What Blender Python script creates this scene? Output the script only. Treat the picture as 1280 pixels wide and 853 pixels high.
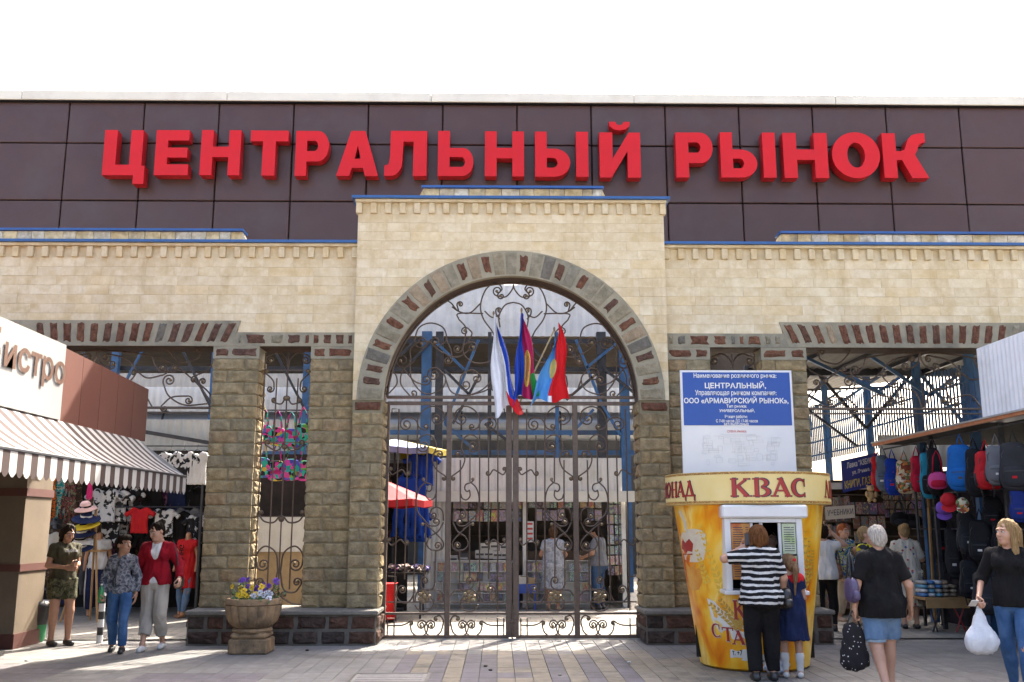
import bpy, bmesh, math, random
import numpy as np
from mathutils import Vector, Matrix
from mathutils.geometry import tessellate_polygon
for _o in list(bpy.data.objects): bpy.data.objects.remove(_o)
SC = bpy.context.scene; COL = SC.collection
pi = math.pi; rad = math.radians; sin = math.sin; cos = math.cos
RN = random.Random(11)
# ---------------------------------------------------------------- camera, sky, sun, exposure
FPX = 1209.0; CAM = (-0.19, 0.0, 1.65); TH = rad(10.82); PS = rad(0.8)
_c = bpy.data.cameras.new('camera'); _c.lens = FPX / 1280 * 36; _c.sensor_width = 36; _c.clip_end = 3000
cam = bpy.data.objects.new('camera', _c); COL.objects.link(cam)
cam.location = CAM; cam.rotation_euler = (pi / 2 + TH, 0, -PS); SC.camera = cam
SUN_EL = rad(45); SUN_AZ = rad(25)          # sun stands behind the wall, 25 degrees to the right of straight ahead
w = bpy.data.worlds.new('World'); SC.world = w; w.use_nodes = True
nt = w.node_tree; sky = nt.nodes.new('ShaderNodeTexSky'); sky.sky_type = 'NISHITA'; sky.sun_disc = False
sky.sun_elevation = SUN_EL; sky.sun_rotation = SUN_AZ; sky.air_density = 0.8; sky.dust_density = 9.0; sky.ozone_density = 1.0
nt.links.new(sky.outputs[0], nt.nodes['Background'].inputs[0]); nt.nodes['Background'].inputs[1].default_value = 0.1
_l = bpy.data.lights.new('sun', 'SUN'); _l.energy = 2.3; _l.angle = rad(0.6); _l.color = (1, .94, .84)
sun = bpy.data.objects.new('sun', _l); COL.objects.link(sun); sun.location = (20, 40, 40)
sdir = Vector((sin(SUN_AZ) * cos(SUN_EL), cos(SUN_AZ) * cos(SUN_EL), sin(SUN_EL)))
sun.rotation_euler = sdir.to_track_quat('Z', 'Y').to_euler()
SC.view_settings.view_transform = 'Standard'; SC.view_settings.look = 'None'
SC.view_settings.exposure = 3.3; SC.view_settings.gamma = 1.0
try: SC.view_settings.use_curve_mapping = False
except Exception: pass
SC.render.engine = 'CYCLES'; SC.cycles.max_bounces = 5; SC.cycles.diffuse_bounces = 3; SC.cycles.glossy_bounces = 3; SC.cycles.transparent_max_bounces = 6; SC.cycles.use_denoising = True
SC.cycles.caustics_reflective = False; SC.cycles.caustics_refractive = False
# ---------------------------------------------------------------- placing: photo pixel -> real place at a known distance
def _ray(px, py):
    a = (px - 640) / FPX; b = -(py - 426.5) / FPX
    r = (cos(PS), -sin(PS), 0); f = (sin(PS) * cos(TH), cos(PS) * cos(TH), sin(TH)); u = (-sin(PS) * sin(TH), -cos(PS) * sin(TH), cos(TH))
    return [f[i] + a * r[i] + b * u[i] for i in range(3)]
def at(px, py, Y):
    d = _ray(px, py); t = Y / d[1]; return (CAM[0] + d[0] * t, CAM[2] + d[2] * t)
def gr(px, py, z=0.0):
    d = _ray(px, py); t = (z - CAM[2]) / d[2]; return (CAM[0] + d[0] * t, d[1] * t)
# ---------------------------------------------------------------- materials
MATS = {}
def _mixn(nt, fac, a, b, blend='MIX'):
    n = nt.nodes.new('ShaderNodeMix'); n.data_type = 'RGBA'; n.blend_type = blend
    for i, s in ((0, fac), (6, a), (7, b)):
        if isinstance(s, bpy.types.NodeSocket): nt.links.new(s, n.inputs[i])
        elif i == 0: n.inputs[0].default_value = s
        else: n.inputs[i].default_value = (*s, 1) if len(s) == 3 else s
    return n.outputs[2]
def _coords(nt, off, kind='Object'):
    tc = nt.nodes.new('ShaderNodeTexCoord').outputs[kind]
    if not off: return tc, None
    oi = nt.nodes.new('ShaderNodeObjectInfo').outputs['Random']
    m = nt.nodes.new('ShaderNodeMath'); m.operation = 'MULTIPLY'; m.inputs[1].default_value = 53.7; nt.links.new(oi, m.inputs[0])
    v = nt.nodes.new('ShaderNodeVectorMath'); nt.links.new(tc, v.inputs[0]); nt.links.new(m.outputs[0], v.inputs[1])
    return v.outputs[0], oi
def _ramp(nt, fac, cols, const=True, lo=0., hi=1.):
    r = nt.nodes.new('ShaderNodeValToRGB'); r.color_ramp.interpolation = 'CONSTANT' if const else 'LINEAR'
    e = r.color_ramp.elements
    while len(e) < len(cols): e.new(0.5)
    n = len(cols)
    for i, c in enumerate(cols):
        e[i].position = lo + (hi - lo) * (i / n if const else i / max(1, n - 1)); e[i].color = (*c, 1)
    nt.links.new(fac, r.inputs[0]); return r.outputs[0]
def _noise(nt, vec, sc, det=5, rough=.6, dist=0):
    n = nt.nodes.new('ShaderNodeTexNoise'); n.inputs['Scale'].default_value = sc; n.inputs['Detail'].default_value = det
    n.inputs['Roughness'].default_value = rough; n.inputs['Distortion'].default_value = dist
    nt.links.new(vec, n.inputs['Vector']); return n.outputs[0]
def _finish(nt, b, vec, bump, bsc, base, rough, rvar=0):
    nt.links.new(base, b.inputs['Base Color'])
    if bump:
        n = _noise(nt, vec, bsc, 3, .65); bp = nt.nodes.new('ShaderNodeBump'); bp.inputs['Strength'].default_value = bump
        bp.inputs['Distance'].default_value = .02; nt.links.new(n, bp.inputs['Height']); nt.links.new(bp.outputs[0], b.inputs['Normal'])
    if rvar:
        n = _noise(nt, vec, 3., 3); mr = nt.nodes.new('ShaderNodeMapRange'); mr.inputs[1].default_value = .3; mr.inputs[2].default_value = .7
        mr.inputs[3].default_value = max(.02, rough - rvar); mr.inputs[4].default_value = min(1, rough + rvar)
        nt.links.new(n, mr.inputs[0]); nt.links.new(mr.outputs[0], b.inputs['Roughness'])
def mat(name, c, c2=None, sc=6., rough=.7, bump=0., bsc=40., metal=0., ramp=None, off=True, dirt=None, dsc=1.3, rvar=0., spec=.5, lo=.35, hi=.65, alpha=None, trans=0., streak=None, stain=None):
    if name in MATS: return MATS[name]
    m = bpy.data.materials.new(name); m.use_nodes = True; nt = m.node_tree; b = nt.nodes['Principled BSDF']
    if spec == .5 and rough >= .75: spec = .15
    b.inputs['Roughness'].default_value = rough; b.inputs['Metallic'].default_value = metal; b.inputs['Specular IOR Level'].default_value = spec
    vec, oi = _coords(nt, off)
    if streak:
        mp_n = nt.nodes.new('ShaderNodeMapping'); mp_n.inputs['Scale'].default_value = streak; nt.links.new(vec, mp_n.inputs[0]); vec = mp_n.outputs[0]
    base = None
    if ramp: base = _ramp(nt, oi, ramp)
    else:
        r = nt.nodes.new('ShaderNodeRGB'); r.outputs[0].default_value = (*c, 1); base = r.outputs[0]
    f = _noise(nt, vec, sc, 4, .62); mr = nt.nodes.new('ShaderNodeMapRange'); mr.inputs[1].default_value = lo; mr.inputs[2].default_value = hi; nt.links.new(f, mr.inputs[0])
    if c2 is None: k = .82; base = _mixn(nt, mr.outputs[0], base, _mixn(nt, 1., base, (k, k, k), 'MULTIPLY'))
    elif ramp: base = _mixn(nt, mr.outputs[0], base, _mixn(nt, 1., base, c2, 'MULTIPLY'))
    else: base = _mixn(nt, mr.outputs[0], base, c2)
    if dirt:
        g = _noise(nt, vec, dsc, 4, .7); mr = nt.nodes.new('ShaderNodeMapRange'); mr.inputs[1].default_value = .5; mr.inputs[2].default_value = .75; nt.links.new(g, mr.inputs[0])
        base = _mixn(nt, mr.outputs[0], base, dirt)
    if stain:       # run-off streaks that carry on across the pieces
        tc = nt.nodes.new('ShaderNodeTexCoord').outputs['Object']; mp_n = nt.nodes.new('ShaderNodeMapping'); mp_n.inputs['Scale'].default_value = (2.6, 2.6, .42); nt.links.new(tc, mp_n.inputs[0])
        g = _noise(nt, mp_n.outputs[0], 1.5, 5, .65); mr = nt.nodes.new('ShaderNodeMapRange'); mr.inputs[1].default_value = .5; mr.inputs[2].default_value = .78; nt.links.new(g, mr.inputs[0])
        base = _mixn(nt, mr.outputs[0], base, _mixn(nt, 1., base, stain, 'MULTIPLY'))
    _finish(nt, b, vec, bump, bsc, base, rough, rvar)
    if trans: b.inputs['Transmission Weight'].default_value = trans
    if alpha is not None: b.inputs['Alpha'].default_value = alpha
    MATS[name] = m; return m
def pat(name, cols, sc=20., kind='noise', axis=2, rough=.85, dist=0., bump=.15, kind2='Object', lo=.33, hi=.67, thr=.5):
    """printed or woven cloth: camouflage, flowers, stripes, dots"""
    if name in MATS: return MATS[name]
    m = bpy.data.materials.new(name); m.use_nodes = True; nt = m.node_tree; b = nt.nodes['Principled BSDF']; b.inputs['Roughness'].default_value = rough
    b.inputs['Specular IOR Level'].default_value = .12 if rough > .7 else .4
    vec, oi = _coords(nt, kind2 == 'Object', kind2)
    if kind == 'noise': base = _ramp(nt, _noise(nt, vec, sc, 3, .5, dist), cols, True, lo, hi)
    elif kind == 'soft': base = _ramp(nt, _noise(nt, vec, sc, 4, .55, dist), cols, False, lo, hi)
    elif kind in ('cells', 'dots'):
        v = nt.nodes.new('ShaderNodeTexVoronoi'); v.inputs['Scale'].default_value = sc; nt.links.new(vec, v.inputs['Vector'])
        if kind == 'dots': base = _ramp(nt, v.outputs['Distance'], [cols[1], cols[0]], True, 0, 2 * thr)
        else:
            s = nt.nodes.new('ShaderNodeSeparateColor'); nt.links.new(v.outputs['Color'], s.inputs[0]); base = _ramp(nt, s.outputs[0], cols)
            if thr < .5:
                lt = nt.nodes.new('ShaderNodeMath'); lt.operation = 'GREATER_THAN'; lt.inputs[1].default_value = thr; nt.links.new(v.outputs['Distance'], lt.inputs[0])
                base = _mixn(nt, lt.outputs[0], base, cols[0])
    else:
        s = nt.nodes.new('ShaderNodeSeparateXYZ'); nt.links.new(vec, s.inputs[0])
        src = s.outputs[axis]
        if dist:
            n = _noise(nt, vec, 5., 2); mm = nt.nodes.new('ShaderNodeMath'); mm.operation = 'MULTIPLY_ADD'; mm.inputs[1].default_value = dist
            nt.links.new(n, mm.inputs[0]); nt.links.new(src, mm.inputs[2]); src = mm.outputs[0]
        mm = nt.nodes.new('ShaderNodeMath'); mm.operation = 'MULTIPLY'; mm.inputs[1].default_value = sc; nt.links.new(src, mm.inputs[0])
        fr = nt.nodes.new('ShaderNodeMath'); fr.operation = 'FRACT'; nt.links.new(mm.outputs[0], fr.inputs[0])
        base = _ramp(nt, fr.outputs[0], cols)
    n = _noise(nt, vec, 9., 4); mr = nt.nodes.new('ShaderNodeMapRange'); mr.inputs[1].default_value = .3; mr.inputs[2].default_value = .7; nt.links.new(n, mr.inputs[0])
    base = _mixn(nt, mr.outputs[0], base, _mixn(nt, 1., base, (.8, .8, .8), 'MULTIPLY'))
    _finish(nt, b, vec, bump, 60., base, rough)
    MATS[name] = m; return m
# ---------------------------------------------------------------- objects
def tag(o, label=None, cat=None, group=None, kind=None):
    if label: o['label'] = label
    if cat: o['category'] = cat
    if group: o['group'] = group
    if kind: o['kind'] = kind
    return o
def thing(name, label, cat, loc=(0, 0, 0), rz=0., group=None, kind=None):
    o = bpy.data.objects.new(name, None); COL.objects.link(o); o.empty_display_size = .1
    o.location = loc; o.rotation_euler = (0, 0, rz); return tag(o, label, cat, group, kind)
def wm(o):
    m = Matrix.LocRotScale(o.location, o.rotation_euler, o.scale)
    return m if o.parent is None else wm(o.parent) @ o.matrix_parent_inverse @ m
def adopt(o, parent, world=True):
    o.parent = parent
    if world: o.matrix_parent_inverse = wm(parent).inverted()
    return o
def mkobj(name, vs, fs, mats, parent=None, smooth=False, mi=None, world=True, sharp=None):
    me = bpy.data.meshes.new(name); me.from_pydata([tuple(map(float, v)) for v in vs], [], [tuple(f) for f in fs])
    if not isinstance(mats, (list, tuple)): mats = [mats]
    for m in mats: me.materials.append(m)
    if mi is not None and len(mats) > 1: me.polygons.foreach_set('material_index', mi)
    if smooth:
        me.polygons.foreach_set('use_smooth', [True] * len(me.polygons))
        if sharp: 
            try: me.set_sharp_from_angle(angle=rad(sharp))
            except Exception: pass
    me.update()
    o = bpy.data.objects.new(name, me); COL.objects.link(o)
    if parent is not None: adopt(o, parent, world)
    return o
def copyof(o, parent=None, loc=None, rot=None, scale=None, m=None, world=False):
    c = o.copy(); COL.objects.link(c); c.parent = parent
    if parent is not None: c.matrix_parent_inverse = o.matrix_parent_inverse.copy() if not world else Matrix.Translation(parent.location).inverted()
    if loc is not None: c.location = loc
    if rot is not None: c.rotation_euler = rot
    if scale is not None: c.scale = scale
    if m is not None: c.material_slots[0].link = 'OBJECT'; c.material_slots[0].material = m
    return c
def copytree(o, loc=None, rz=None, label=None, group=None, parent=None):
    c = o.copy(); COL.objects.link(c); c.parent = parent
    if loc is not None: c.location = loc
    if rz is not None: c.rotation_euler = (0, 0, rz)
    if label: c['label'] = label
    if group: c['group'] = group
    for ch in o.children: copytree(ch, parent=c)
    return c
class MB:
    def __init__(s): s.v = []; s.f = []; s.m = []
    def add(s, vs, fs, mi=0):
        b = len(s.v); s.v += [tuple(v) for v in vs]; s.f += [tuple(i + b for i in f) for f in fs]; s.m += [mi] * len(fs); return s
    def box(s, lo, hi, mi=0, mx=None):
        (a, b, c), (d, e, f) = lo, hi
        vs = [(a, b, c), (d, b, c), (d, e, c), (a, e, c), (a, b, f), (d, b, f), (d, e, f), (a, e, f)]
        if mx is not None: vs = [mx @ Vector(v) for v in vs]
        return s.add(vs, [(3, 2, 1, 0), (4, 5, 6, 7), (0, 1, 5, 4), (1, 2, 6, 5), (2, 3, 7, 6), (3, 0, 4, 7)], mi)
    def bbox(s, lo, hi, bv=.01, mi=0, mx=None):
        """box with chamfered edges"""
        lo = Vector(lo); hi = Vector(hi); vs = []; idx = {}
        for cx in (0, 1):
            for cy in (0, 1):
                for cz in (0, 1):
                    p = Vector((hi[0] if cx else lo[0], hi[1] if cy else lo[1], hi[2] if cz else lo[2]))
                    for ax in range(3):
                        q = p.copy()
                        for k in range(3):
                            if k != ax: q[k] += -bv if (cx, cy, cz)[k] else bv
                        idx[(cx, cy, cz, ax)] = len(vs); vs.append(q)
        fs = []
        for ax in range(3):
            o = [k for k in range(3) if k != ax]
            for sd in (0, 1):
                loop = []
                for (i, j) in ((0, 0), (1, 0), (1, 1), (0, 1)):
                    c = [0, 0, 0]; c[ax] = sd; c[o[0]] = i; c[o[1]] = j; loop.append(idx[(*c, ax)])
                flip = (sd == 0) ^ (ax == 1); fs.append(tuple(reversed(loop)) if flip else tuple(loop))
        for ax in range(3):
            o = [k for k in range(3) if k != ax]
            for i in (0, 1):
                for j in (0, 1):
                    c = [0, 0, 0]; c[o[0]] = i; c[o[1]] = j; d = list(c); d[ax] = 1
                    a1, a2, b1, b2 = idx[(*c, o[0])], idx[(*d, o[0])], idx[(*d, o[1])], idx[(*c, o[1])]
                    fs.append((a1, a2, b1, b2))
        for k in range(8):
            c = (k >> 2 & 1, k >> 1 & 1, k & 1); fs.append(tuple(idx[(*c, a)] for a in range(3)))
        cen = (lo + hi) / 2; out = []
        for f in fs:
            n = (vs[f[1]] - vs[f[0]]).cross(vs[f[2]] - vs[f[0]]); m = sum((vs[i] for i in f), Vector()) / len(f)
            out.append(f if n.dot(m - cen) > 0 else tuple(reversed(f)))
        if mx is not None: vs = [mx @ v for v in vs]
        return s.add(vs, out, mi)
    def tube(s, pts, r, n=6, mi=0, closed=False, cap=True):
        pts = [Vector(p) for p in pts]; N = len(pts); rs = r if isinstance(r, (list, tuple)) else [r] * N
        tang = [((pts[(i + 1) % N] if closed or i < N - 1 else pts[i]) - (pts[i - 1] if closed or i > 0 else pts[i])).normalized() for i in range(N)]
        up = Vector((0, 1, 0)) if abs(tang[0].y) < .9 else Vector((1, 0, 0)); vs = []
        for i in range(N):
            a = up - tang[i] * up.dot(tang[i])
            if a.length < 1e-4: a = tang[i].orthogonal()
            a.normalize(); b = tang[i].cross(a); up = a
            for k in range(n):
                t = 2 * pi * (k + .5) / n; vs.append(pts[i] + (a * cos(t) + b * sin(t)) * rs[i])
        fs = []
        for i in range(N if closed else N - 1):
            j = (i + 1) % N
            for k in range(n): fs.append((i * n + k, i * n + (k + 1) % n, j * n + (k + 1) % n, j * n + k))
        if cap and not closed: fs += [tuple(reversed(range(n))), tuple(range((N - 1) * n, N * n))]
        return s.add(vs, fs, mi)
    def lathe(s, prof, n=24, c=(0, 0, 0), mi=0, a0=0., a1=2 * pi, fn=None):
        full = abs(a1 - a0 - 2 * pi) < 1e-6; nn = n if full else n + 1; vs = []
        for (r, z) in prof:
            for k in range(nn):
                t = a0 + (a1 - a0) * k / n; rr = r * (fn(t, z) if fn else 1); vs.append((c[0] + rr * cos(t), c[1] + rr * sin(t), c[2] + z))
        fs = []
        for i in range(len(prof) - 1):
            for k in range(n): fs.append((i * nn + k, i * nn + (k + 1) % nn, (i + 1) * nn + (k + 1) % nn, (i + 1) * nn + k))
        return s.add(vs, fs, mi)
    def prism(s, poly, y0, y1, mi=0, mp=None, holes=(), back=True):
        """flat outline in (x, z), extruded from y0 (front) to y1"""
        loops = [list(poly)] + [list(h) for h in holes]
        tr = tessellate_polygon([[Vector((p[0], p[1], 0)) for p in l] for l in loops])
        flat = [p for l in loops for p in l]; n = len(flat); mp = mp or (lambda x, y, z: (x, y, z))
        vs = [mp(p[0], y0, p[1]) for p in flat] + [mp(p[0], y1, p[1]) for p in flat]; fs = []
        for t in tr:
            a, b, c = (flat[i] for i in t); ar = (b[0] - a[0]) * (c[1] - a[1]) - (b[1] - a[1]) * (c[0] - a[0])
            t = tuple(t) if ar > 0 else tuple(reversed(t)); fs.append(t)
            if back: fs.append(tuple(i + n for i in reversed(t)))
        o = 0
        for li, l in enumerate(loops):
            ar = sum(l[i][0] * l[(i + 1) % len(l)][1] - l[(i + 1) % len(l)][0] * l[i][1] for i in range(len(l)))
            fw = (ar > 0) == (li == 0)
            for i in range(len(l)):
                a, b = o + i, o + (i + 1) % len(l)
                fs.append((a, a + n, b + n, b) if fw else (b, b + n, a + n, a))
            o += len(l)
        return s.add(vs, fs, mi)
    def sheet(s, fn, nu, nv, mi=0, mifn=None):
        vs = [fn(i / nu, j / nv) for j in range(nv + 1) for i in range(nu + 1)]; b = len(s.v); s.v += [tuple(v) for v in vs]
        for j in range(nv):
            for i in range(nu):
                k = b + j * (nu + 1) + i; s.f.append((k, k + 1, k + nu + 2, k + nu + 1)); s.m.append(mifn((i + .5) / nu, (j + .5) / nv) if mifn else mi)
        return s
    def ball(s, c, r, nu=10, nv=7, mi=0, mx=None):
        r = r if isinstance(r, (list, tuple)) else (r, r, r); vs = []; fs = []
        for j in range(nv + 1):
            p = -pi / 2 + pi * j / nv
            for i in range(nu):
                t = 2 * pi * i / nu; v = Vector((r[0] * cos(p) * cos(t), r[1] * cos(p) * sin(t), r[2] * sin(p)))
                if mx is not None: v = mx @ v
                vs.append(v + Vector(c))
        for j in range(nv):
            for i in range(nu): fs.append((j * nu + i, j * nu + (i + 1) % nu, (j + 1) * nu + (i + 1) % nu, (j + 1) * nu + i))
        return s.add(vs, fs, mi)
    def text(s, body, x0, z0, x1, z1, mp, bold=.0, mi=0, depth=None, shear=0.):
        """lettering fitted into a rectangle, laid on a surface by mp(x, z) -> point"""
        vs, fs = glyphs(body, bold, shear)
        xs = [v[0] for v in vs]; ys = [v[1] for v in vs]; ax, bx, ay, by = min(xs), max(xs), min(ys), max(ys)
        out = [mp(x0 + (x1 - x0) * (v[0] - ax) / (bx - ax), z0 + (z1 - z0) * (v[1] - ay) / (by - ay)) for v in vs]
        return s.add(out, fs, mi)
    def build(s, name, mats, parent=None, smooth=False, world=True, sharp=None):
        return mkobj(name, s.v, s.f, mats, parent, smooth, s.m, world, sharp)
_GC = {}
def glyphs(body, bold=0., shear=0.):
    k = (body, bold, shear)
    if k in _GC: return _GC[k]
    c = bpy.data.curves.new('t', 'FONT'); c.body = body; c.offset = bold; c.shear = shear; c.resolution_u = 3; c.align_x = 'CENTER'; c.space_line = 1.0
    o = bpy.data.objects.new('t', c); COL.objects.link(o); me = o.to_mesh()
    vs = [tuple(v.co) for v in me.vertices]; fs = [tuple(p.vertices) for p in me.polygons]
    o.to_mesh_clear(); bpy.data.objects.remove(o); bpy.data.curves.remove(c)
    _GC[k] = (vs, fs); return vs, fs
def rbox(sx, sy, sz, p=4., n=8):
    """rounded box (superellipsoid), centred"""
    vs = []; fs = []; idx = {}
    def add(v):
        k = tuple(round(x, 5) for x in v)
        if k not in idx: idx[k] = len(vs); vs.append(v)
        return idx[k]
    for ax in range(3):
        for sd in (-1, 1):
            for i in range(n):
                for j in range(n):
                    q = []
                    for (a, b) in ((i, j), (i + 1, j), (i + 1, j + 1), (i, j + 1)):
                        u = math.tan((a / n * 2 - 1) * pi / 4); t = math.tan((b / n * 2 - 1) * pi / 4)
                        d = [0, 0, 0]; d[ax] = sd; d[(ax + 1) % 3] = u * sd; d[(ax + 2) % 3] = t
                        l = sum(abs(x) ** p for x in d) ** (1 / p); q.append(add((d[0] / l * sx / 2, d[1] / l * sy / 2, d[2] / l * sz / 2)))
                    fs.append(tuple(q))
    return vs, fs
# ---------------------------------------------------------------- smooth solid shapes (people, clothes, bags): distance field -> surface net
class Sdf:
    def __init__(s, lo, hi, h):
        s.lo = np.array(lo, float); s.h = h; s.n = [int(math.ceil((hi[i] - lo[i]) / h)) + 1 for i in range(3)]
        s.ax = [s.lo[i] + h * np.arange(s.n[i]) for i in range(3)]; s.d = np.full(s.n, .5)
    def _sl(s, lo, hi):
        out = []
        for i in range(3):
            a = max(0, int((lo[i] - s.lo[i]) / s.h)); b = min(s.n[i], int((hi[i] - s.lo[i]) / s.h) + 2); out.append(slice(a, max(a, b)))
        return tuple(out)
    def _g(s, sl): return np.meshgrid(*[s.ax[i][sl[i]] for i in range(3)], indexing='ij', sparse=True)
    def _un(s, sl, d, k, op='u'):
        o = s.d[sl]
        if op == 's': d = -d; hh = np.maximum(k - np.abs(o - d), 0) / k; s.d[sl] = np.maximum(o, d) + hh * hh * k * .25
        else: hh = np.maximum(k - np.abs(o - d), 0) / k; s.d[sl] = np.minimum(o, d) - hh * hh * k * .25
    def cap(s, a, b, ra, rb=None, k=.03, sy=1., flat=False, op='u', sx=1.):
        rb = ra if rb is None else rb; a = np.array(a, float); b = np.array(b, float); pad = max(ra, rb) + k + 2 * s.h + .01
        sl = s._sl(np.minimum(a, b) - pad, np.maximum(a, b) + pad)
        if any(x.stop <= x.start for x in sl): return s
        X, Y, Z = s._g(sl); ab = b - a; L2 = max(ab @ ab, 1e-9)
        px, py, pz = X - a[0], Y - a[1], Z - a[2]
        t0 = (px * ab[0] + py * ab[1] + pz * ab[2]) / L2; t = np.clip(t0, 0, 1)
        d = np.sqrt(((px - t * ab[0]) / sx) ** 2 + ((py - t * ab[1]) / sy) ** 2 + (pz - t * ab[2]) ** 2) - (ra + (rb - ra) * t)
        d = d * min(sy, sx, 1.)
        if flat: d = np.maximum(d, (t0 - 1) * math.sqrt(L2))
        s._un(sl, d, k, op); return s
    def ell(s, c, r, k=.02, op='u'):
        c = np.array(c, float); r = np.array(r if hasattr(r, '__len__') else (r,) * 3, float); pad = r + k + 2 * s.h + .01
        sl = s._sl(c - pad, c + pad)
        if any(x.stop <= x.start for x in sl): return s
        X, Y, Z = s._g(sl); q = np.sqrt(((X - c[0]) / r[0]) ** 2 + ((Y - c[1]) / r[1]) ** 2 + ((Z - c[2]) / r[2]) ** 2)
        s._un(sl, (q - 1) * r.min(), k, op); return s
    def cut(s, n, o):
        """keep the side where n.p < o"""
        X, Y, Z = s._g((slice(None),) * 3); s.d = np.maximum(s.d, X * n[0] + Y * n[1] + Z * n[2] - o); return s
    def folds(s, amp, f=(25, 25, 9), seed=0):
        r = np.random.RandomState(seed); X, Y, Z = s._g((slice(None),) * 3); q = 0
        for i in range(5):
            v = r.normal(size=3) * np.array(f) * (1 + .35 * i); q = q + np.sin(X * v[0] + Y * v[1] + Z * v[2] + r.rand() * 6.3) / (1 + .4 * i)
        s.d = s.d + amp * q * .5; return s
    def mesh(s):
        d = s.d; d = np.pad(d, 1, constant_values=1.); lo = s.lo - s.h; n = d.shape
        ins = d < 0; C = np.zeros((n[0] - 1, n[1] - 1, n[2] - 1, 3)); cnt = np.zeros(C.shape[:3])
        S = lambda a, o: a[o[0]:n[0] - 1 + o[0], o[1]:n[1] - 1 + o[1], o[2]:n[2] - 1 + o[2]]
        for ax in range(3):
            for i in (0, 1):
                for j in (0, 1):
                    o = [0, 0, 0]; o[(ax + 1) % 3] = i; o[(ax + 2) % 3] = j; e = list(o); e[ax] = 1
                    a, b = S(d, o), S(d, e); m = (a < 0) != (b < 0); t = np.where(m, a / np.where(m, a - b, 1), 0)
                    for q in range(3): C[..., q] += np.where(m, o[q] + (t if q == ax else 0), 0)
                    cnt += m
        act = cnt > 0; idx = np.full(cnt.shape, -1); idx[act] = np.arange(act.sum())
        cell = np.argwhere(act); P = (C[act] / cnt[act][:, None] + cell) * s.h + lo
        F = []
        for ax in range(3):
            a = [slice(None)] * 3; b = [slice(None)] * 3; a[ax] = slice(0, -1); b[ax] = slice(1, None)
            A, B = ins[tuple(a)], ins[tuple(b)]; e = np.argwhere(A != B)
            u, v = (ax + 1) % 3, (ax + 2) % 3
            e = e[(e[:, u] > 0) & (e[:, v] > 0) & (e[:, u] < n[u] - 1) & (e[:, v] < n[v] - 1)]
            if not len(e): continue
            q = []
            for (i, j) in ((0, 0), (1, 0), (1, 1), (0, 1)):
                c = e.copy(); c[:, u] -= 1 - i; c[:, v] -= 1 - j; q.append(idx[c[:, 0], c[:, 1], c[:, 2]])
            q = np.stack(q, 1); fl = ~ins[e[:, 0], e[:, 1], e[:, 2]]; q[fl] = q[fl][:, ::-1]; F.append(q)
        F = np.concatenate(F) if F else np.zeros((0, 4), int)
        return P, F
def npobj(name, P, F, mats, parent=None, smooth=True, world=False, mi=None):
    return mkobj(name, P.tolist(), F.tolist(), mats, parent, smooth, mi, world)

NTH = 'first second third fourth fifth sixth seventh eighth ninth tenth eleventh twelfth thirteenth fourteenth fifteenth sixteenth seventeenth eighteenth nineteenth twentieth'.split()
def nth(i): return NTH[i] if i < 20 else '%dth' % (i + 1)
# ---------------------------------------------------------------- ground
m_ground = mat('ground_stone', (.23, .22, .205), (.3, .285, .26), 3, .85, .2, 60, off=False)
def paved(name, c, c2, mortar, bw, rh):
    m = mat(name, c, c2, 2., .85, .15, 60, off=False); nt = m.node_tree; b = nt.nodes['Principled BSDF']
    tc = nt.nodes.new('ShaderNodeTexCoord').outputs['Object']; br = nt.nodes.new('ShaderNodeTexBrick'); nt.links.new(tc, br.inputs[0])
    old = b.inputs['Base Color'].links[0].from_socket; nt.links.new(old, br.inputs['Color1']); nt.links.new(_mixn(nt, 1., old, (.86, .86, .87), 'MULTIPLY'), br.inputs['Color2'])
    br.inputs['Mortar'].default_value = (*mortar, 1); br.inputs['Scale'].default_value = 1; br.inputs['Brick Width'].default_value = bw; br.inputs['Row Height'].default_value = rh
    br.inputs['Mortar Size'].default_value = .008; nt.links.new(br.outputs[0], b.inputs['Base Color']); return m
m_yard = paved('yard_paving', (.2, .185, .16), (.25, .235, .2), (.1, .095, .085), .4, .4)
b = MB(); b.add([(-700, -200, -.05), (700, -200, -.05), (700, 1200, -.05), (-700, 1200, -.05)], [(0, 1, 2, 3)])
tag(b.build('ground', m_ground), kind='structure')
b = MB(); b.add([(-40, 14.98, 0), (40, 14.98, 0), (40, 70, 0), (-40, 70, 0)], [(0, 1, 2, 3)]); tag(b.build('market_yard', m_yard), kind='structure')
plaza = tag(MB().add([(-30, -6, -.03), (30, -6, -.03), (30, 14.98, -.03), (-30, 14.98, -.03)], [(0, 1, 2, 3)]).build('pavement', mat('joint_sand', (.1, .095, .085), (.13, .122, .108), 20, .95, .3, 90, off=False)), kind='structure')
pv_cols = [(.182, .173, .162), (.193, .184, .171), (.171, .165, .157), (.198, .190, .176)]
m_paver = mat('paver_grey', (0, 0, 0), (.78, .77, .75), 5., .8, .18, 90, ramp=pv_cols, dirt=(.15, .14, .125), dsc=2.2, rvar=.15)
m_pink = mat('paver_pink', (0, 0, 0), (.8, .8, .8), 5., .8, .18, 90, ramp=[(.15, .135, .138), (.16, .143, .147), (.145, .131, .134)], dirt=(.090, .084, .075), dsc=2.2)
m_cream = mat('paver_cream', (0, 0, 0), (.8, .8, .8), 5., .8, .18, 90, ramp=[(.231, .198, .146), (.242, .209, .160), (.220, .187, .138)], dirt=(.083, .077, .069), dsc=2.2)
PW, PL = .2, .4
_pb = MB().bbox((.0025, .0025, -.03), (PW - .0025, PL - .0025, 0), .003)
PATT = (1, 2, 1, 2, 1, 1, 2, 1, 2, 1, 2, 1, 2, 1, 2, 2)
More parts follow.
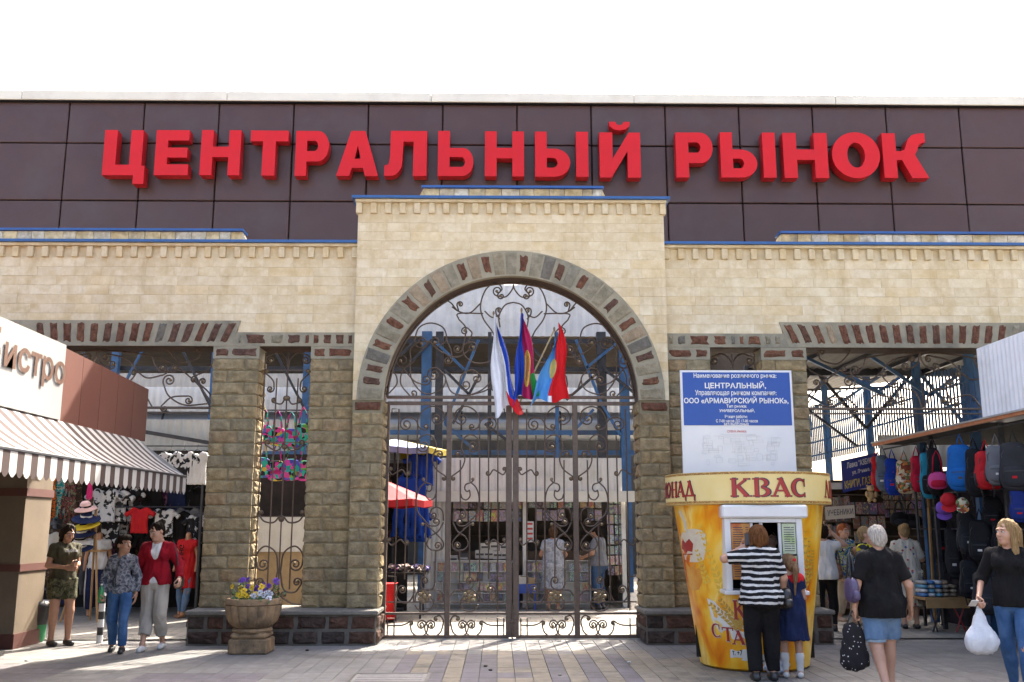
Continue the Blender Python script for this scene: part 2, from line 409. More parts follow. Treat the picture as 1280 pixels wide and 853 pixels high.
def paver_kind(i, j):
    x = (i + .5) * PW; y = (j + .5) * PL
    if -8 < i < 9:
        if y < 13.2: return PATT[(i + 7) % 16] if not (y < 12.2 and -2 < i < 1) else (2 if j % 2 else 1)
        if y < 13.7 and i % 3: return 2
    if y < 11.7 and -22 < i < -14: return 1
    if y < 12.3 and -38 < i < -26: return 1
    if y < 13.0 and 8 < i < 13: return 2
    return 0
cells = [(i, j) for j in range(25, 38) for i in range(-42, 42) if j * PL + PL < 15.0]
def inview(i, j): return abs((i + .5) * PW - CAM[0]) < .53 * ((j + .5) * PL) + .1 and j * PL + PL > 10.9
front = sorted([c for c in cells if inview(*c)], key=lambda c: (c[1], abs(c[0])))
protos = {}
rest = [MB(), MB(), MB()]; single = set(front[:300])
for (i, j) in cells + [(i, j) for j in range(8, 25) for i in range(-30, 30)]:
    k = paver_kind(i, j); ox = 0.
    dz = RN.uniform(-.0015, .001)
    if (i, j) in single:
        if k not in protos:
            protos[k] = o = _pb.build('paver', [m_paver, m_pink, m_cream][k], plaza)
        else: o = copyof(protos[k], plaza)
        o.location = (i * PW + ox, j * PL, dz)
    else:
        rest[k].add([(v[0] + i * PW + ox, v[1] + j * PL, v[2] + dz) for v in _pb.v], _pb.f)
for k in range(3):
    if rest[k].v: tag(rest[k].build('paver_field', [mat('paver_field_grey', (.182, .173, .162), (.138, .132, .123), 2.5, .8, .18, 90, dirt=(.083, .077, .070), dsc=1.2), m_pink, m_cream][k], plaza), kind='stuff')
hx, hy = gr(487, 848)
hatch = thing('manhole_cover', 'square steel cover set flush in the grey paving before the gate', 'manhole cover', (hx, hy, 0))
m_hatch = mat('cast_iron', (.16, .155, .15), (.22, .21, .2), 12, .6, .3, 70, metal=.4)
MB().box((hx - .4, hy - .3, -.02), (hx + .4, hy + .3, .006)).build('plate', m_hatch, hatch)
b = MB()
for (x0, y0, x1, y1) in ((-.44, -.34, .44, -.3), (-.44, .3, .44, .34), (-.44, -.3, -.4, .3), (.4, -.3, .44, .3)): b.box((hx + x0, hy + y0, -.02), (hx + x1, hy + y1, .01))
b.build('rim', mat('dark_steel', (.06, .06, .06), (.1, .09, .08), 20, .5, metal=.5), hatch)
b = MB()
for k in range(5): b.box((hx - .36, hy - .25 + k * .12, .006), (hx + .36, hy - .22 + k * .12, .009))
b.build('tread', m_hatch, hatch)
# ---------------------------------------------------------------- stone work
def stone(b, q, mp, dep, n=2, jit=0., bul=.03, rng=RN, inset=.7, edge=.0):
    """one stone filling the outline q (u, z corners); mp(u, d, z) lays it on its wall, d > 0 into the wall"""
    cx = sum(p[0] for p in q) / len(q); cz = sum(p[1] for p in q) / len(q); per = []
    L = len(q)
    for i in range(L):
        a, c = q[i], q[(i + 1) % L]
        for k in range(n):
            t = k / n; j = jit * rng.random() * (1. if n > 1 else 0); u = a[0] + (c[0] - a[0]) * t; z = a[1] + (c[1] - a[1]) * t
            per.append((u + (cx - u) * j, z + (cz - z) * j))
    N = len(per); vs = [mp(p[0], dep, p[1]) for p in per] + [mp(p[0], 0, p[1]) for p in per]
    if edge:
        w_ = max(p[0] for p in per) - min(p[0] for p in per); h_ = max(p[1] for p in per) - min(p[1] for p in per)
        vs += [mp(cx + (p[0] - cx) * (1 - 2 * edge / w_), -edge, cz + (p[1] - cz) * (1 - 2 * edge / h_)) for p in per]
        fs = [tuple(range(2 * N, 3 * N))]
    else:
        vs += [mp(cx + (p[0] - cx) * (inset + .12 * rng.uniform(-1, 1)), -bul * rng.uniform(.45, 1.25), cz + (p[1] - cz) * (inset + .12 * rng.uniform(-1, 1))) for p in per]
        vs.append(mp(cx, -bul * rng.uniform(.7, 1.2), cz)); fs = [(2 * N + i, 2 * N + (i + 1) % N, 3 * N) for i in range(N)]
    for l in (0, N):
        for i in range(N): fs.append((l + i, l + (i + 1) % N, l + N + (i + 1) % N, l + N + i))
    return b.add(vs, fs)
lime_cols = [(.64, .545, .375), (.66, .565, .395), (.65, .56, .4), (.62, .53, .37), (.665, .555, .365), (.675, .59, .425), (.64, .55, .385), (.66, .575, .405)]
m_lime = mat('limestone', (0, 0, 0), (.84, .79, .7), 5., .85, .12, 45, ramp=lime_cols, dirt=(.5, .38, .21), dsc=2.6, stain=(.8, .75, .67))
m_limem = mat('limestone_joint', (.638, .549, .370), (.594, .504, .336), 10, .9, .2, 60)
m_sand = mat('sandstone', (0, 0, 0), (.6, .58, .55), 9., .9, .7, 26, ramp=[(0.300, 0.235, 0.132), (0.326, 0.251, 0.141), (0.275, 0.218, 0.127), (0.339, 0.257, 0.136), (0.307, 0.229, 0.122), (0.287, 0.235, 0.141), (0.319, 0.246, 0.141), (0.332, 0.249, 0.130), (0.300, 0.240, 0.141), (0.312, 0.223, 0.123)], dirt=(.13, .105, .07), dsc=4., stain=(.78, .76, .74))
m_sandm = mat('sandstone_joint', (.235, .204, .132), (.190, .166, .108), 10, .95, .35, 60)
m_cem = mat('grey_cement', (.25, .225, .16), (.3, .27, .195), 6, .92, .4, 40, dirt=(.14, .13, .105))
m_red = mat('red_stone', (0, 0, 0), (.5, .48, .46), 14., .9, .9, 30, ramp=[(.17, .08, .05), (.155, .072, .046), (.14, .075, .052), (.19, .092, .056), (.13, .075, .056)])
m_grey = mat('grey_stone', (0, 0, 0), (.65, .64, .62), 9., .9, .6, 30, ramp=[(.25, .22, .155), (.28, .24, .165), (.31, .24, .16), (.23, .21, .16), (.16, .145, .12), (.27, .24, .175)])
m_plin = mat('plinth_stone', (0, 0, 0), (.55, .52, .5), 10., .9, .8, 30, ramp=[(.085, .05, .036), (.07, .045, .036), (.1, .055, .038), (.075, .055, .045), (.06, .045, .038)])
m_plinm = mat('plinth_cement', (.095, .085, .07), (.13, .115, .095), 8, .95, .5, 40)
m_blue = mat('blue_sheet_metal', (.016, .075, .22), (.02, .09, .26), 5, .4, .05, rvar=.1)
m_soff = mat('brown_soffit', (.055, .036, .026), (.075, .05, .037), 5, .75, .1)
YP, YW, YB = 14.5, 14.65, 15.1; XP = 2.39; ZC = 3.515; RI, RO = 1.93, 2.33; ZL = 4.36; XO = 4.56; XEND = 8.9; ZPL = .475; XIN = 1.93
portal = thing('stone_gateway', 'tall cream stone gateway with round arch over the iron gates', 'gateway', (0, YP, 0))
wingL = thing('stone_wing_wall', 'lower cream stone wall on rough pillars left of the arch', 'wall', (-5, YW, 0))
wingR = thing('stone_wing_wall', 'lower cream stone wall on rough pillars right of the arch, behind the kvass kiosk', 'wall', (5, YW, 0))
def fr(Y): return lambda u, d, z: (u, Y + d, z)
def one(q, mp, name, m, parent, **k):
    b = MB(); stone(b, q, mp, **k); return b.build(name, m, parent)
def rect(x0, x1, z0, z1, g=.004): return [(x0 + g, z0 + g), (x1 - g, z0 + g), (x1 - g, z1 - g), (x0 + g, z1 - g)]
def course(x0, x1, lo, hi, rng):
    out = [x0]
    while x1 - out[-1] > hi * 1.25: out.append(out[-1] + rng.uniform(lo, hi))
    if x1 - out[-1] > hi: out.append((x1 + out[-1]) / 2)
    return list(zip(out, out[1:] + [x1]))
# --- central gateway: limestone courses round the arch
NZ = 20; z0p, z1p = 3.515, 6.44; hz = (z1p - z0p) / NZ
for r in range(NZ):
    za, zb = z0p + r * hz, z0p + (r + 1) * hz
    xi = math.sqrt(max(0, (RI + .12) ** 2 - (za - ZC) ** 2)) if za < ZC + RI + .12 else 0
    spans = [(-XP, -xi), (xi, XP)] if xi > .05 else [(-XP, XP)]
    for (a, c) in spans:
        for (p, q_) in course(a, c, .3, .66, RN): one(rect(p, q_, za, zb, .0007), fr(YP + RN.uniform(-.002, .002)), 'limestone_block', m_lime, portal, dep=.07, n=1, edge=.0018)
b = MB()        # core of the gateway with the arched opening cut out
out = [(-XP + .01, ZPL), (-XP + .01, 6.66), (XP - .01, 6.66), (XP - .01, ZPL), (XIN + .05, ZPL)] + [((RI + .05) * cos(t), ZC + (RI + .05) * sin(t)) for t in np.linspace(0, pi, 41)] + [(-XIN - .05, ZPL)]
b.prism(out[::-1], YP + .012, YB); b.build('core', m_limem, portal)
b = MB()
b.sheet(lambda u, v: ((RI + .02) * cos(pi * u), YP + .05 + (YB - YP - .05) * v, ZC + (RI + .02) * sin(pi * u)), 48, 1)
b.build('arch_soffit', m_soff, portal, smooth=True)
# ring of the arch
b = MB(); ri, ro = RI, RO
pts = [((ro) * cos(t), ZC + ro * sin(t)) for t in np.linspace(0, pi, 49)] + [(ri * cos(t), ZC + ri * sin(t)) for t in np.linspace(pi, 0, 49)]
b.prism(pts, YP - .02, YP + .09); b.build('arch_ring', m_cem, portal)
NV = 35; redset = {3: 0, 6: 0, 8: 0, 11: 0, 13: 0, 16: 0, 19: 0, 21: 0, 24: 0, 26: 0, 28: 0, 30: 0, 32: 0, 33: 0, 1: 0}
for k in range(NV):
    t0, t1 = pi * (k + .06) / NV, pi * (k + .94) / NV; red = k in redset
    g = .055 if red else .018
    r0, r1 = RI + g, RO - g
    if red: d = (t1 - t0) * .13; t0 += d; t1 -= d
    q = [(r0 * cos(t1), ZC + r0 * sin(t1)), (r0 * cos(t0), ZC + r0 * sin(t0)), (r1 * cos(t0), ZC + r1 * sin(t0)), (r1 * cos(t1), ZC + r1 * sin(t1))]
    one(q, fr(YP - .02), 'voussoir', m_red if red else m_grey, portal, dep=.03, n=3 if red else 2, jit=.32 if red else .05, bul=.022 if red else .012, inset=.75)
# jambs
NC = 16; zj0, zj1 = ZPL, 3.515
for sd in (-1, 1):
    for r in range(NC):
        za = zj0 + (zj1 - zj0) * r / NC; zb = zj0 + (zj1 - zj0) * (r + 1) / NC
        a, c = sorted((sd * XIN, sd * XP)); top = r == NC - 1
        m = a + (c - a) * (.35 if r % 2 else .62)
        for (p, q_) in ((a, m), (m, c)) if r % 3 else ((a, c),):
            red = top and (q_ - p) > .2
            one(rect(p, q_, za, zb, .03 if red else .006), fr(YP), 'jamb_stone', m_red if red else m_sand, portal, dep=.1, n=2, jit=.12 if red else .03, bul=.018)
        mpx = (lambda u, d, z: (XIN - .0 + d, u, z)) if sd > 0 else (lambda u, d, z: (-XIN - d, u, z))
        b = MB(); stone(b, rect(YP + .04, YB, za, zb, .006) if sd < 0 else [(p[0], p[1]) for p in rect(YP + .04, YB, za, zb, .006)][::-1], mpx, .04, n=2, jit=.03, bul=.03); b.build('jamb_stone', m_sand, portal)
    a, c = sorted((sd * (XIN + .01), sd * (XP - .008)))
    MB().box((a, YP + .008, ZPL - .1), (c, YB, zj1)).build('jamb_core', m_sandm, portal)
# dentils, coping, blue cap, set-back parapet
dp = MB().bbox((-.047, -.05, -.1), (.047, .02, .1), .006).build('dentil', m_lime, portal); dp0 = True
def cornice(par, x0, x1, ztop, Y, px0, px1, pz, slant0=True, slant1=True):
    global dp0
    n = int(round((x1 - x0) / .2325)); st = (x1 - x0 - .094) / n
    for i in range(n + 1):
        if dp0: o = dp; dp0 = False
        else: o = copyof(dp, par, world=True)
        o.location = (x0 + .047 + i * st, Y, ztop - .155)
        o.scale = (1, 1, .86 + .0 * i)
    MB().bbox((x0 - .01, Y - .075, ztop - .065), (x1 + .01, Y + .1, ztop - .018), .006).build('corbel_course', m_lime, par)
    for (p, q_) in course(x0, x1, .35, .6, RN): one(rect(p, q_, ztop - .245, ztop - .07, .002), fr(Y + .012), 'limestone_block', m_lime, par, dep=.05, n=1, edge=.003)
    MB().box((x0 - .06, Y - .13, ztop - .018), (x1 + .06, YB + .05, ztop + .022)).build('blue_cap', m_blue, par)
    # parapet standing behind the cap
    for (p, q_) in course(px0, px1, .2, .3, RN):
        zt = pz
        q = rect(p, q_, ztop + .022, zt, .003)
        one(q, fr(Y + .5), 'parapet_stone', m_parst, par, dep=.2, n=1, edge=.005)
    sl = .16
    for (e, x, s_) in ((slant0, px0, -1), (slant1, px1, 1)):
        if e:
            q = [(x, ztop + .022), (x + s_ * sl, ztop + .022), (x, pz)]
            if s_ < 0: q = [(x - sl, ztop + .022), (x, ztop + .022), (x, pz)]
            MB().prism(q, Y + .5, Y + .69).build('parapet_stone', m_parst, par)
    MB().box((px0 - .03, Y + .44, pz), (px1 + .03, Y + .74, pz + .035)).build('parapet_cap', m_blue, par)
m_parst = mat('weathered_limestone', (0, 0, 0), (.6, .55, .46), 6., .9, .3, 40, ramp=[(.75, .58, .32), (.78, .64, .42), (.72, .53, .27), (.78, .62, .36), (.8, .7, .52)], dirt=(.24, .18, .11), dsc=3.2)
cornice(portal, -XP - .03, XP + .03, 6.68, YP, -1.42, 1.48, 7.04)
# --- wings
for sd, par in ((-1, wingL), (1, wingR)):
    S = (lambda x: (sd * x))
    def R2(xa, xb, za, zb, g=.004): a, c = sorted((sd * xa, sd * xb)); return rect(a, c, za, zb, g)
    # limestone field
    nz = 8; za0, za1 = 4.575, 5.76; h = (za1 - za0) / nz
    for r in range(nz):
        za, zb = za0 + r * h, za0 + (r + 1) * h
        xs, xe = XP, XEND
        if zb < 4.76: xe = 4.2
        for (p, q_) in course(xs, xe, .32, .7, RN): one(R2(p, q_, za, zb, .0007), fr(YW + RN.uniform(-.002, .002)), 'limestone_block', m_lime, par, dep=.06, n=1, edge=.0018)
    a, c = sorted((sd * (XP - .02), sd * XEND)); MB().box((a, YW + .012, ZL + .004), (c, YB - .004, 5.97)).build('core', m_limem, par)
    px0, px1 = (-XEND, -4.36) if sd < 0 else (4.42, XEND)
    cornice(par, *sorted((sd * (XP + .0), sd * XEND)), 6.0, YW, px0, px1, 6.34, sd > 0, sd < 0)
    # flat arch over the wide opening: fan of red stones in cement
    xc = 6.45; zb_, zt_ = ZL, 4.757
    b = MB(); q = [(4.3, ZL + .0), (XEND, ZL), (XEND, zt_), (4.16, zt_), (4.22, 4.575)]; q = [(sd * x, z) for x, z in q]
    if sd < 0: q = q[::-1]
    b.prism(q, YW - .015, YW + .08); b.build('lintel_bed', m_cem, par)
    n = 22; w0 = (XEND - .15 - 4.25) / n
    for i in range(n):
        x = 4.25 + w0 * (i + .5); lean = (x - xc) / 2.3 * .075
        q = [(x - .062 - lean, zb_ + .05), (x + .06 - lean, zb_ + .05), (x + .062 + lean, zt_ - .03), (x - .06 + lean, zt_ - .03)]
        if i == 15 and sd < 0: continue
        q = [(sd * u, z) for u, z in q]; q = q if sd > 0 else q[::-1]
        one(q, fr(YW - .015), 'lintel_stone', m_grey if RN.random() < .1 else m_red, par, dep=.02, n=4, jit=.2, bul=.02, inset=.75)
    # small band over the narrow window
    a, c = sorted((sd * XP, sd * 4.3)); MB().box((a, YW - .012, ZL), (c, YW + .08, 4.575)).build('lintel_bed', m_cem, par)
    x = XP + .03
    while x < 4.15:
        ww = RN.choice((.16, .34, .12, .24, .1)); ww = min(ww, 4.2 - x)
        one(R2(x + .02, x + ww - .01, ZL + .035, 4.575 - .03), fr(YW - .012), 'lintel_stone', m_grey if RN.random() < .3 else m_red, par, dep=.02, n=3, jit=.28, bul=.018); x += ww + .03
    # pillars
    for (xa, xb) in ((XP, 3.07), (3.86, XO)):
        a, c = sorted((sd * (xa + .02), sd * (xb - .02))); MB().box((a, YW + .01, ZPL - .1), (c, YB - .02, ZL - .003)).build('pillar_core', m_sandm, par)
        n = 20; z1_ = 4.165; h = (z1_ - ZPL) / n
        for r in range(n):
            za, zb = ZPL + r * h, ZPL + (r + 1) * h
            m = xa + (xb - xa) * (RN.choice((.38, .3, .45)) if r % 2 else RN.choice((.62, .55, .68)))
            for (p, q_) in ((xa, m), (m, xb)): one(R2(p, q_, za, zb, .005), fr(YW), 'rustic_stone', m_sand, par, dep=.1, n=2, jit=.03, bul=.017)
            for (xx, dr) in ((xa, -1), (xb, 1)):          # the sides of the pillar
                if xx == XP: continue
                face = sd * dr; X0 = sd * xx
                mp = (lambda u, d, z, X0=X0, face=face: (X0 - face * d, u, z)); q = rect(YW + .05, YB, za, zb, .005)
                b = MB(); stone(b, q if face > 0 else q[::-1], mp, .03, n=2, jit=.03, bul=.03); b.build('rustic_stone', m_sand, par)
        a, c = sorted((sd * xa, sd * xb)); MB().box((a, YW - .008, z1_), (c, YB - .01, ZL - .002)).build('capital_bed', m_cem, par)
        m = xa + (xb - xa) * .6
        for (p, q_) in ((xa + .03, m), (m + .04, xb - .03)): one(R2(p, q_, z1_ + .03, ZL - .03), fr(YW - .008), 'capital_stone', m_red, par, dep=.02, n=3, jit=.3, bul=.018)
    # soffits
    a, c = sorted((sd * 3.07, sd * 3.86)); MB().box((a, YW + .02, ZL - .014), (c, YB, ZL - .002)).build('soffit', m_soff, par)
    a, c = sorted((sd * XO, sd * XEND)); MB().box((a, YW + .02, ZL - .014), (c, YB, ZL - .002)).build('soffit', m_soff, par)
    # end pillar beyond the wide opening
    # plinth
    YQ = 14.14
    for (xa, xb) in ((1.9, 4.57),):
        a, c = sorted((sd * xa, sd * xb)); MB().box((a + .01, YQ + .02, -.05), (c - .01, YB + .05, ZPL - .06)).build('plinth_bed', m_plinm, par)
        MB().bbox((a - .02, YQ - .03, ZPL - .06), (c + .02, YB + .05, ZPL), .012).build('plinth_ledge', mat('ledge_stone', (.12, .11, .095), (.17, .155, .13), 8, .85, .3, 40), par)
        for r in range(2):
            za, zb = r * .205, (r + 1) * .205
            for (p, q_) in course(xa, xb, .26, .48, RN): one(R2(p + .02, q_ - .02, za + .02, zb - .015, 0), fr(YQ + .02), 'plinth_stone', m_plin, par, dep=.03, n=3, jit=.1, bul=.03)
            for (X0, face) in ((sd * xa, -sd), (sd * xb, sd)):
                mp = (lambda u, d, z, X0=X0, face=face: (X0 - face * d, u, z))
                for k in range(2):
                    q = rect(YQ + .04 + k * .45, YQ + .46 + k * .45, za + .02, zb - .015, .01); b = MB(); stone(b, q if face > 0 else q[::-1], mp, .03, n=2, jit=.1, bul=.025); b.build('plinth_stone', m_plin, par)
    # threshold under the gate side
gx = MB().box((-1.95, 14.82, -.03), (1.95, 14.98, .012)).build('threshold', mat('threshold_stone', (.33, .31, .27), (.27, .25, .22), 8, .8, .2, 50), portal)
# a pillar closing each wide opening at its outer side, mostly hidden by the stalls
for sd, par in ((-1, wingL), (1, wingR)):
    a, c = sorted((sd * 8.3, sd * XEND)); MB().box((a, YW + .01, 0), (c, YB - .02, ZL - .003)).build('pillar_core', m_sandm, par)
    for r in range(22):
        za, zb = r * .198, (r + 1) * .198; one(rect(a, c, za, zb, .005), fr(YW), 'rustic_stone', m_sand, par, dep=.1, n=2, jit=.03, bul=.017)
# ---------------------------------------------------------------- dark clad facade and its red letters
YF = 17.5
fac = thing('market_facade', 'dark brown panel-clad facade above the stone wall, with pale top fascia', 'facade', (0, YF, 0))
def clad():
    m = mat('brown_cladding', (.066, .034, .03), (.074, .04, .035), 1.2, .36, .03, 30, rvar=.06, dirt=(.075, .05, .046), dsc=.8, spec=.32); return m
m_clad = clad(); m_gap = mat('cladding_joint', (.008, .007, .007), (.012, .01, .01), 10, .8)
x0 = -8.424 - 1.429 * 3; rows = ((6.6, 7.665), (7.665, 8.805), (8.805, 9.64))
pp = {}
MB().box((x0, YF + .03, 6.6), (x0 + 1.429 * 18, YF + .35, 9.66)).build('backing', m_gap, fac)
for r, (za, zb) in enumerate(rows):
    for k in range(18):
        if r not in pp: o = pp[r] = MB().bbox((.011, -.02, .011), (1.418, .03, zb - za - .011), .012).build('cladding_panel', m_clad, fac)
        else: o = copyof(pp[r], fac)
        o.location = (x0 + 1.429 * k, YF, za); o.rotation_euler = (rad(RN.uniform(-.25, .25)), 0, rad(RN.uniform(-.2, .2)))
m_fasc = mat('pale_fascia', (.62, .58, .48), (.66, .62, .52), 1.5, .6, .03, dirt=(.55, .5, .41))
capo = None; L = 3.9
for k in range(7):
    if capo is None: o = capo = MB().bbox((.004, -.13, 0), (L - .004, .4, .185), .008).build('fascia_panel', m_fasc, fac)
    else: o = copyof(capo, fac)
    o.location = (-13.2 + k * L, YF, 9.64 if True else 0)
MB().box((-13.2, YF - .1, 9.615), (14.1, YF + .3, 9.638)).build('fascia_soffit', m_gap, fac)
for x in (-2.95, 2.95, -8.6, 8.6): MB().box((x - .09, YF + .06, 0), (x + .09, YF + .24, 6.62)).build('steel_post', mat('blue_steel', (.02, .075, .17), (.03, .1, .22), 6, .45, .08, dirt=(.04, .04, .045)), fac)
# letters: unit outlines (x 0-1, z 0-1), heavy wide grotesque
def arc(cx, cz, rx, rz, a0, a1, n=14): return [(cx + rx * cos(rad(a0 + (a1 - a0) * i / n)), cz + rz * sin(rad(a0 + (a1 - a0) * i / n))) for i in range(n + 1)]
def L_N(w_): t = .3 * w_; return [[(0, 0), (t, 0), (t, .4), (w_ - t, .4), (w_ - t, 0), (w_, 0), (w_, 1), (w_ - t, 1), (w_ - t, .63), (t, .63), (t, 1), (0, 1)]], []
def soft(x0, x1, sw=.28):       # bowl of the soft sign
    return [(x0, 0)] + arc(x1 - .3, .31, .3, .31, -90, 90) + [(x0 + sw, .62), (x0 + sw, 1), (x0, 1)], [(x0 + sw, .2)] + arc(x1 - .33, .31, .09, .11, -90, 90) + [(x0 + sw, .42)]
LET = {
 'Ц': ([[(0, 0), (.74, 0), (.74, -.19), (1, -.19), (1, .21), (.92, .21), (.92, 1), (.63, 1), (.63, .23), (.3, .23), (.3, 1), (0, 1)]], []),
 'Е': ([[(0, 0), (1, 0), (1, .24), (.36, .24), (.36, .39), (.95, .39), (.95, .61), (.36, .61), (.36, .77), (.98, .77), (.98, 1), (0, 1)]], []),
 'Н': L_N(1.), 'Т': ([[(.33, 0), (.67, 0), (.67, .76), (1, .76), (1, 1), (0, 1), (0, .76), (.33, .76)]], []),
 'Р': ([[(0, 0), (.34, 0), (.34, .32)] + arc(.66, .66, .34, .34, -90, 90) + [(0, 1)]], [[(.34, .55)] + arc(.56, .665, .11, .115, -90, 90) + [(.34, .78)]]),
 'А': ([[(0, 0), (.31, 0), (.37, .18), (.63, .18), (.69, 0), (1, 0), (.67, 1), (.33, 1)]], [[(.43, .38), (.57, .38), (.5, .68)]]),
 'Л': ([[(0, 0), (.14, 0)] + arc(.14, .3, .28, .3, -80, 0, 6) + [(.44, .76), (.68, .76), (.68, 0), (1, 0), (1, 1), (.14, 1), (.13, .4), (.1, .25), (0, .23)]], []),
 'О': ([arc(.5, .5, .5, .515, 0, 360, 40)[:-1]], [arc(.5, .5, .185, .28, 0, 360, 28)[:-1]]),
 'К': ([[(0, 0), (.3, 0), (.3, .4), (.42, .4), (.62, 0), (1, 0), (.72, .52), (.78, .62), (.82, .74), (.9, .79), (.97, .79), (.97, 1), (.84, 1), (.68, .96), (.58, .86), (.5, .64), (.42, .6), (.3, .6), (.3, 1), (0, 1)]], []),
 'Й': ([[(0, 0), (.28, 0), (.68, .58), (.68, 0), (1, 0), (1, 1), (.72, 1), (.32, .42), (.32, 1), (0, 1)], [(.24, 1.24), (.26, 1.14), (.36, 1.07), (.5, 1.05), (.64, 1.07), (.74, 1.14), (.76, 1.24), (.6, 1.24), (.57, 1.18), (.5, 1.165), (.43, 1.18), (.4, 1.24)]], []),
}
_o, _h = soft(0, 1, .33); LET['Ь'] = ([_o], [_h])
_o, _h = soft(0, .66, .22); LET['Ы'] = ([_o, [(.77, 0), (1, 0), (1, 1), (.77, 1)]], [_h])
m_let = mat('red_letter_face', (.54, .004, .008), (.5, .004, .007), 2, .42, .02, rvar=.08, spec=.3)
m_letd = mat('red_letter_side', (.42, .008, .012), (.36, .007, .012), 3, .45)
spec = [('Ц', 127, 184, 163, 219, 1), ('Е', 192, 238, 163, 219, 1), ('Н', 249, 302, 163, 219, 1), ('Т', 311, 361, 163.5, 219.5, 1), ('Р', 368, 412, 164, 220, 1), ('А', 420, 474, 164, 220, 1), ('Л', 480, 534, 164, 220, 1), ('Ь', 547, 592, 164, 220, 1), ('Н', 606, 655, 164.5, 220.5, 2), ('Ы', 669, 735, 165, 221, 1), ('Й', 750, 800, 166, 222, 1),
        ('Р', 846, 890, 166, 222, 2), ('Ы', 902, 968, 166, 222, 2), ('Н', 981, 1033, 166.5, 222.5, 3), ('О', 1042, 1098, 166.5, 222, 1), ('К', 1106, 1157, 167, 222.5, 1)]
ORD = 'first second third fourth fifth sixth seventh eighth ninth tenth eleventh'.split()
YLf, YLb = 17.2, 17.42
for ch, xa, xb, yt, yb, k in spec:
    (Xa, Zb), (Xb, Zt) = at(xa, yb, YLf), at(xb, yt, YLf); outs, holes = LET[ch]; wz = .955
    if ch == 'Ц': Xb -= 0
    f = lambda p: (Xa + (Xb - Xa) * p[0], Zb + (Zt - Zb) * p[1])
    i_ = [q[1] for q in spec].index(xa); lf = xa < 820
    lab = 'red raised sign letter on the dark facade, %s letter of the %s-hand word' % (ORD[i_ if lf else i_ - 11], 'left' if lf else 'right')
    t = thing('sign_letter', lab, 'letter', ((Xa + Xb) / 2, YLb, Zb), group='red letters of the market sign')
    bf = MB(); bs = MB()
    for i, o in enumerate(outs):
        hs = [[f(p) for p in h] for h in holes] if i == 0 else []
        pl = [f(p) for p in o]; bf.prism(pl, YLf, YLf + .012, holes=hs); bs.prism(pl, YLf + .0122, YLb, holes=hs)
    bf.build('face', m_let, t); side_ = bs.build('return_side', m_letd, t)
    b = MB()
    for u in ({'Т': (.5,), 'Р': (.15,), 'А': (.15,), 'Л': (.85,), 'О': (.1,)}.get(ch, (.12, .85))): b.tube([(Xa + (Xb - Xa) * u, YLb - .01, Zb + .2), (Xa + (Xb - Xa) * u, YF - .01, Zb + .2)], .015, 5)
    b.build('stud', m_gap, side_)
# ---------------------------------------------------------------- market hall seen through the openings
m_white = mat('white_sheet_metal', (.62, .61, .58), (.56, .55, .52), 1.2, .5, .04, dirt=(.45, .43, .38))
m_wgrey = mat('grey_sheet_metal', (.22, .21, .2), (.27, .26, .24), 1.2, .5, .04)
m_bst = mat('blue_steel', (.02, .075, .17))
m_dks = mat('dark_frame_steel', (.012, .014, .018), (.03, .03, .035), 6, .5)
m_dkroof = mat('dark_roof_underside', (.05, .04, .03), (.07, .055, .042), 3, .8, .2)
def corr(b, x0, x1, z0, z1, Y, pitch=.22, amp=.025, top=None):
    """ribbed sheet facing the camera"""
    n = int((x1 - x0) / pitch) * 4; prof = (0, 0, amp, amp)
    vs = []; fs = []
    for i in range(n + 1):
        x = x0 + (x1 - x0) * i / n; y = Y - prof[i % 4]; vs += [(x, y, z0), (x, y, z1 if top is None else top(x))]
    for i in range(n): fs.append((2 * i, 2 * i + 2, 2 * i + 3, 2 * i + 1))
    return b.add(vs, fs)
hall = thing('market_hall', 'steel market hall with white ribbed fascia and blue columns behind the arch', 'building', (0, 26, 0))
corr(MB(), -16, 4.2, 6.75, 8.2, 26).build('ribbed_fascia', m_white, hall)
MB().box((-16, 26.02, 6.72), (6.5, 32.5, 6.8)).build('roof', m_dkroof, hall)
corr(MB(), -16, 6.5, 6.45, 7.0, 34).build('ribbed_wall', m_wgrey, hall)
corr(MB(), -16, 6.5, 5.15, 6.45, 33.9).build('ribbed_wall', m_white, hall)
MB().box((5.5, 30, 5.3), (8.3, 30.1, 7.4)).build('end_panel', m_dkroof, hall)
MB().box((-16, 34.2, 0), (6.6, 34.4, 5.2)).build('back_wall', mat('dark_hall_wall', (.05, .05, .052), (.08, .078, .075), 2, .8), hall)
b = MB(); b.tube([(-14, 28.6, 4.55), (9, 28.6, 4.55)], .42, 16); b.build('duct', mat('galvanised_duct', (.42, .43, .44), (.34, .35, .36), 3, .35, metal=.7), hall, smooth=True, sharp=40)
for i in range(7): b = MB(); b.tube([(-10 + i * 2.9, 28.6, 4.55), (-9.95 + i * 2.9, 28.6, 4.55)], .45, 16); b.build('duct_joint', m_dks, hall)
def bar(b, p, q, w=.06):
    b.tube([p, q], w * .7, 4); return b
for k, (px, m, w_) in enumerate(((533, m_bst, .13), (549, m_dks, .1), (752, m_dks, .12), (780, m_bst, .12), (612, m_dks, .05), (696, m_bst, .05))):
    Y = 25.2; X, _ = at(px, 480, Y); MB().box((X - w_, Y - w_, 0), (X + w_, Y + w_, 6.7)).build('column', m, hall)
